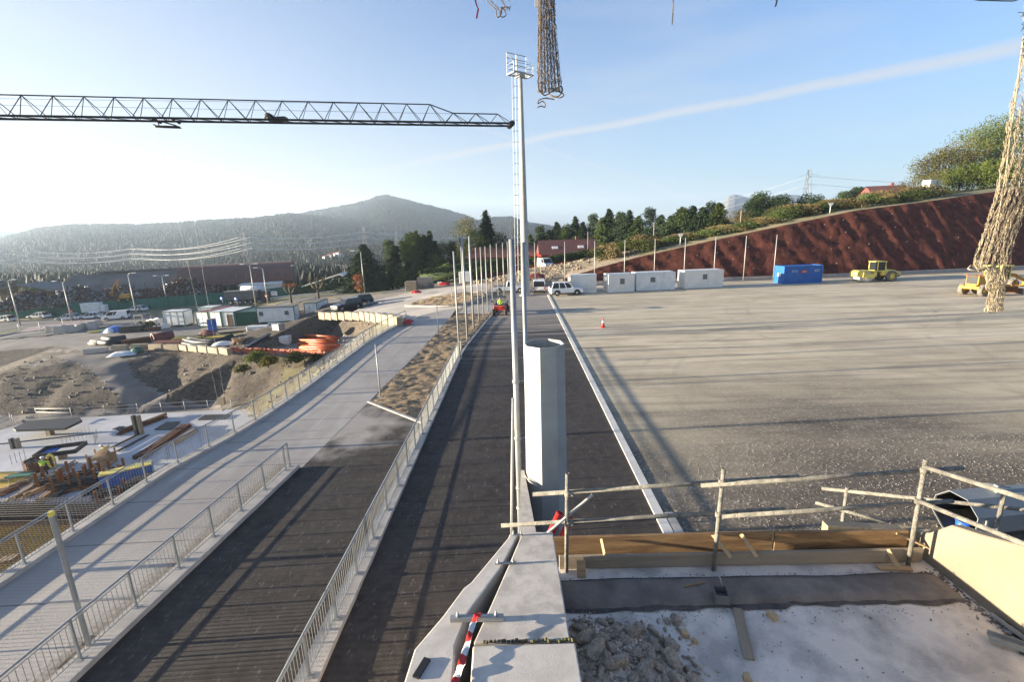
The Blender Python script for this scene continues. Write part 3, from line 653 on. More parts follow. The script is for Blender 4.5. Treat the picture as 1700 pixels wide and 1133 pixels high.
railing('railing', 'long galvanised railing along the outer edge of the concrete road above the pit', railA, walk(railA, 1.1, 48.5, 1.5))
railing('railing', 'short galvanised railing between the concrete road and the lower asphalt ramp', BX, [2.6, 4.05, 5.5, 6.95, 8.4, 9.85, 11.25, 12.65, 14.0, 15.35, 16.75, 17.05])
railing('railing', 'railing on the kerb between the lower ramp and the wide asphalt road', lambda y: kc(y) - .04, walk(kc, 1.9, 33.8, 1.5))

# ------------------------------------------------------------------ poles
def pole_proto(hh, r0, r1, cap, label, grp):
    t = thing('pole', label, 'pole', group=grp)
    m = MB(); m.tube([(0, 0, 0), (0, 0, hh)], r0 * .85, 12, r1=r1 * .85); m.build('shaft', 'lampwhite', t)
    m = MB(); m.box((0, 0, .012), (r0 * 5, r0 * 5, .024)); 
    for sx in (-1, 1):
        for sy in (-1, 1): m.tube([(sx * r0 * 1.9, sy * r0 * 1.9, .02), (sx * r0 * 1.9, sy * r0 * 1.9, .06)], .014, 6)
    m.build('base_plate', 'galv', t); return t
GP = 'slim galvanised poles in a row beside the asphalt road'
p0 = pole_proto(7.9, .075, .065, 0, '', GP)
rowp = [((763.5, 596.5), 'nearest slim pole of the row, rising at the end of the railing', 1.0), ((776.5, 568), 'taller slim pole, second from the end of the railing on the straw strip', 1.12),
        ((786.8, 549), 'thick tall pole, third from the railing end on the straw strip', 1.12), ((795.5, 535), 'slim pole right beside the thick tall one on the straw strip', .97), ((802.7, 525), 'slim pole standing at the near corner of the concrete pad', .96),
        ((810, 518), 'slim pole left of the red tractor, on the concrete pad', .96), ((771, 517), 'slim pole standing farther back on the left of the straw strip', .96)]
first = True
for (px, py), lab, k in rowp:
    t = p0 if first else copy_tree(p0); first = False
    g = G(px, py); t.location = (g.x, g.y, .03); t.scale = (1.35 if k > 1.1 else 1, 1.35 if k > 1.1 else 1, k * .98); t['label'] = lab
for i, (x, y) in enumerate([(-3.3, 60), (-2.7, 64), (-2.0, 68), (-1.4, 72.5), (-6.9, 61.5), (-6.6, 66)]):
    t = copy_tree(p0); t.location = (x, y, H(x, y)); t.scale = (1, 1, .95); t['label'] = 'slim pole in the far end of the row beyond the red tractor'; t['group'] = 'far poles beyond the tractor'
GS = 'slim posts standing along the foot of the brown slope'
for k in range(9):
    t = copy_tree(p0); x = 41.7 - 4.85 * k; t.location = (x, 77.4, 0); t.scale = (1, 1, .9); t['group'] = GS
    t['label'] = ['slim post just left of the blue container before the brown slope', 'slim post between the blue container and the last white cabin', 'slim post behind the right end of the last white cabin', 'slim post behind the left end of the last white cabin',
                  'slim post behind the cabin with door and window', 'slim post behind the joint of the two middle cabins', 'slim post behind the gap after the first cabin', 'slim post behind the leftmost white cabin', 'slim post standing beside the white van'][k]
# short posts and the two lamp poles near
sp = pole_proto(3.1, .045, .04, 0, 'short slim post standing in the straw strip by the concrete road', 'short slim posts by the concrete road')
sp.location = tuple(G(632, 660, 0.03))
for (px, py), lab, sc in (((728.5, 558.6), 'short slim post at the kerb of the concrete road beyond the railing end', .95), ((751, 506), 'short slim post farthest back before the straw island', .7)):
    t = copy_tree(sp); g = G(px, py, 0); t.location = (g.x, g.y, 0); t.scale = (1, 1, sc); t['label'] = lab
t = thing('square_post', 'pale square steel post with yellow-topped end beside the near railing', 'post', tuple(G(150, 1080, 0)), R(8))
m = MB(); m.box((0, 0, 1.72), (.08, .08, 3.44)); bev(m.build('shaft', 'galv', t), .008); m = MB(); m.box((0, 0, 3.5), (.084, .084, .10)); m.build('cap', 'yellow', t)
gg = G(150, 1080, 0); bumpy('soil_patch', [(gg.x - .35, gg.y - .5), (gg.x + .3, gg.y - .5), (gg.x + .25, gg.y + .4), (gg.x - .3, gg.y + .35)], .06, .05, .01, 'soil')
for nm, P0, P1, lab in (('near', (-.1, 9.5), 8.85, 'tall galvanised pole standing left of the octagonal steel column'), ('far', (.17, 13), 8.7, 'tall galvanised pole rising behind the octagonal steel column')):
    t = thing('pole', lab, 'pole', (P0[0], P0[1], 0), 0, 'tall galvanised poles by the octagonal column')
    m = MB(); m.tube([(0, 0, 0), (0, 0, P1)], .068, 16, r1=.056); m.build('shaft', 'galv', t); m = MB(); m.box((0, 0, .012), (.34, .34, .024)); m.build('base_plate', 'galv', t)
    if nm == 'near':
        for z in (2.9, 3.4, 4.6, 5.9):
            m = MB(); m.pipe((0, 0, z - .03), (0, 0, z + .03), .078, .066, 14); m.tube([(.07, 0, z), (.20, .02, z + .02), (.25, .02, z)], .008, 6); m.build('bracket', 'galv', t)
t = thing('leaning_pipe', 'thin galvanised pipe leaning beside the near tall pole', 'pipe', (-.35, 9.3, 0)); m = MB(); m.tube([(-.06, 0, 0), (.18, 0, 5.6)], .03, 10); m.build('tube', 'galv', t)

# tall floodlight mast
def mast():
    x, y = 1.1, 66.8; t = thing('floodlight_mast', 'very tall tapering floodlight mast with ladder and caged platform on top', 'mast', (x, y, 0)); hh = 28.6
    m = MB(); m.tube([(0, 0, 0), (0, 0, hh)], .62, 12, r1=.27, smooth=False); m.tube([(0, 0, 0), (0, 0, .08)], .95, 12); m.build('shaft', 'galv_mat', t)
    la = MB(); rr = lambda z: .62 + (.27 - .62) * z / hh
    for sx in (-.2, .2): la.tube([(-rr(2) - .4, sx, 2), (-rr(hh) - .4, sx, hh)], .02, 4)
    z = 2.2
    while z < hh: la.tube([(-rr(z) - .4, -.2, z), (-rr(z) - .4, .2, z)], .016, 4); z += .42
    z = 3
    while z < hh: la.tube([(-rr(z), 0, z), (-rr(z) - .5, 0, z)], .025, 4); la.tube([(-rr(z) - .4, -.2, z), (-rr(z) - .7, -.33, z), (-rr(z) - .95, 0, z), (-rr(z) - .7, .33, z), (-rr(z) - .4, .2, z)], .02, 4); z += 1.35
    for a in (-.28, .28): la.tube([(-rr(3) - .8, a, 3), (-rr(hh) - .8, a, hh)], .013, 4)
    la.build('ladder', 'galv', t)
    q = Quaternion((0, 0, 1), R(36)); T = lambda a, b_, c: q @ Vector((a, -b_, 0)) + Vector((0, 0, c))
    pf = MB()
    W, D, B = 1.55, .75, hh
    for i in range(9): pf.box(T(-W + i * W / 4, 0, B), (.10, D * 2, .06), q=q)
    for s_ in (-1, 1): pf.box(T(0, s_ * D, B), (W * 2, .12, .16), q=q)
    for s_ in (-1, 1): pf.box(T(s_ * W, 0, B), (.12, D * 2, .16), q=q)
    pf.box(T(0, 0, B - .15), (.9, .9, .3), q=q)
    pf.build('platform', 'galv_mat', t)
    cg = MB()
    for z in (.7, 1.35, 2.0, 2.6):
        cg.tube([T(-W, -D, B + z), T(W, -D, B + z)], .05, 4)
    for a in (-1, 0, 1): cg.tube([T(a * W, -D, B), T(a * W, -D, B + 2.6)], .03 if a else .09, 4)
    for a in (-1, 1):
        for z in (.6, 1.15): cg.tube([T(a * W, -D, B + z), T(a * W, D, B + z), T(0, D, B + z)], .035, 4)
        cg.tube([T(a * W, D, B), T(a * W, D, B + 1.15)], .04, 4); cg.tube([T(a * W, D, B + 1.1), T(a * W, -D, B + 2.5)], .03, 4)
    cg.build('cage', 'lightsteel', t)
mast()

# octagonal column and the same segment lying on the yard
def octseg(t, r0, r1, L_):
    m = MB(); n = 8
    m.pipe((0, 0, 0), (0, 0, L_), r0, r0 - .02, n, 0, False, r1); o = m.build('plate_shell', 'galv_mat', t); return o
t = thing('steel_column', 'upright open-topped octagonal galvanised steel column beside the parapet', 'column', (.475, 8.85, 0), R(8)); octseg(t, .475, .40, 6.87)
m = MB(); m.tube([(-.36, 0, 6.5), (.36, 0, 6.42)], .012, 6); m.tube([(0, -.36, 6.45), (0, .36, 6.5)], .012, 6); m.build('cross_bar', 'galv', t)
m = MB()
for z, a in ((4.15, 190), (3.0, 185)): m.tube([(math.cos(R(a)) * .47, math.sin(R(a)) * .47, z), (math.cos(R(a + 25)) * .49, math.sin(R(a + 25)) * .49, z - .04), (math.cos(R(a + 50)) * .49, math.sin(R(a + 50)) * .49, z - .1)], .012, 6)
m.build('lashing_strap', 'galv', t)
LT = AY(1590, 905, 11.6); b0 = G(1585, 893, 0); b1 = G(1790, 872, 0); dd = (b1 - b0).normalized()
t = thing('mast_segment', 'large octagonal galvanised mast segment lying on the gravel behind the scaffold rail', 'mast segment', (b0.x, b0.y, 0))
m = MB(); n = 8; a0 = Vector((0, .15, .66)); m.pipe(a0, a0 + dd * 7, .66, .64, 8, 0, False, .62); m.build('plate_shell', 'galvblue', t); m = MB(); m.pipe(a0 + dd * .02, a0 + dd * 6.9, .636, .62, 8, 0, False, .6); m.add([a0 + dd * 6.5 + Vector((x * dd.y, -x * dd.x, z)) for x, z in ((-.62, -.62), (.62, -.62), (.62, .62), (-.62, .62))], [(0, 1, 2, 3)]); m.build('shade_liner', 'darksteel', t)  # dark inner tube and plate put the bore's shade into the colour
m = MB(); side = Vector((dd.y, -dd.x, 0))
for k in (.25, .55, 1.6): m.box(a0 + dd * k + side * .6 + Vector((0, 0, .05)), (.05, .12, .26)); 
m.box(a0 + dd * 1.15 + Vector((0, 0, .72)), (.05, .18, .22)); m.tube([a0 + dd * .8 + Vector((0, .1, .85)), a0 + dd * 1.6 + Vector((0, -.05, .72))], .022, 6)
m.build('lug', 'galv', t)
m = MB(); m.box(a0 + dd * 1.2 + Vector((0, 0, -.60)), (.2, 1.5, .12)); m.box(a0 + dd * 5 + Vector((0, 0, -.60)), (.2, 1.5, .12)); tag(m.build('timber_support', 'woodgrey', t))
t = thing('bucket', 'bright blue plastic bucket in front of the lying mast segment', 'bucket', tuple(G(1597, 882, 0)))
m = MB(); m.tube([(0, 0, 0), (0, 0, .34)], .15, 16, r1=.19); m.pipe((0, 0, .31), (0, 0, .35), .2, .17, 16); m.build('tub', 'bluebright', t); m = MB(); m.tube([(-.19, 0, .33), (-.1, .0, .42), (.1, 0, .42), (.19, 0, .33)], .006, 5); m.build('handle', 'galv', t)
t = thing('traffic_cone', 'orange and white traffic cone standing alone on the gravel yard', 'traffic cone', tuple(G(1001, 544, 0)))
t.scale = (1.25, 1.25, 1.3)
m = MB(); m.box((0, 0, .02), (.36, .36, .04)); m.tube([(0, 0, .04), (0, 0, .32)], .14, 16, r1=.085); m.build('base', 'red', t); m = MB(); m.tube([(0, 0, .32), (0, 0, .52)], .084, 16, r1=.052); m.build('white_band', 'white', t); m = MB(); m.tube([(0, 0, .52), (0, 0, .72)], .051, 16, r1=.02); m.build('tip', 'red', t)

# ------------------------------------------------------------------ grandstand in front
ZF, ZP = 5.0, 5.6
stand = thing('grandstand', 'concrete grandstand terrace under construction in the foreground', 'grandstand', (0, 4.0, ZF))
def W2(p): return Vector(p) - Vector((0, 4.0, ZF))
def stand_():
    # floor with slight unevenness and mortar smears
    xs = np.linspace(.3, 4.8, 60); ys = np.linspace(.5, 4.93, 60); rows = []
    for y in ys: rows.append([W2((x, y, ZF + .006 * (float(vnoise(x, y, .5, 3)) - .5))) for x in xs])
    b = MB(); b.grid(rows); b.box(W2((2.55, 2.7, ZF - .21)), (4.6, 4.5, .4)); b.build('floor_slab', 'slabfloor', stand)
    # the front wall of the stand down to the road
    b = MB(); b.box(W2((2.55, 4.78, (ZF - .41) / 2)), (4.8, .3, ZF - .41)); b.build('front_wall', 'conc', stand)
    # mortar screed band
    b = MB(); rows = []; xx = np.linspace(.36, 4.66, 90)
    for k in range(12):
        r_ = []
        for x in xx:
            v = k / 11; taper = min(1, (4.72 - x) / .25 + .2)
            y0 = 4.24 + .05 * float(vnoise(x, 0, .5, 21)) + .03 * float(vnoise(x, 0, .13, 22)); y1 = 4.68 + .03 * float(vnoise(x, 3, .6, 23))
            y = y0 + (y1 - y0) * v; e = min(v, 1 - v) * 2
            r_.append(W2((x, y, ZF + .004 + taper * .055 * min(1, e * 2.5) ** .6 * (1 if 0 < k < 11 else 0) + .008 * float(vnoise(x, y, .12, 25)))))
        rows.append(r_)
    b.grid(rows); b.build('mortar_band', 'mortar', stand)
    for e, rw in ((0, rows[0]), (1, rows[-1])):
        b = MB(); rr_ = []
        for i, p in enumerate(rw):
            w_ = .012 + .035 * float(vnoise(i, e * 9, 4, 41)) * (1.6 if e == 0 else .8); rr_.append([p + Vector((0, -w_, .002)), p + Vector((0, w_ * .5, .009 if e else .012))])
        b.grid(rr_); b.build('wet_edge', 'wetmortar', stand)
stand_()
par = thing('parapet', 'pale double concrete parapet wall with an open joint beside the asphalt road', 'parapet', (0, 4, ZF)); 
def parapet():
    z = ZP; g = lambda px, py, zz=z: W2(G(px, py, zz))
    # broad inner slab, right edge straight, left edge oblique
    R_ = [(918, 884), (945, 1064)]; 
    inner = [g(868, 883), g(845, 937), g(815, 1005), g(786, 1068), g(947, 1066), g(918, 884)]
    b = MB(); b.prism([(p.x, p.y) for p in inner], -1.6, z - ZF); bev(b.build('inner_slab', 'conc', par, fixn=True), .012, 2)
    outer = [g(846, 886), g(843, 893), g(782, 966), g(770, 975), g(735, 1022), g(688, 1077), g(668, 1140), g(655, 1230), g(745, 1230), g(755, 1070), g(775, 1019), g(833, 939), g(862, 884)]
    b = MB(); b.prism([(p.x, p.y) for p in outer], -5, z - ZF - .01); bev(b.build('outer_panel', 'conc_white', par, fixn=True), .012, 2)
    blk = [W2(G(785, 1073, z + .02)), W2(G(774, 1240, z + .02)), W2(G(985, 1240, z + .02)), W2(G(955, 1068, z + .02))]
    b = MB(); b.prism([(p.x, p.y) for p in blk], -1.6, z - ZF + .02); bev(b.build('end_block', 'conc_white', par, fixn=True), .012, 2)
    b = MB()
    for i in range(26):
        p = W2(G(800 + i * 6 + rnd.uniform(-2, 2), 1067 + rnd.uniform(-2, 2) - i * .12, z + .01)); b.tube([p, p + Vector((.025, .004, 0))], rnd.uniform(.009, .017), 6)
    b.build('joint_filler', 'soil_brown', par)
    # far end: panel continues down along the road
    b = MB(); P = [(-.16, 4.86), (-.05, 9.0), (.02, 9.0), (.34, 4.86)]; b.prism([(x, y - 4) for x, y in P], -5, -.9); b.build('far_panel', 'conc', par, fixn=True)
    # steel brackets bridging the joint
    for (pa, pb, hw, ht) in (((822, 936), (857, 934), .012, .01), ((850, 888), (868, 887.5), .01, .01), ((748, 1030), (836, 1028), .022, .045)):
        a, c = g(*pa, z + .02), g(*pb, z + .02); d = (c - a); q = Vector((1, 0, 0)).rotation_difference(Vector((d.x, d.y, 0)).normalized())
        b = MB(); b.box((a + c) / 2 + Vector((0, 0, ht / 2 - .01)), (d.length, hw * 2, ht), q=q)
        for k in (.14, .86):
            p = a + d * k; b.tube([p, p + Vector((0, 0, .04 + ht))], .007, 8); b.tube([p + Vector((0, 0, ht - .01)), p + Vector((0, 0, ht + .012))], .016, 6)
        br = b.build('clamp_bracket', 'galv', par)
    # steel lined joint
    b = MB(); p = [g(775, 1019), g(833, 939), g(862, 884)]
    for a, c in zip(p, p[1:]): b.add([a + Vector((.004, 0, -.02)), c + Vector((.004, 0, -.02)), c + Vector((.004, 0, -.5)), a + Vector((.004, 0, -.5))], [(0, 1, 2, 3)])
    b.build('joint_plate', 'galv_mat', par)
    b = MB(); a = g(700, 1110); b.box(a + Vector((0, 0, .0)), (.06, .18, .016), rz=R(-20)); b.build('recess', 'black', par)
parapet()
# cream wall on the right, its top stepping up toward the camera
def wall_right():
    t = thing('parapet', 'cream plastered parapet wall lit by the sun on the right', 'parapet', (4.75, 4.9, ZF)); b = MB(); rows = []
    pts = []
    for k in range(14):
        a = k / 13; x = 4.42 + .36 * math.sin(a * math.pi / 2) if k < 5 else 4.76 + .02 * a; pts.append(None)
    path = [tuple(AY(px, py, Y)) for px, py, Y in ((1375, 876, 5.14), (1450, 880, 5.13), (1500, 883, 5.10), (1525, 885, 5.04), (1541, 887, 4.93))] + [(4.77, 4.7, 5.62), (4.78, 4.4, 5.72), (4.78, 4.1, 5.84), (4.78, 3.8, 5.98), (4.78, 3.3, 6.2), (4.78, 2.6, 6.45), (4.78, 1.0, 7.0)]
    th = .12; rows = []
    for i, (x, y, z) in enumerate(path):
        a = Vector(path[max(0, i - 1)][:2]); c = Vector(path[min(len(path) - 1, i + 1)][:2]); d = (c - a).normalized(); n = Vector((-d.y, d.x))   # outward (away from floor)
        L_ = Vector((4.75, 4.9, ZF)); lo = 4.2
        rows.append([Vector((x, y, lo)) - L_, Vector((x, y, z)) - L_, Vector((x + n.x * .015, y + n.y * .015, z + .012)) - L_, Vector((x + n.x * th, y + n.y * th, z + .012)) - L_, Vector((x + n.x * th, y + n.y * th, 0.0)) - L_])
    b.grid(rows, smooth=False); 
    for e in (0, -1): b.add(rows[e], [(0, 1, 2, 3, 4)])
    b.build('wall_panel', 'whitewall', t, fixn=True)
wall_right()

# timber boards along the front edge
def board(name, label, p0, p1, hgt, th, m, grp=None, cat='board', lean=0):
    p0 = Vector(p0); p1 = Vector(p1); d = p1 - p0; t = (p0 + p1) / 2
    b = MB(); b.box((0, 0, 0), (d.length, th, hgt)); o = b.build(name, m); o.location = t
    o.rotation_euler = (lean, -math.atan2(d.z, Vector((d.x, d.y)).length), math.atan2(d.y, d.x)); bev(o, min(.004, th / 4)); return tag(o, label, cat, grp)
GB = 'shuttering boards along the front edge'
board('timber_board', 'upright amber timber board at the left of the front edge', (.32, 5.10, 5.17), (3.02, 5.08, 5.20), .27, .04, 'woodply', GB)
board('timber_board', 'upright paler timber board butted to the amber one at the right', (3.04, 5.075, 5.20), (4.6, 5.02, 5.21), .27, .04, 'wood2' if 'wood2' in M else 'woodply', GB)
board('timber_board', 'long weathered timber board lying low in front of the upright boards', (.40, 4.92, 5.09), (4.70, 4.90, 5.10), .17, .045, 'woodgrey', GB)
board('timber_packing', 'short timber block propped against the weathered board at the left', (.60, 4.78, 5.08), (.70, 4.78, 5.08), .24, .03, 'wood', None, 'timber block', R(-14))
def stick(label, a, c, w_=.035, th=.018, m='wood', name='timber_batten', cat='batten', grp='loose timber battens'):
    a = Vector(a); c = Vector(c); d = c - a; b = MB(); b.box((0, 0, 0), (d.length, w_, th)); o = b.build(name, m); o.location = (a + c) / 2
    o.rotation_mode = 'QUATERNION'; o.rotation_quaternion = Vector((1, 0, 0)).rotation_difference(d.normalized()); bev(o, .002); return tag(o, label, cat, grp)
stick('short pale batten leaning on the amber board near the left post', (.95, 4.9, 5.17), (.93, 5.05, 5.30))
stick('pale batten leaning just right of the middle scaffold post', (2.42, 4.83, 5.17), (2.28, 5.05, 5.33), .045)
stick('pale batten leaning right of the board joint', (2.72, 4.83, 5.17), (2.62, 5.05, 5.33), .045)
stick('pale batten standing crossed against the weathered board near the right post', (4.35, 4.76, 5.01), (4.28, 4.89, 5.19), .05)
stick('pale batten leaning behind the right scaffold post', (4.45, 5.0, 5.32), (4.75, 4.9, 5.2), .045)
stick('flat timber offcut lying by the crossed batten', (4.12, 4.80, 5.02), (4.48, 4.76, 5.02), .07, .03)
o = stick('long dirty plank lying on the terrace floor', G(1224, 1012, 5.01), G(1244, 1096, 5.01), .095, .03, 'woodgrey', 'plank', 'plank', None)
stick('thin brown stick lying on the mortar band', G(1135, 975, 5.07), G(1170, 968, 5.07), .02, .016, 'woodply')
for px, py, s_, lab in ((1137, 1057, .05, 'small wooden wedge beside the rubble heap, nearer the band'), (1153, 1068, .035, 'smallest wooden offcut beside the rubble heap'), (1282, 1027, .055, 'small wooden wedge right of the long plank'), (1240, 1131, .05, 'small wooden chip at the bottom edge below the long plank')):
    b = MB(); b.prism([(-s_, -s_ * .6), (s_, -s_ * .5), (s_ * .7, s_ * .6), (-s_ * .4, s_ * .7)], 0, s_ * 1.1); o = b.build('wood_wedge', 'wood'); o.location = G(px, py, 5.0); o.rotation_euler = (0, 0, rnd.uniform(0, 6)); bev(o, .004); tag(o, lab, 'wood offcut', 'small wooden offcuts')
t = thing('metal_box', 'small open grey-blue box standing on the mortar band', 'box', tuple(G(1196, 996, 5.04)), R(-8)); b = MB()
for (cx, cy, sx, sy) in ((-.068, 0, .006, .15), (.068, 0, .006, .15), (0, -.075, .142, .006), (0, .075, .142, .006)): b.box((cx, cy, .055), (sx, sy, .11))
b.box((0, 0, .004), (.142, .15, .006)); b.build('shell', 'roofgrey', t); b = MB(); b.tube([(.03, .07, .1), (.02, .12, .17), (-.04, .16, .22)], .008, 6); b.build('handle', 'galv', t)
# galvanised channels at the right
for (a, c, lab) in ((G(1652, 1022, 5.03), G(1760, 1100, 5.06), 'galvanised channel lying along the foot of the cream wall'), (G(1640, 1058, 5.05), G(1780, 1105, 5.05), 'galvanised channel with slots lying nearest the right frame edge')):
    d = c - a; q = Vector((1, 0, 0)).rotation_difference(d.normalized()); t = thing('steel_channel', lab, 'steel channel', tuple(a), 0, 'galvanised channels on the floor'); b = MB(); L_ = d.length
    b.box(q @ Vector((L_ / 2, 0, 0)), (L_, .10, .006), q=q); b.box(q @ Vector((L_ / 2, .05, .02)), (L_, .005, .045), q=q); b.box(q @ Vector((L_ / 2, -.05, .02)), (L_, .005, .045), q=q); b.build('profile', 'galv', t)
    b = MB(); [b.box(q @ Vector((.12 + k * .16, 0, .004)), (.05, .018, .004), q=q) for k in range(6)]; b.build('slot', 'black', t)
    b = MB(); b.box(q @ Vector((L_ * .5, .0, -.02)), (.12, .09, .035), q=q); b.build('foot', 'darksteel', t)

# scaffold guard rail
def scaffold():
    t = thing('scaffold_guardrail', 'mortar-splashed scaffold tube guard rail along the terrace edge', 'guard rail', (2.2, 4.85, ZF)); O = Vector((2.2, 4.85, ZF)); W = lambda p: Vector(p) - O
    def hol(a, c, name, r=.024):
        b = MB(); b.pipe(W(a), W(c), r, r - .004, 14); b.build(name, 'tube', t)
    PO = [((.48, 4.86), 6.30, (.02, 0)), ((2.22, 4.83), 6.33, (.03, 0)), ((4.50, 4.83), 6.38, (-.02, 0))]
    for (x, y), z, (lx, ly) in PO: hol((x, y, 5.0), (x + lx, y + ly, z), 'post')
    hol((.1, 4.9, 6.02), (3.1, 4.84, 6.20), 'rail'); hol((2.0, 4.80, 6.14), (4.95, 4.87, 6.24), 'rail')
    hol((-.28, 4.9, 5.62), (3.0, 4.86, 5.78), 'rail'); hol((2.25, 4.80, 5.74), (4.9, 4.86, 5.83), 'rail')
    hol((4.46, 4.80, 6.30), (4.62, 2.6, 6.75), 'rail'); hol((4.42, 4.78, 5.90), (4.60, 2.6, 6.32), 'rail')
    for x, y, z in ((.5, 4.86, 6.04), (2.24, 4.83, 6.16), (4.48, 4.83, 6.24), (.5, 4.86, 5.66), (2.23, 4.83, 5.75), (4.48, 4.83, 5.86)):
        b = MB(); b.pipe(W((x, y, z - .03)), W((x, y, z + .03)), .036, .026, 12); b.box(W((x + .045, y, z)), (.05, .05, .055)); b.tube([W((x + .05, y - .05, z)), W((x + .05, y + .05, z))], .008, 6); b.build('coupler', 'tube', t)
scaffold()
t = thing('scaffold_guardrail', 'lower scaffold guard rail beyond the timber boards at the right', 'guard rail', (5.0, 6.0, 4.6))
for x, y, z in ((4.62, 6.1, 5.28), (5.62, 5.0, 5.86)):
    b = MB(); b.pipe((x - 5, y - 6, -1.0), (x - 5, y - 6, z - 4.6), .024, .02, 12); b.build('post', 'tube', t)
for a, c in (((4.4, 6.3, 5.15), (6.3, 4.6, 5.75)), ((4.3, 6.25, 4.95), (4.9, 5.7, 4.98))):
    b = MB(); b.pipe(Vector(a) - Vector((5, 6, 4.6)), Vector(c) - Vector((5, 6, 4.6)), .024, .02, 12); b.build('rail', 'tube', t)
b = MB(); b.box((.3, -.2, -1.25), (2.6, .5, .08), rz=R(-42)); b.build('walkway', 'woodgrey', t)
b = MB(); [b.pipe((x - 5, y - 6, -4.6), (x - 5, y - 6, -1.0), .024, .02, 8) for x, y in ((4.62, 6.1), (5.62, 5.0), (5.2, 5.7))]; b.build('standard', 'tube', t)
# loose strut and red pipes
A_, B_ = AY(872, 917, 4.72), AY(984, 822, 4.95)
stick('light grey steel strut leaning diagonally across the parapet end and the left scaffold post', A_, B_, .035, .02, 'lightsteel', 'steel_strut', 'strut', None)
for a, c, lab in ((G(905, 905, 5.0), AY(930, 852, 5.9), 'red plastic pipe nearer the octagonal column'), (G(935, 890, 4.9), AY(948, 862, 5.9), 'red plastic pipe beside the left scaffold post')):
    c = Vector(c); a = Vector((c.x - .55, c.y - .1, 3.9)); tp = thing('red_pipe', lab, 'pipe', tuple(a), 0, 'red pipes rising behind the timber board'); b = MB(); b.pipe((0, 0, 0), c - a, .055, .05, 14); b.build('tube', 'red', tp)
# barrier tape
def tape():
    t = thing('barrier_tape', 'red and white striped barrier tape tied round the parapet bracket', 'barrier tape', tuple(G(792, 1025, ZP + .05))); o0 = G(792, 1025, ZP + .05)
    pts = [G(790, 1021, ZP + .07), G(786, 1034, ZP + .075), G(781, 1050, ZP + .06), G(777, 1066, ZP + .06), G(770, 1088, ZP + .055), G(766, 1105, ZP + .05), G(758, 1125, ZP + .04), G(750, 1150, ZP + .03), G(745, 1180, ZP + .03)]
    wd = [.02, .028, .022, .03, .026, .036, .032, .036, .036]
    rows = []; n = 48
    for i in range(n + 1):
        u = i / n * (len(pts) - 1); k = min(int(u), len(pts) - 2); f = u - k; p = pts[k].lerp(pts[k + 1], f) - o0; w_ = wd[k] + (wd[k + 1] - wd[k]) * f; tw = .5 * math.sin(u * 2.6)
        c = Vector((math.cos(tw), 0, math.sin(tw))); rows.append([p - c * w_, p - c * w_ * .3 + Vector((0, 0, .008)), p + c * w_ * .4 + Vector((0, 0, -.005)), p + c * w_])
    for i in range(0, n, 6):
        b = MB(); b.grid(rows[i:i + 7]); j = (i // 6) % 2; b.build(('red_stripe', 'white_stripe')[j], ('red', 'white')[j], t)
    b = MB(); a = Vector((0, 0, 0)); b.grid([[Vector((-.02, -.02, -.005)), Vector((.03, -.02, 0))], [Vector((-.03, .01, .03)), Vector((.035, .01, .03))], [Vector((-.02, .035, 0)), Vector((.03, .04, .01))]]); b.build('knot', 'red', t)
tape()

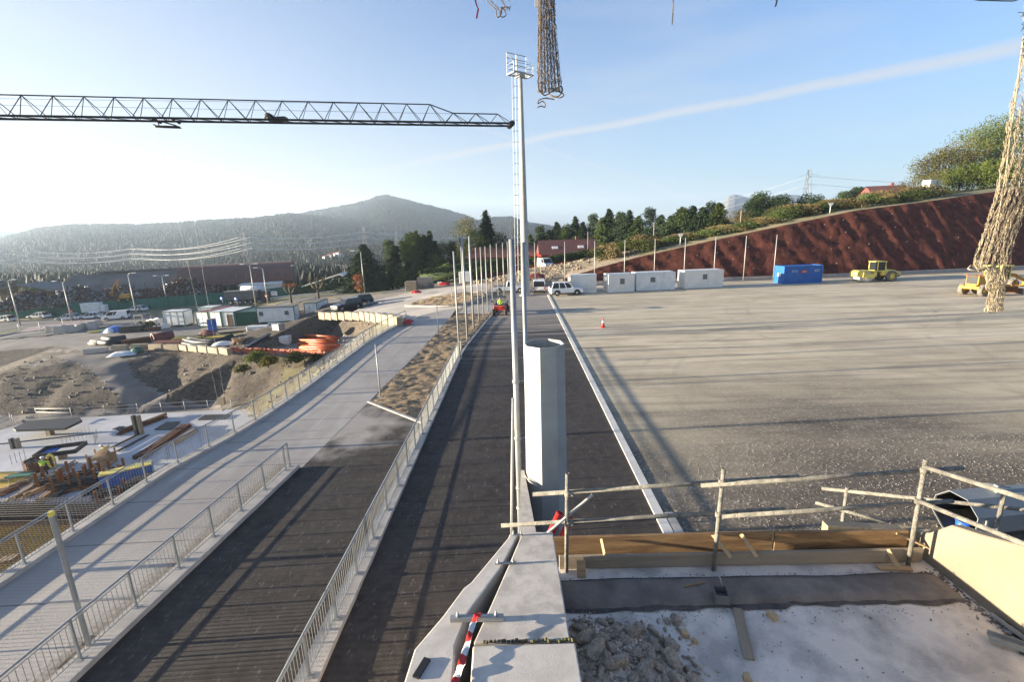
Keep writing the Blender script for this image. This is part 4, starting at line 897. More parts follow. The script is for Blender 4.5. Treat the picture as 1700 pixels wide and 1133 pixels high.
# rubble heap
def rock_mesh(seed, sx, sy, sz):
    r_ = random.Random(seed); bm = bmesh.new(); bmesh.ops.create_icosphere(bm, subdivisions=2, radius=1)
    for k in range(7):
        n = Vector((r_.gauss(0, 1), r_.gauss(0, 1), r_.gauss(0, 1))).normalized(); d = r_.uniform(.45, .8)
        for v in bm.verts:
            e = v.co.dot(n) - d
            if e > 0: v.co -= n * e
    for v in bm.verts: v.co = Vector((v.co.x * sx, v.co.y * sy, v.co.z * sz)) * r_.uniform(.95, 1.05)
    me = bpy.data.meshes.new('lump'); bm.to_mesh(me); bm.free(); me.materials.append(M['rock']); return me
def rubble():
    RK = [rock_mesh(i, 1, rnd.uniform(.55, .9), rnd.uniform(.4, .7)) for i in range(9)]
    def hz(x, y):   # heap height
        d = ((x - .68) / .78) ** 2 + ((y - 3.25) / .82) ** 2
        return ZF + .19 * max(0, 1 - d) ** .7
    b = MB(); rows = []
    for y in np.arange(2.3, 4.15, .035): rows.append([Vector((x, y, hz(x, y) - .008 + .03 * float(vnoise(x, y, .08, 5)) * (1 if hz(x, y) > ZF else 0))) for x in np.arange(.36, 1.6, .035)])
    b.grid(rows)
    for i in range(2600):
        x = rnd.uniform(.37, 1.8); y = rnd.uniform(2.6, 4.25); d = ((x - .68) / .9) ** 2 + ((y - 3.3) / .95) ** 2
        if rnd.random() < math.exp(-d * 1.6) * 1.2:
            s_ = rnd.uniform(.006, .022) * (1.3 if d < .8 else .7); z = hz(x, y); q = Quaternion((rnd.gauss(0, 1), rnd.gauss(0, 1), rnd.gauss(0, 1), rnd.gauss(0, 1))).normalized()
            b.box((x, y, z + s_ * .4), (s_ * 2, s_ * 1.4, s_), q=q, taper=.7)
    tag(b.build('rubble', 'rock'), 'fine rubble and grit heaped between the broken lumps', 'rubble', kind='stuff')
    n = 0; tries = 0; placed = []
    while n < 170 and tries < 9000:
        tries += 1; x = rnd.gauss(.78, .34); y = rnd.gauss(3.35, .36)
        if x < .46 or x > 1.55 or y < 2.75 or y > 4.1: continue
        s_ = rnd.uniform(.022, .06) if n > 40 else rnd.uniform(.07, .14)
        if y < 2.8 + s_: continue
        if x - s_ < .40: x = .42 + s_
        if any((x - a) ** 2 + (y - c) ** 2 < ((s_ + d) * .66) ** 2 for a, c, d in placed): continue
        placed.append((x, y, s_)); o = bpy.data.objects.new('concrete_lump', RK[n % 9]); col.objects.link(o); o.location = (x, y, hz(x, y) + s_ * .32); o.scale = (s_, s_, s_)
        o.rotation_euler = (rnd.uniform(-.5, .5), rnd.uniform(-.5, .5), rnd.uniform(0, 6)); n += 1
        big = s_ > .075
        tag(o, 'large broken concrete lump lying in the rubble heap by the parapet' if s_ > .07 else 'small broken concrete lump in the rubble heap by the parapet', 'concrete lump', 'large lumps in the rubble heap' if s_ > .07 else 'small lumps in the rubble heap')
rubble()

# ------------------------------------------------------------------ vehicles
def wheel(t, x, y, r, wd=.22, ty='tyre', rim='rim', loc=None):
    m = MB(); m.ring((0, 0, 0), r, wd, 20, axis='y', ri=r * .62); o = m.build('wheel', ty, t); o.location = (x, y, r)
    m = MB(); m.ring((0, 0, 0), r * .63, wd * .7, 14, axis='y'); 
    for k in range(5):
        a = k * 2 * math.pi / 5; m.box((math.cos(a) * r * .34, 0, math.sin(a) * r * .34), (r * .16, wd * .8, r * .16))
    m.build('rim', rim, o); return o
def car(name, label, cat, loc, rz, L_, W_, H_, kind, paint, grp=None, r=.34):
    t = thing(name, label, cat, loc, rz, grp); hl = L_ / 2; zb = .28; belt = H_ * (.58 if kind != 'van' else .56)
    def arc(cx): return [(cx + (r + .07) * math.cos(a), .02 + r + (r + .07) * math.sin(a)) for a in np.linspace(math.pi * 1.0, 0, 8)]
    xa, xf = -hl + L_ * .19, hl - L_ * .19
    up = {'suv': [(hl, .62), (hl - .05, belt * .86), (hl - .95, belt), (-hl + .03, belt), (-hl, .6)],
          'hatch': [(hl, .5), (hl - .1, belt * .8), (hl - 1.0, belt), (-hl + .08, belt), (-hl, .55)],
          'van': [(hl, .6), (hl - .05, belt * .8), (hl - .7, belt), (-hl + .02, belt), (-hl, .5)],
          'pickup': [(hl, .62), (hl - .06, belt * .86), (hl - 1.25, belt), (-.35, belt), (-.35, belt * .98), (-hl + .02, belt * .98), (-hl, .6)]}[kind]
    poly = [(-hl, zb + .05)] + [(x, max(z, zb)) for x, z in arc(xa)] + [(x, max(z, zb)) for x, z in arc(xf)] + [(hl, zb + .05)] + up
    m = MB(); m.prism(poly, -W_ / 2, W_ / 2, axis='y'); b = bev(m.build('body', paint, t, fixn=True), .05, 2)
    m = MB(); m.box((0, 0, zb + .12), (L_ * .93, W_ * .82, .3)); m.build('underbody', 'black', t)
    g = {'suv': (-hl + .05, hl - 1.35, -hl + .35, hl - 2.0), 'hatch': (-hl + .1, hl - 1.1, -hl + .75, hl - 2.0), 'van': (-hl + .02, hl - .72, -hl + .08, hl - 1.45), 'pickup': (-.45, hl - 1.45, -.3, hl - 2.05)}[kind]
    def cab(x0, x1, X0, X1, w0, w1, z0, z1, mat_, nm):
        m = MB(); m.add([(x0, -w0, z0), (x1, -w0, z0), (x1, w0, z0), (x0, w0, z0), (X0, -w1, z1), (X1, -w1, z1), (X1, w1, z1), (X0, w1, z1)], [(3, 2, 1, 0), (4, 5, 6, 7), (0, 1, 5, 4), (1, 2, 6, 5), (2, 3, 7, 6), (3, 0, 4, 7)]); return m.build(nm, mat_, t)
    w0, w1 = W_ / 2 - .06, W_ / 2 - (.2 if kind != 'van' else .1)
    cab(g[0], g[1], g[2], g[3], w0, w1, belt, H_ - .05, 'glass', 'window_glass')
    m = MB(); m.box(((g[2] + g[3]) / 2, 0, H_ - .03), (g[3] - g[2] + .04, w1 * 2 + .04, .06))
    def P(fx, s_): # pillar from belt to roof at fraction fx
        a = (g[0] + (g[1] - g[0]) * fx, s_ * (w0 + .012), belt - .02); c = (g[2] + (g[3] - g[2]) * fx, s_ * (w1 + .012), H_ - .04); m.tube([a, c], .045, 4, twist=.5)
    for s_ in (-1, 1):
        for fx in ((0.01, .36, .68, .99) if kind != 'pickup' else (.02, .5, .98)): P(fx, s_)
    if kind == 'van':
        for s_ in (-1, 1): m.add([(g[0] + .05, s_ * (w0 + .01), belt - .03), (g[0] + (g[1] - g[0]) * .55, s_ * (w0 + .01), belt - .03), (g[2] + (g[3] - g[2]) * .52, s_ * (w1 + .012), H_ - .04), (g[2] + .05, s_ * (w1 + .012), H_ - .04)], [(0, 1, 2, 3)])
    bev(m.build('roof', paint, t), .01)
    if kind == 'pickup':
        m = MB(); m.box((-hl / 2 - .25, 0, belt * .985), (hl - .6, W_ - .3, .03)); m.build('load_bed', 'black', t)
        m = MB(); m.tube([(-.6, -w1, belt), (-.6, -w1, H_ - .1), (-.6, w1, H_ - .1), (-.6, w1, belt)], .03, 6); m.build('roll_bar', 'black', t)
    for s_ in (-1, 1):
        for x in (xa, xf): wheel(t, x, s_ * (W_ / 2 - .12), r)
        m = MB(); m.box((hl - .06, s_ * W_ * .36, belt * .72), (.16, .3, .15)); m.build('headlight', 'glass' if paint != 'cardark' else 'rim', t)
        m = MB(); m.box((-hl + .04, s_ * W_ * .43, belt * .78), (.14, .16, .3 if kind != 'hatch' else .16)); m.build('tail_light', 'red', t)
        m = MB(); m.box((g[1] - .25, s_ * (W_ / 2 + .08), belt + .06), (.1, .18, .13)); m.build('wing_mirror', paint, t)
        m = MB(); m.box((g[0] + (g[1] - g[0]) * .5, s_ * (W_ / 2 + .003), belt * .84), (.16, .015, .03)); m.build('door_handle', 'black', t)
    m = MB(); m.box((hl - .02, 0, belt * .55), (.08, W_ * .55, .2)); m.box((hl + .01, 0, .38), (.1, W_ * .9, .14)); m.build('grille', 'black', t)
    m = MB(); m.box((-hl + .0, 0, .42), (.1, W_ * .9, .16)); m.build('bumper', 'black' if kind in ('van', 'pickup') else paint, t)
    m = MB(); m.box((-hl - .02, 0, belt * .62), (.03, .5, .11)); m.build('number_plate', 'white', t)
    if kind == 'suv' and paint == 'carwhite':
        m = MB(); m.ring((-hl - .12, .2, belt * .85), .34, .2, 18, axis='x'); m.build('spare_wheel', 'carwhite', t)
    return t
def onG(px, py, z): g = G(px, py, z); return Vector((g.x, g.y, H(g.x, g.y)))
g = G(941, 491, 0); car('car', 'large white off-road car with rear spare wheel parked beside the first white cabin', 'car', (g.x, g.y + .7, .0), R(4), 4.5, 1.85, 1.85, 'suv', 'carwhite', None, .38)
g = G(896, 488, 0); car('van', 'small white van seen from behind on the asphalt beyond the poles', 'van', (g.x, g.y + 2, .0), R(88), 4.2, 1.75, 1.85, 'van', 'carwhite')
g = G(846, 486.5, 0); car('pickup_truck', 'white pickup truck parked across the end of the road behind the poles', 'pickup truck', (g.x, g.y + .6, H(g.x, g.y + .6)), R(2), 5.0, 1.8, 1.75, 'pickup', 'carwhite', None, .37)
def slopeloc(px, py, z0):
    g = G(px, py, z0)
    for _ in range(30): g = G(px, py, H(g.x, g.y))
    return g
g = slopeloc(577, 514, -2.2); car('car', 'dark off-road car facing the camera beside the concrete block wall', 'car', tuple(g), R(-128), 4.7, 1.9, 1.8, 'suv', 'cardark', 'dark cars parked on the far road', .38)
g = slopeloc(597, 505, -2.4); car('car', 'dark car parked directly behind the dark off-road car', 'car', tuple(g), R(-150), 4.5, 1.85, 1.6, 'suv', 'cardark', 'dark cars parked on the far road', .36)
GW = 'white cars at the roundabout'
for px, py, rz, k, lab in ((66, 529, 178, 'hatch', 'white car at the left of the roundabout beside the green fence'), (115, 532, 186, 'hatch', 'white car on the roundabout just left of the no-entry sign'), (151, 530, 200, 'hatch', 'white car on the roundabout just right of the no-entry sign'),
                         (194, 531, 200, 'van', 'white van on the roundabout before the blue signs'), (228, 517.5, 182, 'hatch', 'white car farthest right along the green fence')):
    g = slopeloc(px, py, -6.5); car('van' if k == 'van' else 'car', lab, 'van' if k == 'van' else 'car', tuple(g), R(rz), 4.6 if k == 'van' else 4.2, 1.8, 1.9 if k == 'van' else 1.45, k, 'carwhite', GW, .31)
g = slopeloc(8, 535, -6.5); car('car', 'silver grey car cut by the left frame edge', 'car', tuple(g), R(178), 4.3, 1.75, 1.45, 'hatch', 'greypanel', GW, .31)
g = AY(905, 436, 101); car('van', 'white van parked on the bank below the red-roofed house', 'van', (g.x, g.y, H(g.x, g.y)), R(-70), 4.6, 1.9, 2.1, 'van', 'carwhite')

def person(name, label, loc, rz, pose='stand', sc=1.0, parent=None):
    t = thing(name, label, 'person', loc, rz); t.scale = (sc, sc, sc)
    bend = .35 if pose == 'bend' else .05
    hip = Vector((0, 0, .92)); ch = hip + Vector((0, bend * .42, .40)); nk = ch + Vector((0, bend * .2, .15)); hd = nk + Vector((0, bend * .12 + .02, .17))
    if pose == 'sit': hip.z = .5; ch = hip + Vector((0, -.03, .42)); nk = ch + Vector((0, .02, .14)); hd = nk + Vector((0, .03, .17))
    V = [hip, hip.lerp(ch, .5), ch, nk, hd]; Rr = [.15, .14, .16, .06, .095]; E = [(0, 1), (1, 2), (2, 3), (3, 4)]; top = hd + Vector((0, 0, .07)); V.append(top); Rr.append(.085); E.append((4, 5))
    arms = []
    for s_ in (-1, 1):
        sh = ch + Vector((s_ * .19, 0, .08)); el = sh + (Vector((s_ * .08, .10, -.27)) if pose != 'bend' else Vector((s_ * .10, .16, -.22))); wr = el + (Vector((-s_ * .02, .14, -.2)) if pose != 'sit' else Vector((-s_ * .05, .25, .02)))
        i = len(V); V += [sh, el, wr, wr + Vector((0, .03, -.07))]; Rr += [.062, .048, .032, .034]; E += [(2, i), (i, i + 1), (i + 1, i + 2), (i + 2, i + 3)]
        for k in range(4):
            j = len(V); bse = V[i + 3] + Vector((s_ * (.03 - .02 * k) * .6, (.02 - .014 * k), -.02)); V += [bse + Vector((0, .004, -.03)), bse + Vector((0, .014, -.06 + abs(k - 1.3) * .006))]; Rr += [.009, .008]; E += [(i + 3, j), (j, j + 1)]
        j = len(V); V += [V[i + 2] + Vector((-s_ * .035, .03, -.05))]; Rr += [.011]; E += [(i + 2, j)]
        arms.append((sh, el, wr))
    legs = []
    for s_ in (-1, 1):
        if pose == 'sit': kn = hip + Vector((s_ * .1, .42, .02)); an_ = kn + Vector((0, .05, -.40))
        else: kn = Vector((s_ * .13, .05 + s_ * .08, .49)); an_ = Vector((s_ * .15, s_ * .14 - .02, .08))
        lh = hip + Vector((s_ * .09, 0, -.04)); i = len(V); V += [lh, kn, an_, an_ + Vector((0, .14, -.04))]; Rr += [.095, .062, .045, .04]; E += [(0, i), (i, i + 1), (i + 1, i + 2), (i + 2, i + 3)]; legs.append((lh, kn, an_))
    def skin(nm, V, E, Rr, m, ss=1):
        me = bpy.data.meshes.new(nm); me.from_pydata([tuple(v) for v in V], E, []); o = bpy.data.objects.new(nm, me); col.objects.link(o); o.parent = t; me.materials.append(M[m])
        o.modifiers.new('skin', 'SKIN'); 
        if not me.skin_vertices: 
            bm = bmesh.new(); bm.from_mesh(me); bm.verts.layers.skin.verify(); bm.to_mesh(me); bm.free()
        for i, sv_ in enumerate(me.skin_vertices[0].data): sv_.radius = (Rr[i], Rr[i]); sv_.use_root = i == 0
        sb = o.modifiers.new('s', 'SUBSURF'); sb.levels = ss; sb.render_levels = ss; return o
    skin('body', V, E, Rr, 'skin')
    jv = [hip + Vector((0, 0, .0)), hip.lerp(ch, .5), ch, ch.lerp(nk, .6)]; jr = [.18, .17, .19, .10]; je = [(0, 1), (1, 2), (2, 3)]
    for sh, el, wr in arms: i = len(jv); jv += [sh, el, el.lerp(wr, .85)]; jr += [.085, .068, .052]; je += [(2, i), (i, i + 1), (i + 1, i + 2)]
    skin('jacket', jv, je, jr, 'hivis')
    tv = [hip + Vector((0, 0, .02))]; tr = [.165]; te = []
    for lh, kn, an_ in legs: i = len(tv); tv += [lh, kn, an_ + Vector((0, 0, .03))]; tr += [.11, .08, .062]; te += [(0, i), (i, i + 1), (i + 1, i + 2)]
    skin('trousers', tv, te, tr, 'trousers')
    m = MB()
    for lh, kn, an_ in legs: m.tube([an_ + Vector((0, -.06, -.02)), an_ + Vector((0, .18, -.035))], .052, 8)
    m.build('boots', 'black', t)
    m = MB(); c = hd + Vector((0, 0, .06)); rows = []
    for k in range(6):
        a = k / 5 * math.pi / 2; rows.append([c + Vector((math.cos(b_) * .125 * math.cos(a), math.sin(b_) * .14 * math.cos(a), .11 * math.sin(a))) for b_ in np.linspace(0, 2 * math.pi, 15)])
    m.grid(rows); m.box(c + Vector((0, .15, .0)), (.16, .08, .012)); m.build('helmet', 'white', t)
    f = MB(); 
    for s_ in (-1, 1): f.box(hd + Vector((s_ * .035, .094, .01)), (.02, .01, .012))
    f.box(hd + Vector((0, .105, -.02)), (.022, .025, .035)); f.box(hd + Vector((0, .092, -.055)), (.045, .01, .01)); f.build('face', 'skin', t)
    return t
# red utility tractor with driver
g = G(832, 521, 0); t = thing('tractor', 'red utility tractor with roll cage driving on the asphalt near the poles', 'tractor', (g.x, g.y, 0), R(-96)); TR = t
m = MB(); m.box((.35, 0, .72), (1.7, 1.25, .42)); m.box((1.15, 0, .95), (.7, 1.2, .25)); bev(m.build('bodywork', 'red', t), .05, 2)
m = MB(); m.box((-.9, 0, .82), (1.2, 1.35, .32)); m.box((-.9, .66, 1.02), (1.2, .05, .14)); m.box((-.9, -.66, 1.02), (1.2, .05, .14)); m.build('load_bed', 'black', t)
m = MB()
for s_ in (-1, 1):
    m.tube([(.85, s_ * .6, .95), (.55, s_ * .55, 1.9), (-.4, s_ * .55, 1.9), (-.45, s_ * .6, .95)], .035, 8)
for x in (.55, -.4): m.tube([(x, -.55, 1.9), (x, .55, 1.9)], .035, 8)
m.box((.08, 0, 1.93), (1.05, 1.15, .04)); m.build('roll_cage', 'black', t)
for s_ in (-1, 1):
    for x, r_ in ((1.15, .36), (-.95, .38)): wheel(t, x, s_ * .68, r_, .28)
    m = MB(); m.box((1.5, s_ * .42, .95), (.06, .2, .14)); m.build('headlight', 'glass', t)
    m = MB(); m.tube([(.6, s_ * .6, 1.35), (.62, s_ * .85, 1.45)], .012, 5); m.box((.62, s_ * .88, 1.48), (.03, .14, .2)); m.build('wing_mirror', 'black', t)
person('person', 'driver in hi-vis vest and white helmet sitting in the red tractor', (g.x - .05, g.y - .05, .52), R(178), 'sit')
# two-seat bench etc below driver
m = MB(); m.box((0, 0, .75), (.55, 1.1, .5)); m.build('seat', 'black', t)

# road roller
def roller():
    g = G(1452, 464, 0); t = thing('road_roller', 'pale yellow single drum road roller in front of the brown slope', 'road roller', (g.x - 1.6, g.y - 2.2, 0), R(188)); 
    m = MB(); m.ring((2.1, 0, .75), .75, 2.0, 28, axis='y'); m.build('drum', 'greypanel', t)
    m = MB(); m.box((2.1, 1.15, .95), (1.5, .22, .65)); m.box((2.1, -1.15, .95), (1.5, .22, .65)); m.box((3.0, 0, 1.15), (.45, 2.5, .75)); m.box((1.2, 0, 1.15), (.4, 2.5, .7)); m.box((2.1, 0, 1.6), (1.9, 2.3, .15)); bev(m.build('drum_frame', 'yellow', t), .06, 2)
    m = MB(); m.box((.4, 0, .95), (1.3, 1.0, .6)); m.build('articulation', 'black', t)
    m = MB(); m.prism([(-.2, .9), (-.2, 1.55), (-1.0, 1.75), (-1.9, 1.7), (-3.3, 1.25), (-3.3, .85), (-2.4, .8)], -.85, .85, axis='y'); bev(m.build('engine_hood', 'yellow', t, fixn=True), .06, 2)
    m = MB(); m.box((-2.8, 0, .8), (1.1, 1.5, .4)); m.build('rear_weight', 'black', t)
    for s_ in (-1, 1):
        o = wheel(t, -1.6, s_ * 1.0, .78, .55, 'tyredusty', 'yellow')
        m = MB(); m.box((-2.9, s_ * .855, 1.1), (.35, .02, .12)); m.build('vent', 'black', t)
    m = MB()
    for x in (.55, -.75):
        for s_ in (-1, 1): m.box((x, s_ * .72, 2.2), (.09, .09, 1.35))
    m.box((-.1, 0, 2.92), (1.55, 1.65, .1)); m.box((-.1, 0, 1.6), (1.4, 1.5, .12)); m.box((-.85, 0, 1.9), (.12, 1.5, .6)); m.build('cab_frame', 'yellow', t)
    m = MB(); m.box((-.1, 0, 2.25), (1.28, 1.42, 1.2)); m.build('cab_glass', 'glass', t)
roller()
def grader():
    g = G(1602, 493, 0); t = thing('motor_grader', 'amber motor grader standing on the gravel behind the hanging net', 'motor grader', (g.x + 3.6, g.y + 1.3, 0), R(193))
    m = MB(); m.box((1.2, 0, 1.75), (2.6, 1.3, 1.0)); m.box((2.5, 0, .95), (.5, 2.0, .35)); m.box((1.0, 0, 1.05), (3.2, 1.1, .5)); bev(m.build('engine_body', 'catyellow', t), .06, 2)
    m = MB(); m.box((2.52, 0, 1.8), (.05, 1.1, .85)); [m.box((2.56, 0, 1.5 + k * .15), (.04, 1.0, .04)) for k in range(5)]; m.build('radiator_grille', 'black', t)
    for s_ in (-1, 1):
        for x in (2.0, .1): wheel(t, x, s_ * 1.0, .68, .42, 'tyredusty', 'catyellow')
        wheel(t, -5.6, s_ * 1.0, .68, .42, 'tyredusty', 'catyellow')
        m = MB(); m.box((2.45, s_ * .62, 2.35), (.12, .16, .2)); m.build('tail_light', 'red', t)
    m = MB()
    for x in (-.4, -1.9):
        for s_ in (-1, 1): m.box((x, s_ * .75, 2.5), (.1, .1, 1.5))
    m.box((-1.15, 0, 3.3), (1.9, 1.8, .12)); m.build('cab_frame', 'yellow', t)
    m = MB(); m.box((-1.15, 0, 2.45), (1.45, 1.45, 1.5)); m.build('cab_glass', 'glass', t)
    m = MB(); m.tube([(-1.9, 0, 1.8), (-3.6, 0, 2.15), (-5.6, 0, 1.4)], .2, 4, twist=.5); m.tube([(-3.2, -.6, 2.2), (-3.2, .6, 2.2)], .1, 8); m.tube([(-5.6, -1, .7), (-5.6, 1, .7)], .1, 8); m.tube([(-5.6, 0, .7), (-5.6, 0, 1.4)], .14, 8)
    m.tube([(-3.4, .5, 2.2), (-3.3, .8, .9)], .06, 8); m.tube([(-3.4, -.5, 2.2), (-3.3, -.8, .9)], .06, 8); m.ring((-3.2, 0, .85), .75, .12, 24, axis='z', ri=.6); m.build('front_frame', 'catyellow', t)
    m = MB(); rows = []; 
    for s_ in (-1.9, 1.9): rows.append([Vector((-3.1 + .16 * math.cos(a) + s_ * .25, s_, .42 + .34 * math.sin(a))) for a in np.linspace(-1.3, 1.3, 8)])
    m.grid(rows); m.build('blade', 'rust', t)
    m = MB(); m.tube([(.3, .3, 2.2), (.3, .3, 2.9)], .07, 10); m.build('exhaust', 'black', t)
grader()

# ------------------------------------------------------------------ cabins and containers
def cabin(name, label, p_left, p_right, h_, depth, m_wall, m_frame, grp, feats=(), z=None, m_roof=None, cat='cabin', zoff=.08):
    """front face runs from p_left to p_right on the ground; the body goes away from the camera"""
    a = Vector(p_left); c = Vector(p_right); z = min(a.z, c.z) if z is None else z; d = Vector((c.x - a.x, c.y - a.y, 0)); L_ = d.length
    t = thing(name, label, cat, (a.x, a.y, z + zoff), math.atan2(d.y, d.x), grp); e = .09
    m = MB(); m.box((L_ / 2, depth / 2, h_ / 2), (L_ - .06, depth - .06, h_ - .1)); n = int(L_ / 1.0)
    for k in range(1, n): m.box((k * L_ / n, .022, h_ / 2), (.02, .03, h_ - .3))
    m.build('wall_panel', m_wall, t)
    m = MB()
    for x in (e / 2, L_ - e / 2):
        for y in (e / 2, depth - e / 2): m.box((x, y, h_ / 2), (e + .02, e + .02, h_))
    for zz in (e / 2, h_ - e / 2):
        for y in (e / 2 - .006, depth - e / 2 + .006): m.box((L_ / 2, y, zz), (L_, e, e * 1.5))
        for x in (e / 2 - .006, L_ - e / 2 + .006): m.box((x, depth / 2, zz), (e, depth, e * 1.5))
    m.build('frame', m_frame, t)
    m = MB(); m.box((L_ / 2, depth / 2, h_ + .01), (L_ - .12, depth - .12, .06)); m.build('roof', m_roof or m_wall, t)
    m = MB(); [m.box((x, y, -zoff / 2 - .05), (.3, .2, zoff + .1)) for x in (.3, L_ - .3) for y in (.2, depth - .2)]; m.build('foot', 'conc', t)
    for f in feats:
        if f[0] == 'win':
            x, zz, ww, hh = f[1] * L_, f[2], f[3], f[4]; m = MB(); 
            for sx in (-1, 1): m.box((x + sx * ww / 2, -.005, zz), (.06, .06, hh + .1))
            for sz in (-1, 1): m.box((x, -.004, zz + sz * hh / 2), (ww + .05, .062, .06))
            w_ = m.build('window', 'white', t); m = MB(); m.box((x, .0, zz), (ww - .04, .03, hh - .04)); m.build('pane', 'glass', w_)
            m = MB(); [m.box((x - ww / 2 + (k + .5) * ww / 6, -.02, zz), (.02, .02, hh)) for k in range(6)]; m.build('grille', 'white', w_)
        if f[0] == 'door':
            x = f[1] * L_; m = MB(); m.box((x, .0, 1.03), (.85, .05, 1.98)); d_ = m.build('door', f[2], t)
            m = MB(); [m.box((x + sx * .45, -.01, 1.05), (.04, .06, 2.06)) for sx in (-1, 1)]; m.box((x, -.011, 2.08), (.94, .06, .04)); m.build('frame', m_frame, d_)
            m = MB(); m.box((x + .34, -.05, 1.0), (.12, .04, .03)); m.build('handle', 'galv', d_)
        if f[0] == 'ac':
            m = MB(); m.box((-.2, depth * .4, h_ - .6), (.4, .7, .55)); m.build('air_conditioner', 'white', t)
            m = MB(); 
    return t
def P3(px, py, z): return G(px, py, z)
GCB = 'white site cabins in a row before the brown slope'
cabin('site_cabin', 'plain white site cabin, leftmost of the row, beside the white off-road car', P3(947, 487.5, 0), P3(990, 487, 0), 2.5, 2.4, 'greypanel', 'white', GCB, (('ac',),), 0)
cabin('site_cabin', 'white site cabin with one small window, second of the row', P3(1010, 487, 0), P3(1053, 485, 0), 2.5, 2.4, 'greypanel', 'white', GCB, (('win', .53, 1.5, .75, .85), ('ac',)), 0)
cabin('site_cabin', 'long white site cabin with a small window and a door at its right', P3(1056, 484, 0), P3(1120.5, 481.5, 0), 2.5, 2.4, 'white', 'white', GCB, (('win', .42, 1.5, .8, .8), ('door', .77, 'white')), 0)
cabin('site_cabin', 'white site cabin with one window, last of the row before the gap', P3(1137, 480.5, 0), P3(1200, 477.5, 0), 2.5, 2.4, 'greypanel', 'white', GCB, (('win', .51, 1.6, .75, .8),), 0)
def container(label, a, c, h_, depth, m, grp=None, signs=None, z=None, zoff=.1):
    a = Vector(a); c = Vector(c); d = Vector((c.x - a.x, c.y - a.y, 0)); L_ = d.length
    t = thing('shipping_container', label, 'container', (a.x, a.y, a.z if z is None else z), math.atan2(d.y, d.x), grp); b = MB()
    n = int(L_ / .28); w_ = L_ / n
    for y0, s_ in ((.04, 1), (depth - .04, -1)):
        for k in range(n):
            x = k * w_; pr = [(x, y0 + s_ * .05), (x + w_ * .3, y0 + s_ * .05), (x + w_ * .5, y0), (x + w_ * .8, y0), (x + w_, y0 + s_ * .05)]
            for p, q in zip(pr, pr[1:]): b.add([(p[0], p[1], .15), (q[0], q[1], .15), (q[0], q[1], h_ - .12), (p[0], p[1], h_ - .12)], [(0, 1, 2, 3)])
    n2 = int(depth / .28)
    for x0, s_ in ((.04, 1), (L_ - .04, -1)):
        for k in range(n2): b.box((x0 + (.02 if k % 2 else .0) * s_, (k + .5) * depth / n2, h_ / 2), (.05, depth / n2, h_ - .25))
    b.box((L_ / 2, depth / 2, h_ - .07), (L_ - .1, depth - .1, .04)); b.build('corrugated_shell', m, t)
    b = MB()
    for x in (.07, L_ - .07):
        for y in (.07, depth - .07): b.box((x, y, h_ / 2), (.15, .15, h_))
    for zz in (.08, h_ - .06):
        for y in (.06, depth - .06): b.box((L_ / 2, y, zz), (L_, .1, .15))
        for x in (.06, L_ - .06): b.box((x, depth / 2, zz), (.1, depth, .15))
    b.build('frame', m, t)
    return t, L_
tb, Lb = container('blue corrugated shipping container with white and red lettering', P3(1300, 472, 0), P3(1364, 469.5, 0), 2.6, 2.45, 'blue', None, None, 0)
for x, w_, mm, txt in ((.27 * Lb, .9, 'white', 'ELA'), (.85 * Lb, .9, 'white', '0824'), (.52 * Lb, .9, 'red', 'ALQUI')):
    m = MB(); 
    if mm == 'red': m.box((x, .028, 1.75), (1.05, .02, .38)); pnl = m.build('lettering_panel', 'red', tb); text_obj('3064', .3, 'lettering', 'white', pnl, (x, .012, 1.75), (R(90), 0, 0))
    else: text_obj('3531' if x > 3 else '23 LJ', .42, 'lettering', 'white', tb, (x, .034, 1.85), (R(90), 0, 0))
m = MB(); m.box((-.0, 1.2, 1.3), (.02, .8, .5)); m.build('notice', 'white', tb)
# left plateau cabins
Z6 = -6.1
GL = 'white cabins with dark green frames in the lower yard'
cabin('site_cabin', 'white green-framed cabin with two windows at the right end of the lower row', P3(429, 541, Z6), P3(491, 538, Z6), 2.7, 2.5, 'white', 'green', GL, (('win', .12, 1.6, .8, .8), ('win', .80, 1.6, .8, .8)), Z6, 'roofgrey', zoff=.5)
q0 = P3(493, 537, Z6); cabin('site_cabin', 'white green-framed cabin standing behind the two-window cabin', (q0.x + .2, q0.y + 3.2, Z6), (q0.x + 2.6, q0.y + 3.3, Z6), 2.7, 6, 'white', 'green', GL, (('win', .4, 1.8, .4, .5),), Z6, 'roofgrey', zoff=.5)
container('dark green corrugated container between the white cabins of the lower yard', P3(393, 543, Z6), P3(427, 541, Z6), 2.6, 6, 'green', None, None, Z6)
cabin('site_cabin', 'white cabin with an open dark doorway beside the green container', P3(371, 543, Z6), P3(391.5, 542.5, Z6), 2.6, 6, 'white', 'green', GL, (('door', .62, 'rust'),), Z6, 'white', zoff=.1)
cabin('site_cabin', 'narrow white cabin left of the one with the open doorway', P3(350, 543, Z6), P3(369, 543, Z6), 2.6, 6, 'white', 'green', GL, (), Z6, 'white', zoff=.1)
cabin('site_cabin', 'white cabin with a dark reddish roof in the lower yard', P3(328, 543, Z6), P3(348, 543, Z6), 2.6, 7, 'white', 'green', GL, (), Z6, 'darkred', zoff=.1)
cabin('site_cabin', 'wide white cabin at the left end of the lower row', P3(273, 543, Z6), P3(308, 542, Z6), 2.7, 2.5, 'white', 'green', GL, (), Z6, 'white', zoff=.1)
q0 = P3(309, 541, Z6); cabin('site_cabin', 'white cabin set back between the wide cabin and the reddish-roofed one', (q0.x + .6, q0.y + 3, Z6), (q0.x + 3.6, q0.y + 3, Z6), 2.7, 3, 'white', 'green', GL, (), Z6, 'white', zoff=.1)
t = thing('portable_toilet', 'dark blue portable toilet in front of the white cabins', 'toilet', tuple(P3(354, 552, Z6)), R(5))
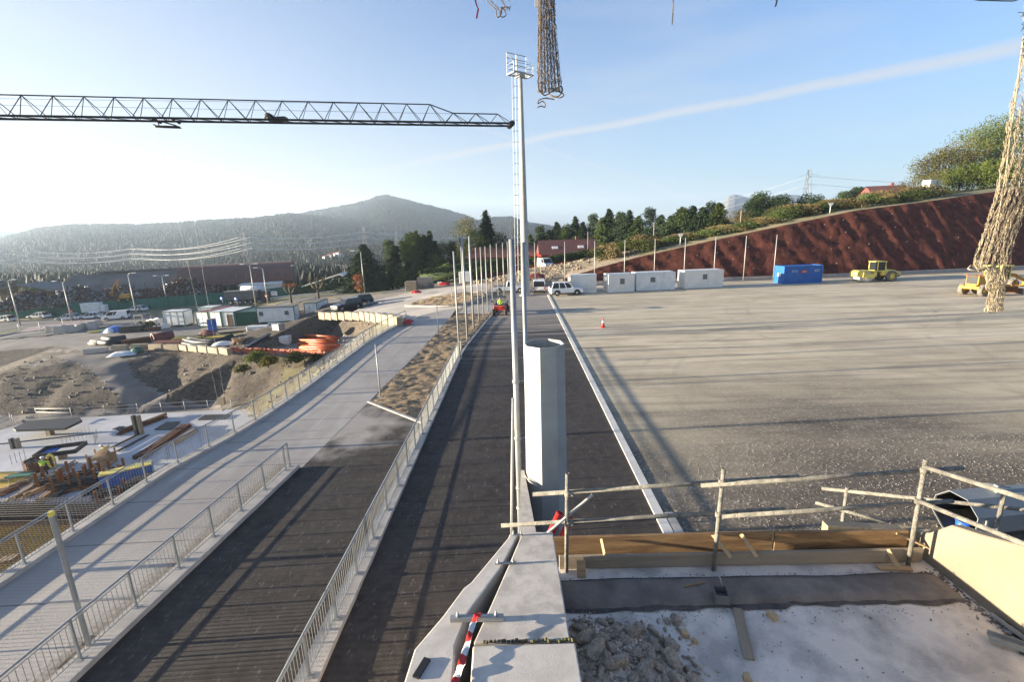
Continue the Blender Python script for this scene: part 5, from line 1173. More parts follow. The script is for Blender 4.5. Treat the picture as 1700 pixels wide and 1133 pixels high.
m = MB(); m.box((0, 0, 1.1), (1.0, 1.0, 2.2)); bev(m.build('cabin_shell', 'signblue', t), .03); m = MB(); m.box((0, -.51, 1.05), (.7, .02, 1.8)); m.build('door', 'signblue', t); m = MB(); m.box((0, 0, 2.27), (1.05, 1.05, .12), taper=.8); m.build('roof', 'roofgrey', t)
# cabin for fencing around, blocks
def blocks(pts, L_, h_, w_, m, label, grp, z=None, gap=.06, tilt=0):
    """row of separate cast blocks following a line of ground points"""
    P = [Vector(p) for p in pts]; seg = [(a, c, (c - a).length) for a, c in zip(P, P[1:])]; tot = sum(s_[2] for s_ in seg); n = max(1, int(tot / (L_ + gap))); proto = None
    for k in range(n):
        d = (k + .5) * tot / n
        for a, c, l in seg:
            if d <= l: p = a.lerp(c, d / l); ang = math.atan2(c.y - a.y, c.x - a.x); break
            d -= l
        if proto is None: b = MB(); b.box((0, 0, h_ / 2), (L_, w_, h_), taper=.97); proto = bev(b.build('concrete_block', m), .04, 2); o = proto
        else: o = proto.copy(); col.objects.link(o)
        o.location = (p.x, p.y, p.z - .05 + rnd.uniform(-.03, .03)); o.rotation_euler = (rnd.uniform(-.03, .03), 0, ang + rnd.uniform(-.05, .05)); o.scale = (rnd.uniform(.9, 1.0), 1, rnd.uniform(.9, 1.08)); tag(o, label, 'concrete block', grp)
blocks([slopeloc(532, 530, -2.6), slopeloc(600, 531, -1.8), slopeloc(650, 539, -.9), slopeloc(664, 543, -.5)], 1.9, 1.15, .6, 'tanblock', 'tan concrete block in the wall holding the edge below the dark cars', 'blocks of the edge wall below the dark cars')
blocks([slopeloc(141, 588, -6), slopeloc(178, 583, -6)], 3.0, .8, .6, 'conc', 'grey concrete block at the left end of the line above the pit', 'grey blocks at the left end above the pit')
blocks([slopeloc(184, 583, -6), slopeloc(240, 580, -6), slopeloc(300, 581, -6), slopeloc(384, 588, -6)], 2.4, .85, .6, 'tanblock', 'pale concrete block in the line along the top of the pit bank', 'pale blocks along the pit bank')
for i, (px, py, s_) in enumerate(((88, 553, 1), (102, 554, 1.15), (117, 552, 1.1), (131, 549, .9), (142, 547, 1), (155, 546, 1.1), (163, 541, .9))):
    g = slopeloc(px, py, -6.3); b = MB(); b.prism([(-.9, 0), (-.9, .5), (-.5, 1.3), (.5, 1.3), (.9, .5), (.9, 0)], -.5, .5, axis='y'); o = bev(b.build('concrete_block', 'conc' if i < 4 else 'kerb', fixn=True), .03); o.location = g; o.rotation_euler = (0, 0, [0.2, .1, .9, 1.4, .3, 2, .7][i]); o.scale = (s_, s_, s_)
    tag(o, 'big grey concrete block dumped loosely beside the roundabout', 'concrete block', 'loose big blocks beside the roundabout')

# ------------------------------------------------------------------ vegetation
def trunk_mb(m, h_, r, seed, limbs=5, lh=.4, spread=.35, pale=0):
    r_ = random.Random(seed); m.tube([(0, 0, -.3), (r_.uniform(-.1, .1) * h_ * .1, r_.uniform(-.1, .1) * h_ * .1, h_ * .5), (0, 0, h_ * .95)], r, 7, r1=r * .25)
    for k in range(limbs):
        z = h_ * r_.uniform(lh, .85); a = r_.uniform(0, 6.28); l = h_ * spread * r_.uniform(.5, 1)
        m.tube([(0, 0, z), (math.cos(a) * l * .5, math.sin(a) * l * .5, z + l * .35), (math.cos(a) * l, math.sin(a) * l, z + l * .6)], r * .35, 5, r1=r * .08)
def leaves(V, F, c, s_, n, r_, flat=.6, size=.25):
    for _ in range(n):
        p = Vector((r_.gauss(0, 1), r_.gauss(0, 1), r_.gauss(0, 1))); p *= min(1, 1.9 / max(.1, p.length)); p = Vector(c) + Vector((p.x * s_, p.y * s_, p.z * s_ * flat)) * .5
        u = Vector((r_.gauss(0, 1), r_.gauss(0, 1), r_.gauss(0, 1))).normalized(); w_ = u.orthogonal().normalized(); z = size * r_.uniform(.5, 1.3)
        o = len(V); V += [tuple(p + u * z), tuple(p + w_ * z * .6), tuple(p - u * z * .8), tuple(p - w_ * z * .6)]; F.append((o, o + 1, o + 2, o + 3))
def crown_mesh(kind, seed, h_, w_, dens=1.0, size=.3):
    r_ = random.Random(seed); V = []; F = []
    if kind == 'conifer':       # tiers of drooping boughs
        n = int(h_ * 3.2)
        for k in range(n):
            z = h_ * (.12 + .86 * k / n); rad = w_ / 2 * (1 - k / n) ** .7 * r_.uniform(.8, 1.2) + .2
            for b_ in range(int(5 + 3 * rad)):
                a = r_.uniform(0, 6.28); L_ = rad * r_.uniform(.6, 1.1)
                for q in range(int(3 + L_ * 3 * dens)):
                    t_ = r_.uniform(.15, 1); c = (math.cos(a) * L_ * t_, math.sin(a) * L_ * t_, z - L_ * t_ * .28 + r_.uniform(-.1, .1)); leaves(V, F, c, .45, 3, r_, .5, size * .9)
    elif kind == 'pine':        # irregular clumps on a bare stem, wind-shaped
        for k in range(int(18 + h_ * 1.6)):
            z = h_ * r_.uniform(.14, .97); rad = w_ / 2 * r_.uniform(.1, .95) * (1.15 - z / h_); a = r_.uniform(0, 6.28)
            leaves(V, F, (math.cos(a) * rad, math.sin(a) * rad, z), w_ * .22, int(60 * dens), r_, .6, size)
    elif kind == 'broad':
        for k in range(int(26)):
            u = r_.uniform(-1, 1); a = r_.uniform(0, 6.28); q = (1 - u * u) ** .5 * r_.uniform(.5, 1.0)
            leaves(V, F, (math.cos(a) * q * w_ * .42, math.sin(a) * q * w_ * .42, h_ * (.62 + .36 * u)), w_ * .26, int(48 * dens), r_, .7, size)
    elif kind == 'sparse':
        for k in range(40):
            u = r_.uniform(-1, 1); a = r_.uniform(0, 6.28); q = (1 - u * u) ** .5 * r_.uniform(.3, 1.0)
            leaves(V, F, (math.cos(a) * q * w_ * .46, math.sin(a) * q * w_ * .46, h_ * (.62 + .38 * u)), w_ * .16, int(13 * dens), r_, .7, size * .7)
    elif kind == 'bush':
        for k in range(14):
            a = r_.uniform(0, 6.28); q = r_.uniform(0, w_ * .42); leaves(V, F, (math.cos(a) * q, math.sin(a) * q, h_ * r_.uniform(.12, .7) * (1 - .3 * q / (w_ * .42))), w_ * .30, int(55 * dens), r_, min(.8, h_ / w_ * .8), size)
    me = bpy.data.meshes.new('crown'); me.from_pydata(V, [], F); me.update(); return me
PROTO = {}
def tree(kind, m, h_, w_, loc, label, grp, name='tree', cat='tree', seed=0, tr='bark', dens=1.0, size=.3, limbs=6, lh=.35, v=3, rz=None):
    seed = seed % v; key = (kind, m, round(h_ / 3), round(w_ / 2), seed, tr, size, dens)
    if key not in PROTO:
        cm = crown_mesh(kind, seed * 7 + 1, h_, w_, dens, size); cm.materials.append(M[m])
        b = MB(); trunk_mb(b, h_ * (1 if kind in ('conifer', 'pine') else .85), max(.08, h_ * .02), seed, 0 if kind == 'bush' else limbs, lh, .32 if kind != 'conifer' else .12)
        o = b.build('trunk', tr); tm = o.data; bpy.data.objects.remove(o); PROTO[key] = (cm, tm, h_, w_)
    cm, tm, h0, w0 = PROTO[key]; t = thing(name, label, cat, loc, rnd.uniform(0, 6.28) if rz is None else rz, grp); t.scale = (w_ / w0, w_ / w0, h_ / h0)
    a = bpy.data.objects.new('crown', cm); col.objects.link(a); a.parent = t; c = bpy.data.objects.new('trunk', tm); col.objects.link(c); c.parent = t; return t
def byPX(px, ytop, Y, z=None):   # base on the terrain at depth Y under pixel column px; height so that the top reaches ytop
    p = AY(px, ytop, Y); hz = H(p.x, Y); return Vector((p.x, Y, hz)), max(1.0, p.z - hz)
# trees behind the junction, left of the poles
for i, (px, yt, Y, kind, m, w_, lab) in enumerate([
    (602, 403, 118, 'conifer', 'conifer', 8.5, 'broad dark green conifer left of the tall pines, behind the hedge'),
    (645, 398, 122, 'pine', 'conifer2', 6.5, 'ragged leaning pine right of the broad dark conifer'),
    (668, 400, 126, 'pine', 'conifer2', 5.5, 'narrow ragged pine left of the tall leafy pine'),
    (683, 385, 122, 'pine', 'conifer2', 8, 'tall bushy pine in the middle of the tree row'),
    (698, 392, 124, 'pine', 'conifer2', 7, 'bushy pine right behind the tall middle one'),
    (712, 381, 124, 'conifer', 'conifer', 5, 'slender dark spruce with a pointed tip in the tree row'),
    (735, 405, 124, 'broad', 'leafolive', 7, 'low yellowish broadleaf right of the slender spruce'),
    (725, 425, 120, 'broad', 'conifer2', 7, 'dark rounded tree filling the row right of the spruce'),
    (762, 372, 122, 'sparse', 'leaf', 8, 'tall sparse spring broadleaf behind the slim poles'),
    (775, 363, 122, 'broad', 'leafolive', 8.5, 'tall olive green broadleaf crown behind the slim poles'),
    (770, 420, 119, 'broad', 'leaf', 7, 'light green lower tree under the tall sparse one'),
    (806, 346, 124, 'conifer', 'conifer', 7.5, 'tallest tree, a dark spruce with a bare pointed top'),
    (790, 385, 121, 'broad', 'conifer2', 8, 'dense green tree left of the tallest spruce'),
    (826, 388, 123, 'broad', 'conifer', 8, 'dark rounded tree right of the tallest spruce'),
    (655, 408, 121, 'pine', 'conifer', 4.5, 'thin dark pine between the two ragged pines'), (690, 380, 125, 'conifer', 'conifer2', 4.5, 'pointed green spruce just behind the tall middle pine'),
    (703, 388, 126, 'conifer', 'conifer', 4.2, 'pointed dark spruce left of the slender one'), (722, 398, 125, 'conifer', 'conifer', 4.5, 'pointed dark spruce right of the slender one'), (750, 400, 124, 'pine', 'conifer2', 5, 'ragged green pine left of the sparse spring tree'), (676, 392, 125, 'conifer', 'conifer', 4.0, 'thin pointed spruce left of the tall middle pine'),
    (741, 440, 114, 'broad', 'leaf', 4.5, 'small bright yellow-green shrub tree beside the gate'),
    (622, 455, 116, 'broad', 'leaf', 3.5, 'small light green tree at the right foot of the broad conifer'),
    (662, 458, 116, 'broad', 'leaf', 3.5, 'small yellow-green tree under the ragged pines')]):
    loc, hh = byPX(px, yt, Y); tree(kind, m, hh, w_ * (1.65 if i == 0 else 1.05 if kind != 'broad' else .85), loc, lab, 'trees behind the far road', seed=i, dens=2.2, size=.19 if kind != 'conifer' else .24)
# tree belt behind the red house and above the slope
belt = [(880, 392, 150), (897, 380, 152), (912, 385, 150), (925, 372, 150), (940, 378, 148), (955, 362, 148), (968, 372, 145), (985, 360, 145), (1000, 365, 142), (1012, 350, 142), (1030, 358, 140), (1045, 352, 138), (1060, 362, 136), (1080, 350, 134), (1098, 360, 132), (1115, 362, 130),
        (1132, 352, 128), (1150, 345, 126), (1168, 348, 125), (1183, 342, 124), (1195, 340, 122)]
for i, (px, yt, Y) in enumerate(belt):
    loc, hh = byPX(px, yt - 5, Y); tree('conifer' if i % 3 != 1 else 'pine', 'conifer' if i % 4 else 'conifer2', hh, 7.0, loc, 'dark conifer in the belt behind the bushes above the slope', 'conifers in the belt above the slope', seed=i, dens=1.6, size=.26)
k = 0
for row, (dy, yo, mats_) in enumerate(((8, 4, ('bush', 'bushbrown', 'conifer2')), (17, -6, ('bushbrown', 'bush', 'bushbrown')))):
    px = 1000
    while px < 1560:
        pc = min(SLOPE, key=lambda s_: abs((s_[1] - CAMP).x / (s_[1] - CAMP).y - PX(px, 380).x / PX(px, 380).y))[1]
        Y = pc.y + dy + rnd.uniform(-1.5, 1.5); top = {0: 0, 1: 0}[row]
        yl = np.interp(px, [1000, 1060, 1180, 1255, 1290, 1420, 1560], [402, 388, 387, 376, 336, 318, 300]) + yo * .6 + rnd.uniform(0, 10)
        loc, hh = byPX(px, yl, Y); hh = min(hh, 9); m_ = mats_[k % 3]
        tree('bush', m_, max(1.3, hh), rnd.uniform(4.5, 6.5), loc, 'bush in the scrub hedge along the top of the brown slope', 'bushes along the top of the slope', 'bush', 'bush', seed=k, dens=2.2, size=.17); k += 1; px += rnd.uniform(17, 27)
for i, (px, yt, Y, kind, m, w_, lab) in enumerate([
    (1265, 322, 120, 'pine', 'conifer', 9, 'dark pine rising above the scrub in front of the grey mountain'), (1250, 335, 118, 'pine', 'conifer', 7, 'lower dark pine at the left of the dark pine on the skyline'),
    (1295, 328, 118, 'broad', 'conifer', 6, 'dark rounded tree right of the skyline pine'), (1225, 350, 112, 'sparse', 'bushbrown', 6, 'leafless pale brown tree left of the skyline pines'),
    (1345, 325, 116, 'broad', 'conifer', 6, 'dark tree at the foot of the power pylon'), (1425, 315, 150, 'pine', 'conifer', 9, 'dark pine left of the hillside house'), (1405, 320, 150, 'pine', 'conifer', 8, 'dark pine farther left of the hillside house'),
    (1500, 303, 122, 'sparse', 'bushbrown', 7, 'bare brown shrubby tree right of the hillside house'), (1520, 312, 116, 'bush', 'conifer', 4, 'small dark bush left of the white tank'),
    (1556, 256, 120, 'broad', 'leafolive', 10, 'big olive tree at the left of the hilltop grove'), (1580, 250, 118, 'broad', 'leafolive', 11, 'big olive tree in the middle of the hilltop grove'), (1605, 235, 122, 'sparse', 'bushbrown', 14, 'tall half-bare tree rising from the hilltop grove'),
    (1625, 215, 124, 'sparse', 'leafolive', 14, 'tallest half-bare tree behind the net at the right'), (1650, 205, 122, 'broad', 'leaf', 14, 'tall green tree behind the hanging net'), (1680, 200, 124, 'broad', 'leaf', 16, 'tall green tree at the right frame edge'),
    (1610, 280, 114, 'broad', 'leaf', 11, 'green lower tree in the hilltop grove'), (1645, 275, 112, 'broad', 'leaf', 11, 'green lower tree behind the net'), (1690, 270, 112, 'broad', 'leafolive', 12, 'lower tree at the right frame edge'), (1540, 290, 112, 'sparse', 'leafolive', 8, 'low half-bare tree over the white tank')]):
    loc, hh = byPX(px, yt, Y); tree(kind, m, hh, w_, loc, lab, 'trees on the hilltop above the slope', seed=i, dens=5.5 if w_ > 10 else 2.6, size=.2 if w_ > 10 else .18, limbs=9)
# hedges
def hedge(label, pts, h_, w_, n):
    r_ = random.Random(len(label)); V = []; F = []; P = [Vector(p) for p in pts]
    for k in range(n):
        i = r_.randrange(len(P) - 1); f = r_.random(); p = P[i].lerp(P[i + 1], f); leaves(V, F, p + Vector((r_.uniform(-1, 1) * w_ / 2, r_.uniform(-1, 1) * w_ / 2, r_.uniform(.1, 1) * h_)), .5, 2, r_, .6, .26)
    t = thing('hedge', label, 'hedge', tuple(P[0])); me = bpy.data.meshes.new('foliage'); me.from_pydata([tuple(Vector(v) - P[0]) for v in V], [], F); me.materials.append(M['hedge']); o = bpy.data.objects.new('foliage', me); col.objects.link(o); o.parent = t
    b = MB(); b.tube([p - P[0] + Vector((0, 0, h_ * .42)) for p in P], h_ * .40, 8); b.build('branches', 'hedge', t)
hedge('long clipped dark hedge behind the guardrail of the far road', [slopeloc(470, 491, -5), slopeloc(540, 487, -4.5), slopeloc(600, 481, -4), slopeloc(690, 471, -3)], 2.4, 1.5, 6000)
hedge('second clipped hedge behind the green fence by the pollarded trees', [slopeloc(475, 484, -5), slopeloc(545, 479, -5), slopeloc(600, 472, -4.5)], 2.6, 1.6, 4600)
hedge('dark hedge on the bank before the red brick wall', [AY(700, 470, 112), AY(760, 462, 112), AY(800, 455, 112), AY(850, 450, 112)], 3.0, 1.6, 4200)
hedge('low green hedge beside the white van on the bank', [AY(868, 442, 108), AY(900, 440, 107), AY(940, 434, 108), AY(985, 425, 110)], 1.6, 2.0, 2400)
# pollarded trees and the rust-leaved sapling
for px, py, yt, lab in ((484, 504, 468, 'bare pollarded tree with knobbly arms, nearer the cabins'), (530, 502, 455, 'bare pollarded tree with twig broom, right of the other pollard')):
    g = slopeloc(px, py, -4.6); p = AY(px, yt, g.y); hh = p.z - g.z; t = thing('tree', lab, 'tree', tuple(g), 0, 'pollarded trees beside the far road'); b = MB(); b.tube([(0, 0, -.2), (0, 0, hh * .5)], .28, 8, r1=.2)
    for k in range(6):
        a = k * 1.05; e = Vector((math.cos(a) * hh * .26, math.sin(a) * hh * .26, hh * .72)); b.tube([(0, 0, hh * .45), (math.cos(a) * hh * .14, math.sin(a) * hh * .14, hh * .52), e], .15, 6, r1=.13)
    b.build('trunk', 'bark', t); b = MB(); r_ = random.Random(px)
    for k in range(6):
        a = k * 1.05; e = Vector((math.cos(a) * hh * .26, math.sin(a) * hh * .26, hh * .72))
        for q in range(26): d = Vector((r_.gauss(0, .5), r_.gauss(0, .5), 1)).normalized() * r_.uniform(.4, 1.3); b.tube([e, e + d], .02, 3, cap=False)
    b.build('twigs', 'leafrust' if px < 500 else 'bushbrown', t)
g = slopeloc(598, 491, -3.4); p = AY(597, 459, g.y); tree('broad', 'leafrust', p.z - g.z + .3, 2.6, g, 'small tree with rust brown leaves beside the lamp post', None, seed=1, dens=.35, size=.2, tr='barkpale')
# bushes and weeds on the pit bank and pit rim
for i, (px, py, w_, m) in enumerate([(425, 600, 2.6, 'leaf'), (437, 592, 2.2, 'bush'), (445, 606, 2.0, 'leafolive'), (490, 600, 2.4, 'bush'), (520, 598, 2.0, 'leafolive'), (405, 618, 1.8, 'leafolive'), (70, 470, 5, 'leaf'), (52, 476, 5, 'leaf')]):
    if i < 6: g = slopeloc(px, py, -6.2); hh = w_ * .6
    else: g = AY(px, py, 150); g = Vector((g.x, g.y, H(g.x, g.y))); hh = AY(px, 460, 150).z - g.z
    tree('bush', m, hh, w_, g, ['yellow-green shrub on the bank below the orange netting', 'darker shrub above the yellow-green one on the bank', 'olive shrub low on the bank', 'dark shrub on the bank below the orange pipes', 'olive shrub at the right of the bank under the pipes', 'olive shrub on the left part of the bank', 'light green tree beside the scrap yard hall', 'light green tree left of the scrap yard hall'][i], 'shrubs on the pit bank' if i < 6 else 'trees left of the hall', 'bush', 'bush', seed=i, size=.16 if i < 6 else .4, dens=.8)

# stones lying on the banks (too many to count)
def stones(label, polys, n, s0, s1, m, seed=1):
    r_ = random.Random(seed); b = MB(); k = 0; t_ = 0; xs = []; ys = []
    while k < n and t_ < n * 30:
        t_ += 1; P = polys[r_.randrange(len(polys))]; X = [p[0] for p in P]; Y = [p[1] for p in P]; x = r_.uniform(min(X), max(X)); y = r_.uniform(min(Y), max(Y))
        if inpoly(x, y, P): xs.append(x); ys.append(y); k += 1
    zs = Hs(np.array(xs), np.array(ys))
    for x, y, z in zip(xs, ys, zs):
        s_ = r_.uniform(s0, s1) * (r_.random() ** 1.5 + .3); q = Quaternion((r_.gauss(0, 1), r_.gauss(0, 1), r_.gauss(0, 1), r_.gauss(0, 1))).normalized(); b.box((x, y, z + s_ * .15), (s_ * 1.5, s_, s_ * .7), q=q, taper=.7)
    tag(b.build('stones', m), label, 'stones', kind='stuff')
BANK = gp(-8, (210, 600), (330, 590), (450, 600), (540, 600), (480, 640), (400, 682), (330, 665)); BANK2 = gp(-8.5, (0, 625), (110, 615), (200, 645), (280, 680), (150, 690), (0, 695)); BANK3 = gp(-3.2, (500, 545), (535, 536), (640, 546), (590, 575), (540, 590), (490, 585))
stones('pale stones scattered over the soil banks of the pit', [BANK, BANK2, BANK3, BANK3], 1900, .06, .26, 'dirt', 3)
TB = [(-8, 86), (6, 81), (14, 88), (20, 94), (2, 100), (-12, 104)]
stones('pale stones scattered over the tan bank behind the vans', [TB], 1100, .1, .38, 'tanbank', 4)
# loose gravel on the yard near the stand
def gravel():
    r_ = random.Random(5); b = MB()
    for k in range(9000):
        y = 5.6 + 13 * r_.random() ** 1.4; x = 4.65 + r_.random() * (y * 1.25); s_ = r_.uniform(.008, .028)
        b.box((x, y, .004 + s_ * .25), (s_ * 1.4, s_, s_ * .8), rz=r_.uniform(0, 3), taper=.6)
    tag(b.build('gravel', 'gravelstone'), 'loose gravel strewn over the near part of the yard', 'gravel', kind='stuff')
gravel()

# ------------------------------------------------------------------ hills
def hill(name, prof, D, foot_y, m, dep=.55, nx=160, ny=26, rough=1.0, seed=1, zf=-18):
    px = np.linspace(prof[0][0], prof[-1][0], nx); py = np.interp(px, [p[0] for p in prof], [p[1] for p in prof]); rows = []
    for j in range(ny + 9):
        r_ = []
        for i in range(nx):
            crest = AD(px[i], py[i], D); dirn = Vector((crest.x, crest.y, 0)).normalized()
            if j <= ny:
                v = j / ny; dist = (crest.x ** 2 + crest.y ** 2) ** .5 * (1 - dep * (1 - v)); z = zf + (crest.z - zf) * (v ** .9)
                n = (float(vnoise(px[i], v * 60, 38, seed)) - .5) * .16 + (float(vnoise(px[i], v * 90, 14, seed + 1)) - .5) * .05
                dist *= 1 + n * (1 - v) * rough * .8; z += (crest.z - zf) * n * (v * (1 - v) * 4) * .8 * rough
                z += (float(vnoise(px[i], 3, 5, seed + 5)) - .5) * (crest.z - zf) * .035 * v
            else:
                v = (j - ny) / 8; dist = (crest.x ** 2 + crest.y ** 2) ** .5 * (1 + .5 * v); z = crest.z - (crest.z - zf) * v
            r_.append(Vector((dirn.x * dist, dirn.y * dist, z)))
        rows.append(r_)
    b = MB(); b.grid(rows); o = tag(b.build(name, m), kind='structure'); return rows
r1 = hill('hill', [(-160, 392), (-60, 388), (0, 384), (30, 390), (60, 402), (120, 420)], 2500, 400, 'hill', seed=4, nx=60)
r2 = hill('hill', [(-60, 420), (20, 392), (60, 381), (110, 375), (170, 374), (240, 374), (300, 370), (370, 366), (430, 363), (480, 356), (540, 362), (620, 385), (700, 400)], 1500, 430, 'hill', seed=7, nx=200)
r3 = hill('hill', [(380, 390), (440, 366), (490, 358), (540, 348), (590, 340), (620, 330), (640, 325.5), (665, 331), (700, 340), (740, 350), (775, 360), (800, 372), (860, 395)], 2100, 430, 'hill', seed=11, nx=180)
r4 = hill('hill', [(700, 392), (770, 372), (820, 363), (850, 362), (880, 372), (920, 378), (980, 390), (1080, 400)], 1700, 430, 'hill', seed=15, nx=110)
r5 = hill('foothill', [(300, 430), (380, 421), (450, 418), (520, 414), (600, 408), (680, 402), (740, 404), (820, 402), (900, 405), (1000, 400)], 700, 440, 'hill', seed=19, nx=120)
r6 = hill('foothill', [(-60, 440), (60, 432), (160, 427), (260, 428), (360, 424), (440, 430)], 800, 440, 'hill', seed=23, nx=90)
hill('mountain', [(1180, 372), (1192, 350), (1200, 334), (1210, 325), (1222, 323), (1238, 327), (1252, 330), (1262, 326), (1285, 325), (1305, 323), (1325, 324), (1345, 330), (1380, 338), (1500, 350)], 2600, 400, 'limestone', seed=29, nx=160, rough=.8, dep=.35)
def forest(label, rowsets, n, s0, s1, ridge=.35, seed=2):
    r_ = random.Random(seed); V = []; F = []
    for k in range(n):
        rows, wgt, sc = rowsets[k % len(rowsets)]; ny = 26; j = r_.uniform(ny - 1.2, ny + .4) if r_.random() < ridge else ny * r_.random() ** .7; i = r_.uniform(0, len(rows[0]) - 1.01)
        j0 = int(j); i0 = int(i); a, c, d, e = rows[j0][i0], rows[j0][i0 + 1], rows[j0 + 1][i0], rows[j0 + 1][i0 + 1]; fi, fj = i - i0, j - j0
        p = a.lerp(c, fi).lerp(d.lerp(e, fi), fj)
        if float(vnoise(p.x, p.y, 60, 31)) < .32 and r_.random() < .75: continue
        hh = r_.uniform(s0, s1) * sc; w_ = hh * r_.uniform(.22, .5); o = len(V); a0 = r_.uniform(0, 1.5)
        for q in range(4): V.append((p.x + math.cos(a0 + q * 1.571) * w_, p.y + math.sin(a0 + q * 1.571) * w_, p.z - 2 + hh * (.2 if q % 2 else .3)))
        V.append((p.x + r_.uniform(-.1, .1) * hh, p.y, p.z + hh)); V.append((p.x, p.y, p.z - 3))
        F += [(o + q, o + (q + 1) % 4, o + 4) for q in range(4)] + [(o + (q + 1) % 4, o + q, o + 5) for q in range(4)]
    me = bpy.data.meshes.new('forest'); me.from_pydata(V, [], F); me.materials.append(M['forest']); o = bpy.data.objects.new('forest', me); col.objects.link(o); tag(o, label, 'forest', kind='stuff')
forest('dense forest covering the distant hills', [(r2, 1, 1), (r3, 1, 1.3), (r2, 1, 1), (r4, 1, 1.1), (r3, 1, 1.2), (r1, 1, 1.5)], 34000, 4, 8)
def flatwood():
    rows = [[Vector((x, y, H(x, y) - 1)) for x in np.linspace(-520 + (y - 165) * .2, -25, 40)] for y in np.linspace(165, 415, 36)]
    forest('dark woodland on the valley floor behind the hall', [(rows, 1, 1)], 7000, 3, 6.5, .02, 12)
flatwood()
forest('woodland on the low foothills across the valley', [(r5, 1, 1), (r6, 1, 1)], 15000, 2.5, 5.5, .12, 9)
sheet('valley_ground', ccw([(-4000, 380), (-4000, -200), (-650, -200), (-650, 380)]), -20, 'grass')
sheet('valley_ground', ccw([(-4000, 3600), (-4000, 380), (3000, 380), (3000, 3600)]), -20.5, 'grass')
sheet('valley_ground', ccw([(-4000, -1500), (3000, -1500), (3000, -55), (-4000, -55)]), -20, 'grass')
sheet('valley_ground', ccw([(390, -60), (3000, -60), (3000, 400), (390, 400)]), -20.2, 'grass')
# village houses in the haze
for i, (px, py, Y) in enumerate(((548, 424, 640), (556, 422, 650), (563, 421, 645), (541, 427, 630), (571, 425, 655))):
    p = AY(px, py, Y * .78); t = thing('house', 'small pale house of the hamlet in the haze across the valley', 'house', (p.x, p.y, p.z - 7), rnd.uniform(0, 3), 'hamlet houses across the valley'); b = MB(); b.box((0, 0, 3), (11, 9, 12)); b.build('wall', 'greypanel', t); t.scale = (.5, .5, .5); t.location.z += 3
    b = MB(); b.prism([(-6, 9), (6, 9), (0, 12)], -5, 5, axis='y'); b.build('roof', 'brick', t)

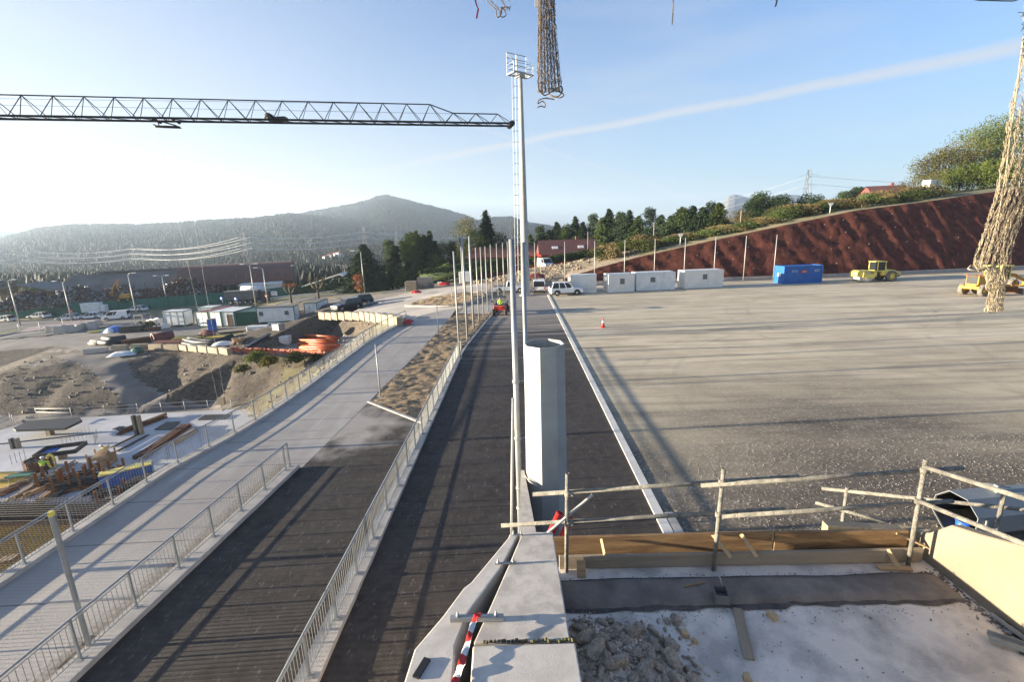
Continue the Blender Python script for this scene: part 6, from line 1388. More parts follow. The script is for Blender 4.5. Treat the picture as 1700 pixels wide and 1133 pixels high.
# ------------------------------------------------------------------ hall, scrap yard, roundabout
def obj_(b, name, m, t): return b.build(name, m, t)
def hall():
    # long hall with a barrel roofed end; a = left far end, c = right end of the front
    c = AY(490, 488, 140); a = AY(60, 500, 118); zb = -7.5
    A0 = Vector((a.x, a.y, zb)); C0 = Vector((c.x, c.y, zb)); d = (C0 - A0); L_ = d.length; ang = math.atan2(d.y, d.x)
    t = thing('industrial_hall', 'long industrial hall with a rounded dark red roof behind the scrap heaps', 'industrial hall', tuple(A0), ang)
    top = AY(500, 440, 150).z - zb + 1.6
    b = MB(); b.box((L_ * .5, 6, 2.6), (L_, 12, 5.2)); obj_(b, 'wall', 'hangarwall', t)
    def vault(x0, x1, h0, h1, y0, y1, m, nm, flat=1.0):
        b = MB(); rows = []
        for x in np.linspace(x0, x1, 12): rows.append([Vector((x, (y0 + y1) / 2 - (y1 - y0) / 2 * math.cos(q), h0 + (h1 - h0) * math.sin(q) ** flat)) for q in np.linspace(0, math.pi, 15)])
        b.grid(rows, smooth=True)
        for r_, s_ in ((rows[0], 1), (rows[-1], -1)): b.add(list(r_) + [Vector((r_[-1].x, r_[-1].y, 0)), Vector((r_[0].x, r_[0].y, 0))], [tuple(range(len(r_) + 2))])
        return obj_(b, nm, m, t)
    vault(L_ * .52, L_, 4.6, top, -2, 14, 'hallred', 'barrel_roof')
    b = MB(); b.add([(L_ * .06, -1.5, 4.6), (L_ * .56, -1.5, 4.6), (L_ * .56, 6, top * .97), (L_ * .10, 6, top * .88), (L_ * .56, 13, 5), (L_ * .06, 13, 5)], [(0, 1, 2, 3), (3, 2, 4, 5)]); obj_(b, 'sloping_roof', 'hallgrey', t)
    b = MB(); b.box((L_ * .56, 6, top * .94), (L_ * .72, 1.6, .5)); [b.box((L_ * .22 + k * 2.2, 5.2, top * .94 + .1), (.5, .1, .6)) for k in range(int(L_ * .68 / 2.2))]; obj_(b, 'ridge_vent', 'roofgrey', t)
    b = MB(); 
    for k in range(22):
        x = L_ * .12 + k * L_ * .04; b.box((x, -1.6, 3.6), (.25, .3, 7.0 if x > L_ * .5 else 5.5))
    obj_(b, 'column_row', 'hangarwall', t)
    for x, w_ in ((.60, 5), (.68, 3.2), (.75, 4)):
        b = MB(); b.box((L_ * x, -.05, 1.9), (w_, .1, 3.6)); obj_(b, 'door_opening', 'black', t)
    for k, x in enumerate((.52, .56, .64, .72, .84)):
        b = MB(); b.box((L_ * x, -.06, 4.5), (3.0, .1, .5)); obj_(b, 'window', 'greypanel', t)
    b = MB(); b.box((L_ * .87, -6, 2.2), (L_ * .17, 5, 4.4)); b.box((L_ * .87, -6, 4.5), (L_ * .175, 5.6, .3)); obj_(b, 'annexe', 'greypanel', t)
    b = MB(); b.add([(L_ * .78, -9.2, 2.8), (L_ * .90, -9.2, 4.2), (L_ * .90, -4, 5.0), (L_ * .78, -4, 4.2)], [(0, 1, 2, 3)]); obj_(b, 'lean_to_roof', 'roofgrey', t)
    # pitched open shed at the right
    p = AY(505, 488, 128); q = AY(590, 480, 122); r_ = AY(556, 456, 125)
    t = thing('open_shed', 'open shed with a shallow pitched roof right of the hall', 'shed', (p.x, p.y, -6)); b = MB(); W_ = q.x - p.x; hh = r_.z + 6
    pk = r_.x - p.x
    b.prism([(-.5, hh * .42), (pk, hh), (W_ + .5, hh * .38), (W_ + .5, hh * .32), (pk, hh * .93), (-.5, hh * .36)], 0, 9, axis='y'); obj_(b, 'roof', 'greypanel', t)
    b = MB()
    for k in range(6):
        x = W_ * k / 5; b.box((x, 0.1, hh * .2), (.2, .2, hh * .4)); b.tube([(x, .1, hh * .36), (pk + (x - pk) * .4, .1, hh * .78)], .07, 4)
    b.tube([(0, .1, hh * .38), (W_, .1, hh * .36)], .09, 4); obj_(b, 'truss', 'darksteel', t)
    p = AY(0, 498, 112); t = thing('shed', 'low brown open shed at the left frame edge behind the scrap', 'shed', (p.x - 6, p.y, -7.2), R(12)); b = MB(); b.prism([(-1, 5.4), (9, 7.4), (19, 5.2), (19, 5), (9, 7.1), (-1, 5.1)], 0, 10, axis='y'); obj_(b, 'roof', 'roofgrey', t)
    b = MB(); [b.box((k * 3, 0, 2.6), (.5, .5, 5.2)) for k in range(7)]; b.box((9, 8, 2.5), (19, .3, 5)); obj_(b, 'wall', 'woodply', t)
hall()
def scrap(label, m, pts, h_, w_, n, seed):
    r_ = random.Random(seed); b = MB(); P = [Vector(p) for p in pts]
    def hh(f, v): return h_ * (.55 + .45 * math.sin(f * 9 + seed)) * max(0, 1 - v * v) * min(1, f * 7, (1 - f) * 7)
    rows = []; N = 50
    for i in range(N + 1):
        f = i / N * (len(P) - 1); k = min(int(f), len(P) - 2); c = P[k].lerp(P[k + 1], f - k); rows.append([c + Vector((0, v * w_, hh(i / N, v) + r_.uniform(0, .5))) for v in np.linspace(-1, 1, 11)])
    b.grid(rows, smooth=False)
    for q in range(n):
        f = r_.random(); fk = f * (len(P) - 1); k = min(int(fk), len(P) - 2); v = r_.uniform(-1, .7); c = P[k].lerp(P[k + 1], fk - k) + Vector((0, v * w_, hh(f, v) + r_.uniform(0, .6)))
        s_ = r_.uniform(.2, 1.1); b.box(c, (s_ * r_.uniform(1, 2.2), s_ * r_.uniform(.05, .8), s_ * r_.uniform(.1, .5)), q=Quaternion((r_.gauss(0, 1), r_.gauss(0, 1), r_.gauss(0, 1), r_.gauss(0, 1))).normalized(), mi=r_.choice([0, 0, 0, 1, 1, 2, 3]))
    tag(b.build('scrap_heap', [m, 'scrapdark', 'galv', 'rust']), label, 'scrap heap', kind='stuff')
scrap('pale grey heap of shredded scrap at the left of the yard', 'scrap', [AY(28, 512, 102), AY(70, 508, 106), AY(120, 504, 110), AY(150, 501, 113)], 3.2, 6, 1500, 1)
scrap('dark scrap heap with scattered metal beside the orange machine', 'scrap', [AY(140, 500, 113), AY(170, 498, 115), AY(205, 496, 118), AY(235, 494, 121)], 2.5, 5, 1000, 2)
scrap('high dark rusty scrap heap in front of the hall', 'scrapdark', [AY(222, 495, 119), AY(262, 492, 122), AY(300, 490, 125), AY(335, 487, 128), AY(362, 486, 130)], 3.6, 6, 1700, 3)
# material handler
p = AY(207, 497, 111); t = thing('material_handler', 'orange scrap handling crane machine with folded boom on the heap', 'material handler', (p.x, p.y, p.z - .5), R(200)); t.scale = (.68, .68, .68)
b = MB(); b.box((0, 0, .7), (4, 2.6, .7)); b.build('undercarriage', 'black', t); b = MB(); b.box((-.3, 0, 1.9), (3.2, 2.4, 1.3)); bev(b.build('engine_house', 'catyellow', t), .08); b = MB(); b.box((1.6, .8, 2.6), (1.3, 1.1, 1.7)); b.build('cab_glass', 'glass', t)
b = MB(); b.tube([(.9, 0, 2.0), (1.4, 0, 5.0), (.6, 0, 8.0)], .28, 4, twist=.5); b.build('boom', 'catyellow', t); b = MB(); b.tube([(.6, 0, 8.0), (2.6, 0, 5.2), (3.2, 0, 3.6)], .2, 4, twist=.5); b.build('arm', 'catyellow', t)
b = MB(); [b.tube([(3.2, 0, 3.6), (3.2 + math.cos(a) * .8, math.sin(a) * .8, 2.9), (3.2 + math.cos(a) * .3, math.sin(a) * .3, 2.1)], .12, 4) for a in (0, 1.26, 2.5, 3.8, 5)]; b.build('grab', 'catyellow', t)
for sx in (-1.3, 1.3):
    for sy in (-1.2, 1.2): wheel(t, sx, sy, .6, .4, 'tyre', 'catyellow')
p = AY(151, 502, 107); t = thing('lorry', 'small white lorry roof showing over the green fence', 'lorry', (p.x, p.y, p.z - 3.0), R(10)); t.scale = (.7, .7, .95); b = MB(); b.box((0, 0, 1.9), (5.5, 2.2, 2.2)); bev(b.build('box_body', 'white', t), .05); b = MB(); b.box((3.5, 0, 1.5), (1.4, 2.1, 1.8)); bev(b.build('cab', 'white', t), .15)
for sx in (-1.8, 3.3):
    for sy in (-1, 1): wheel(t, sx, sy * .95, .45, .25)
# green screen fence: separate bays
def greenfence():
    P = [slopeloc(-40, 533, -6.4), slopeloc(24, 529, -6.4), slopeloc(120, 523, -6.4), slopeloc(250, 513.5, -6.3), slopeloc(340, 506, -6), slopeloc(440, 497, -5.6), slopeloc(560, 482, -5)]
    t = thing('screen_fence', 'long green screen fence in front of the scrap heaps', 'fence', tuple(P[0])); O = P[0]; b = MB(); pp = MB(); hp = None
    for i, (a, c) in enumerate(zip(P, P[1:])):
        n = max(1, int((c - a).length / 3))
        for k in range(n):
            q = a.lerp(c, k / n) - O; r_ = a.lerp(c, (k + 1) / n) - O; h0 = 2.7
            mb = MB(); mid = (q + r_) / 2; mb.box((mid.x, mid.y, mid.z + h0 / 2), ((r_ - q).length - .04, .05, h0), rz=math.atan2(r_.y - q.y, r_.x - q.x)); mb.build('panel', 'greenfence', t)
            pp.box((q.x, q.y - .06, q.z + 1.4), (.09, .09, 2.8))
    pp.build('post_row', 'green', t)
greenfence()
# roundabout and road surfaces
def drape(name, poly, m, off=.06, res=1.2):
    P = np.array(poly); x0, y0 = P.min(0); x1, y1 = P.max(0); xs = np.arange(x0, x1 + res, res); ys_ = np.arange(y0, y1 + res, res); X, Y = np.meshgrid(xs, ys_); Z = Hs(X, Y) + off; b = MB(); idx = {}
    ins = np.array([[inpoly(x, y, poly) for x in xs] for y in ys_])
    for j in range(len(ys_) - 1):
        for i in range(len(xs) - 1):
            q = [(j, i), (j, i + 1), (j + 1, i + 1), (j + 1, i)]
            if sum(ins[a] for a in q) >= 2:
                f = []
                for a in q:
                    if a not in idx: idx[a] = len(b.v); b.v.append((X[a], Y[a], Z[a]))
                    f.append(idx[a])
                b.f.append(tuple(f)); b.m.append(0); b.sm.append(True)
    return tag(b.build(name, m), kind='structure')
def gz_(z, ps): return [tuple(G(px, py, z)[:2]) for px, py in ps]
drape('road', gz_(-6.3, [(-200, 560), (-200, 532), (20, 533), (130, 525), (260, 517), (350, 510), (420, 503), (436, 506), (350, 516), (280, 522), (215, 538), (130, 546), (80, 556), (0, 562)]), 'roadfar', .09)
drape('road', gz_(-4.6, [(430, 503), (500, 495), (600, 483), (660, 474), (700, 467), (720, 466), (690, 474), (620, 487), (540, 497), (450, 508)]), 'roadfar', .09)
drape('grass_verge', gz_(-6.3, [(-60, 560), (0, 552), (30, 543), (38, 545), (20, 551), (-60, 566)]), 'grass', .2, .8)
drape('grass_verge', gz_(-6.3, [(240, 521), (310, 511), (370, 507), (380, 511), (300, 519), (250, 525)]), 'grass', .2, .8)
drape('paving', gz_(-6.3, [(30, 545), (70, 540), (110, 533), (180, 528), (215, 524), (215, 527), (130, 540), (90, 545), (60, 549), (20, 551)]), 'pinkpave', .16, .8)
def line(pts, w_, m='paint', name='road_marking', off=.2, z=-6.3):
    P = [G(px, py, z) for px, py in pts]; Q = []
    for a, c in zip(P, P[1:]):
        n = max(1, int((c - a).length / 1.5)); Q += [a.lerp(c, k / n) for k in range(n)]
    Q.append(P[-1]); rows = []
    zs = Hs(np.array([q.x for q in Q]), np.array([q.y for q in Q])) + off
    for i, q in enumerate(Q):
        d = (Q[min(i + 1, len(Q) - 1)] - Q[max(0, i - 1)]).normalized(); n = Vector((-d.y, d.x, 0)) * w_ / 2; rows.append([Vector((q.x, q.y, zs[i])) - n, Vector((q.x, q.y, zs[i])) + n])
    b = MB(); b.grid([r_[::-1] for r_ in rows]); tag(b.build(name, m), kind='structure')
line([(-10, 563), (30, 556), (80, 549), (120, 541), (145, 535)], .35); line([(-10, 557), (25, 551), (60, 545)], .3); line([(60, 545), (74, 541), (72, 544), (66, 546)], .3); line([(110, 541), (125, 536), (133, 533)], .3); line([(20, 549), (60, 542), (100, 537), (125, 534)], .25)
line([(215, 540), (270, 530), (300, 523)], .3); line([(300, 512), (360, 507), (430, 502)], .25)
# guardrail along the far road
P = [slopeloc(440, 501, -5), slopeloc(520, 492, -4.5), slopeloc(580, 484, -4), slopeloc(640, 477, -3.5), slopeloc(672, 473, -3)]
t = thing('guardrail', 'pale steel guardrail along the far road before the hedge', 'guardrail', tuple(P[0])); b = MB(); pb = MB(); O = P[0]
for a, c in zip(P, P[1:]):
    n = int((c - a).length / 2.5)
    for k in range(n):
        q, r_ = a.lerp(c, k / n), a.lerp(c, (k + 1) / n); q.z = H(q.x, q.y); r_.z = H(r_.x, r_.y); q -= O; r_ -= O
        for z0, z1, y in ((.45, .58, 0), (.58, .66, .05), (.66, .8, 0)): b.add([q + Vector((0, y if z0 != .58 else -.06, z0)), r_ + Vector((0, y if z0 != .58 else -.06, z0)), r_ + Vector((0, -.03, z1)), q + Vector((0, -.03, z1))], [(0, 1, 2, 3)])
        pb.box(q + Vector((0, .1, .35)), (.1, .1, .75))
b.build('rail', 'greypanel', t); pb.build('post_row', 'galv', t)
# street lamps
def lamp(px, py, yt, z, arms, label, lean=0):
    g = slopeloc(px, py, z); p = AY(px, yt, g.y); hh = p.z - g.z; t = thing('street_lamp', label, 'street lamp', tuple(g), 0, 'street lamps around the roundabout and far road')
    b = MB(); b.tube([(0, 0, 0), (0, 0, hh)], .14, 8, r1=.08); b.build('post', 'lampwhite', t)
    for s_ in arms:
        b = MB(); b.tube([(0, 0, hh - .1), (s_ * .5, -.1, hh + .2), (s_ * 1.2, -.2, hh + .25)], .05, 6); a = b.build('arm', 'lampwhite', t); b = MB(); b.box((s_ * 1.5, -.25, hh + .25), (.9, .32, .16)); bev(b.build('lamp_head', 'white', a), .04)
for a in [(34, 541, 466, -6.3, (1, -1), 'double street lamp at the far left by the grass verge'), (120, 534, 468, -6.3, (-1,), 'single street lamp behind the no-entry sign'), (228, 528, 455, -6.3, (1,), 'street lamp rising beside the rightmost white roundabout car'),
          (279, 510, 459, -6.2, (1, -1), 'double street lamp standing at the green fence before the dark scrap'), (425, 508, 440, -5.6, (1, -1), 'tall street lamp just behind the lower white cabins'), (445, 505, 446, -5.3, (-1,), 'street lamp by the triangular sign'),
          (381, 492, 448, -6, (1,), 'faint street lamp in the yard before the hall'), (500, 486, 442, -5, (-1,), 'street lamp in front of the round end of the hall'), (575, 475, 441, -4.4, (-1,), 'street lamp left of the broad dark conifer'), (606, 490, 418, -3.2, (-1,), 'street lamp in front of the broad dark conifer'), (716, 462, 432, -3, (-1,), 'street lamp among the tall pines')]: lamp(*a)
# signs
def sign(px, py, yt, z, kind, label):
    g = slopeloc(px, py, z); p = AY(px, yt, g.y); hh = max(1.8, p.z - g.z); t = thing('road_sign', label, 'road sign', tuple(g), R(-10 if px > 300 else 20)); b = MB(); b.tube([(0, .04, 0), (0, .04, hh)], .04, 6)
    if kind == 'board': b.tube([(.9, .04, 0), (.9, .04, hh)], .05, 6)
    b.build('post', 'galv', t)
    if kind == 'no_entry': b = MB(); b.ring((0, 0, hh), .42, .04, 24, axis='y'); d = b.build('disc', 'red', t); b = MB(); b.box((0, -.03, hh), (.6, .02, .14)); b.build('bar', 'white', d)
    if kind == 'blue': b = MB(); b.ring((0, 0, hh), .42, .04, 24, axis='y'); d = b.build('disc', 'signblue', t); b = MB(); b.tube([(-.2, -.03, hh + .1), (.1, -.03, hh - .15)], .05, 5); b.box((.12, -.03, hh - .14), (.2, .02, .08)); b.box((.17, -.03, hh - .08), (.07, .02, .2)); b.build('arrow', 'white', d)
    if kind == 'yield':
        b = MB(); b.prism([(-.5, hh + .4), (.5, hh + .4), (0, hh - .45)], -.02, .02, axis='y'); d = b.build('triangle', 'red', t); b = MB(); b.prism([(-.3, hh + .28), (.3, hh + .28), (0, hh - .22)], -.035, -.02, axis='y'); b.build('face', 'white', d)
    if kind == 'square': b = MB(); b.box((0, 0, hh), (.8, .04, .8)); d = b.build('plate', 'signblue', t); b = MB(); b.tube([(0, -.03, hh - .25), (0, -.03, hh + .2)], .05, 4); b.build('symbol', 'white', d)
    if kind == 'board': b = MB(); b.box((.45, 0, hh), (1.6, .06, 1.0)); d = b.build('plate', 'white', t); b = MB(); b.box((.45, -.04, hh + .15), (1.0, .01, .1)); b.build('writing_line', 'signblue', d)
sign(120.5, 531.5, 517.5, -6.3, 'no_entry', 'round red no-entry sign on the roundabout splitter island'); sign(128, 519, 510, -6.3, 'square', 'blue square sign in front of the green fence by the no-entry sign'); sign(205, 514, 505, -6.3, 'square', 'blue square sign in front of the green fence by the white van')
sign(371, 511, 496, -6, 'blue', 'round blue arrow sign left of the dumper lorry'); sign(394.5, 511, 497, -6, 'blue', 'round blue arrow sign in front of the dumper lorry'); sign(444.5, 506, 493, -5.4, 'yield', 'triangular give way sign right of the dumper lorry'); sign(454, 500, 489, -5.2, 'board', 'white direction board on two posts right of the give way sign')
sign(1377, 365, 351, 10, 'yield', 'x') if False else None
for px, py, yt, lab in ((1378, 363, 352, 'small white triangular sign on the crest of the brown slope'), (1130, 405, 391, 'small sign post on the crest above the middle cabins')):
    c = min(SLOPE, key=lambda s_: abs((s_[1] - CAMP).x / (s_[1] - CAMP).y - PX(px, 380).x / PX(px, 380).y))[1]; Y = c.y + 4; p = AY(px, yt, Y); z0 = H(p.x, Y); t = thing('road_sign', lab, 'road sign', (p.x, Y, z0)); hh = max(1.6, p.z - z0); b = MB(); b.tube([(0, .04, 0), (0, .04, hh)], .06, 6); b.build('post', 'white', t); b = MB(); b.prism([(-.55, hh + .3), (.55, hh + .3), (0, hh - .5)], -.02, .02, axis='y'); b.build('plate', 'white', t)
# dumper lorry
g = slopeloc(407, 505, -5.8); t = thing('dumper_lorry', 'grey tipper semi-trailer lorry with white tank behind on the far road', 'lorry', tuple(g), R(6))
b = MB(); b.prism([(-3.6, 1.2), (-3.9, 3.2), (3.6, 3.2), (3.3, 1.2)], -1.2, 1.2, axis='y'); [b.box((-3.2 + k * .8, -1.22, 2.2), (.1, .06, 1.9)) for k in range(9)]; b.build('tipper_body', 'roofgrey', t, fixn=True); b = MB(); b.box((0, 0, 1.0), (8, 1.0, .3)); b.build('chassis', 'black', t); b = MB(); b.ring((1.6, 1.7, 3.3), .75, 5.2, 16, axis='x'); b.build('white_tank', 'white', t)
for x in (-2.6, -.6, .6, 1.8):
    for s_ in (-1, 1): wheel(t, x, s_ * 1.0, .5, .3)
b = MB(); b.box((4.8, 0, 1.7), (1.6, 2.3, 2.4)); bev(b.build('cab', 'cardark', t), .1)

# ------------------------------------------------------------------ lower yard clutter
def at6(px, py, z=-6.0): return slopeloc(px, py, z)
def rods(label, name, cat, a, c, n, r, m, grp=None, spread=.12, rows_=2, hollow=False, capm=None, seed=1, jit=.25):
    a = Vector(a); c = Vector(c); d = (c - a); t = thing(name, label, cat, tuple(a), 0, grp); r_ = random.Random(seed); side = Vector((-d.y, d.x, 0)).normalized(); part = {'pipe_stack': 'pipe', 'beam_stack': 'beam', 'timber_stack': 'plank', 'rebar_bundle': 'bar'}.get(name, 'bar')
    for k in range(n):
        row = k % rows_; col_ = k // rows_; o = side * ((col_ - n / rows_ / 2) * (r * 2 + spread) + (row % 2) * r) + Vector((0, 0, r + row * r * 1.8)); e = d.normalized() * r_.uniform(-jit, jit); b = MB()
        if hollow: b.pipe(o + e, o + e + d, r, r * .85, 12)
        else: b.tube([o + e, o + e + d + side * r_.uniform(-jit, jit) * .3], r, 4, twist=.5, smooth=False)
        b.build(part, m, t)
    return t
for (a, c, n, rr, lab) in (((502, 585), (565, 582), 9, .16, 'large stack of orange plastic pipes at the rail end, nearest'), ((498, 573), (556, 573), 4, .16, 'smaller layer of orange pipes behind the large stack'), ((506, 564), (560, 567), 5, .16, 'rear stack of orange plastic pipes at the foot of the bank')):
    rods(lab, 'pipe_stack', 'pipe stack', at6(*a), at6(*c), n, rr, 'orange', 'stacks of orange pipes', .01, 3, True)
rods('long dark pipes lying obliquely before the orange pipes', 'pipe_stack', 'pipe stack', at6(405, 585), at6(447, 560), 4, .16, 'cardark', None, .02, 2)
rods('dark reddish beams lying behind the pale blocks', 'beam_stack', 'beam stack', at6(205, 574), at6(262, 566), 9, .16, 'rust', 'steel beam stacks above the bank', .1, 3)
rods('dark reddish beams right of the red roll', 'beam_stack', 'beam stack', at6(262, 574), at6(305, 573), 9, .14, 'darkred', 'steel beam stacks above the bank', .1, 3)
rods('pale timber packets stacked before the white generator', 'timber_stack', 'timber stack', at6(392, 572), at6(425, 567), 10, .17, 'wood', None, .04, 3, jit=.8)
def hose(label, pts, r, m, name='hose', cat='hose', z=-6, n=3):
    P = [at6(px, py, z) for px, py in pts]; t = thing(name, label, cat, tuple(P[0])); 
    for k in range(n): b = MB(); b.tube([p - P[0] + Vector((0, k * r * 1.7, r + (k % 2) * r)) for p in P], r, 8); b.build('strand', m, t)
hose('bundle of thick black pipes bending along the blocks', [(303, 573), (320, 577), (345, 578), (365, 574), (376, 568)], .32, 'black', n=4)
hose('grey-white wrapped pipes at the left end of the clutter', [(149, 573), (160, 574), (175, 573)], .25, 'roofgrey', n=2)
hose('black corrugated pipe rolls beside the wrapped pipes', [(168, 574), (185, 575), (204, 572)], .45, 'black', n=2)
t = thing('cable_drum', 'dark red roll with a pale ring end above the pit bank', 'roll', tuple(at6(263, 568)), R(10)); b = MB(); b.pipe((-.3, -.6, .75), (1.6, 1.2, .75), .75, .3, 16); b.build('roll', 'darkred', t); b = MB(); b.pipe((-.38, -.68, .75), (-.3, -.6, .75), .8, .5, 16); b.build('ring', 'pinkpave', t)
def panelpile(label, px, py, L_, W_, hh, m, rz=0, name='formwork_pile', grp=None, z=-6, edge='woodgrey', n=4):
    g = at6(px, py, z); t = thing(name, label, 'formwork pile' if name == 'formwork_pile' else name.replace('_', ' '), tuple(g), R(rz), grp)
    for k in range(n): b = MB(); b.box((rnd.uniform(-.15, .15), rnd.uniform(-.1, .1), (k + .5) * hh / n), (L_ * rnd.uniform(.9, 1), W_, hh / n * .8), rz=rnd.uniform(-.05, .05)); b.build('panel', m if k == n - 1 else edge, t)
panelpile('pile of orange-yellow formwork panels left of the dark red bags', 318, 566, 4.2, 2.2, .7, 'yellownet', 8, grp='formwork piles', edge='woodply'); panelpile('pile of orange-yellow formwork panels before the green container', 373, 563, 5.2, 2.4, .6, 'yellownet', 12, grp='formwork piles', edge='woodply')
panelpile('long dark formwork stack behind the yellow panels', 395, 556, 5.5, 2, .9, 'woodgrey', 25, grp='formwork piles', edge='darksteel')
panelpile('brownish grey panel stack below the green container', 385, 549, 6, 2.0, .5, 'dirt', 6, grp='formwork piles', edge='woodgrey')
panelpile('teal metal box among the clutter', 235, 548, 1.8, 1.2, .8, 'greenfence', 8, 'metal_box', n=1); panelpile('rusty orange box beside the teal one', 256, 549, 2.4, 1.0, .7, 'rust', 5, 'metal_box', n=1); panelpile('dark pile of steel beside the tractor loader', 222, 551, 3.4, 2.4, 1.2, 'darksteel', 15, edge='darksteel')
panelpile('pale yellow channel lying by the loose blocks', 164, 552, 3.6, .5, .35, 'yellow', 28, 'steel_channel', n=1)
def tarp(label, px, py, L_, W_, hh, m, rz, z=-6):
    g = at6(px, py, z); o = bumpy.__call__ if False else None; b = MB(); rows = [[Vector((x, y, hh * max(0, 1 - (x / L_ * 2) ** 2) ** .5 * max(0, 1 - (y / W_ * 2) ** 2) ** .5 + .25 * float(vnoise(x * 3, y * 3, 1, px)) * hh)) for x in np.linspace(-L_ / 2, L_ / 2, 12)] for y in np.linspace(-W_ / 2, W_ / 2, 8)]
    b.grid(rows); o = b.build('tarpaulin', m); o.location = g; o.rotation_euler = (0, 0, R(rz)); tag(o, label, 'tarpaulin')
tarp('blue tarpaulin over a low pile beside the dark steel', 196, 551, 4, 2.4, 1.0, 'signblue', 10); tarp('pale crumpled tarpaulin on the bank edge below the blocks', 205, 590, 3.4, 2, .5, 'white', 14); tarp('white and orange crumpled sheet left of the blue tarpaulin', 184, 553, 1.6, 1.3, .8, 'white', 0); tarp('dark red bags heaped on the yellow panels', 345, 563, 2.6, 1.6, 1.3, 'darkred', 0); tarp('grey-white sheet lying before the pale blocks', 372, 573, 3, 1.6, .5, 'white', 8); tarp('dark green bundle beside the pale tarpaulin', 228, 585, 1.4, 1, .7, 'green', 0)
# white generator with markings and louvres
a = at6(411, 558); t = thing('generator', 'white generator set with red lettering and black louvres', 'generator', tuple(a), R(6)); t.scale = (.9, .9, .9); b = MB(); b.box((1.8, .6, .85), (3.6, 1.3, 1.6)); bev(b.build('canopy', 'white', t), .06)
text_obj('SDMO', .62, 'lettering', 'red', t, (1.35, -.07, .85), (R(90), 0, 0))
for k in range(3): 
    for q in range(2): b = MB(); b.box((2.55 + q * .6, -.06, .45 + k * .38), (.42, .03, .16)); b.build('louvre', 'black', t)
person('person', 'worker in yellow jacket bending beside the white generator', tuple(at6(446, 562)), R(160), 'bend')
for px, py, s_, m, lab in ((475, 572, 1.3, 'greypanel', 'grey wire cage tank beside the orange pipes'), (482, 567, 1.0, 'white', 'small white tank beside the grey one'), (448, 573, 1.0, 'wood', 'small timber crate left of the grey tank'), (452, 546, 1.1, 'galv', 'grey metal tub behind the generator'), (463, 549, 1.1, 'galv', 'second grey metal tub behind the worker')):
    g = at6(px, py); t = thing('tank' if m != 'wood' else 'crate', lab, 'tank' if m != 'wood' else 'crate', tuple(g), R(rnd.uniform(-20, 20))); b = MB(); b.box((0, 0, s_ * .5), (s_ * 1.1, s_, s_ * .9)); bev(b.build('shell', m, t), .06)
    b = MB(); [b.box((0, 0, s_ * z), (s_ * 1.14, s_ * 1.04, .04)) for z in (.2, .5, .8)]; [b.box((x * s_ * .55, y * s_ * .5, s_ * .5), (.05, .05, s_)) for x in (-1, 1) for y in (-1, 1)]; b.build('cage', 'galv' if m != 'wood' else 'wood', t)
# orange safety net hanging along the rim
P = [at6(384, 586), at6(420, 588), at6(460, 588), at6(500, 590), at6(540, 592)]; t = thing('safety_net', 'orange plastic safety net strung along the rim of the bank', 'safety net', tuple(P[0])); b = MB(); rows = []
for i in range(61):
    f = i / 60 * 4; k = min(int(f), 3); p = P[k].lerp(P[k + 1], f - k) - P[0]; sag = .25 * float(vnoise(i, 0, 6, 3)); rows.append([p + Vector((0, rnd.uniform(-.05, .05), z_ - sag * z_)) for z_ in (0, .25, .5, .75, .95)])
for i in range(60):
    for j in range(4):
        if rnd.random() > .12:
            q = [rows[i][j], rows[i + 1][j], rows[i + 1][j + 1], rows[i][j + 1]]; c = sum(q, Vector()) / 4; b.add([c + (v - c) * .93 for v in q], [(0, 1, 2, 3)])
b.build('mesh', 'orangenet', t); b = MB(); [b.tube([rows[i][0] + Vector((0, 0, -.2)), rows[i][4] + Vector((0, 0, .1))], .03, 5) for i in range(0, 61, 10)]; b.build('stake_row', 'woodgrey', t)
# tractor loader, dark green
g = at6(248, 546); t = thing('tractor_loader', 'old green tractor with white front loader arms and canopy left of the cabins', 'tractor', tuple(g), R(-12)); b = MB(); b.box((.6, 0, 1.0), (2.0, .8, .7)); bev(b.build('bonnet', 'leafolive', t), .05); b = MB(); b.box((-1.0, 0, 2.6), (2.0, 1.7, .1)); [b.box((x, y, 1.8), (.08, .08, 1.6)) for x in (-1.9, -.1) for y in (-.8, .8)]; b.build('canopy', 'darksteel', t)
b = MB(); b.tube([(.2, -.6, 1.5), (1.8, -.6, 1.9), (3.0, -.6, .7)], .1, 6); b.tube([(.2, .6, 1.5), (1.8, .6, 1.9), (3.0, .6, .7)], .1, 6); b.build('loader_arm', 'white', t); b = MB(); b.box((3.3, 0, .45), (.7, 1.9, .7)); b.build('bucket', 'white', t)
for s_ in (-1, 1): wheel(t, -1.0, s_ * .85, .75, .4); wheel(t, 1.2, s_ * .75, .45, .3)
# mesh fence panels beside the roundabout
t = thing('mesh_fence', 'thin wire mesh site fence in front of the roundabout', 'fence', tuple(at6(0, 560))); O = at6(0, 560); P = [at6(0, 560), at6(33, 553), at6(68, 552), at6(106, 545), at6(140, 540)]
for a, c in zip(P, P[1:]):
    b = MB(); 
    for z_ in (.1, 1.0, 1.9): b.tube([a - O + Vector((0, 0, z_)), c - O + Vector((0, 0, z_))], .02, 4)
    b.tube([a - O, a - O + Vector((0, 0, 2.0))], .035, 5); b.build('panel', 'galv', t)

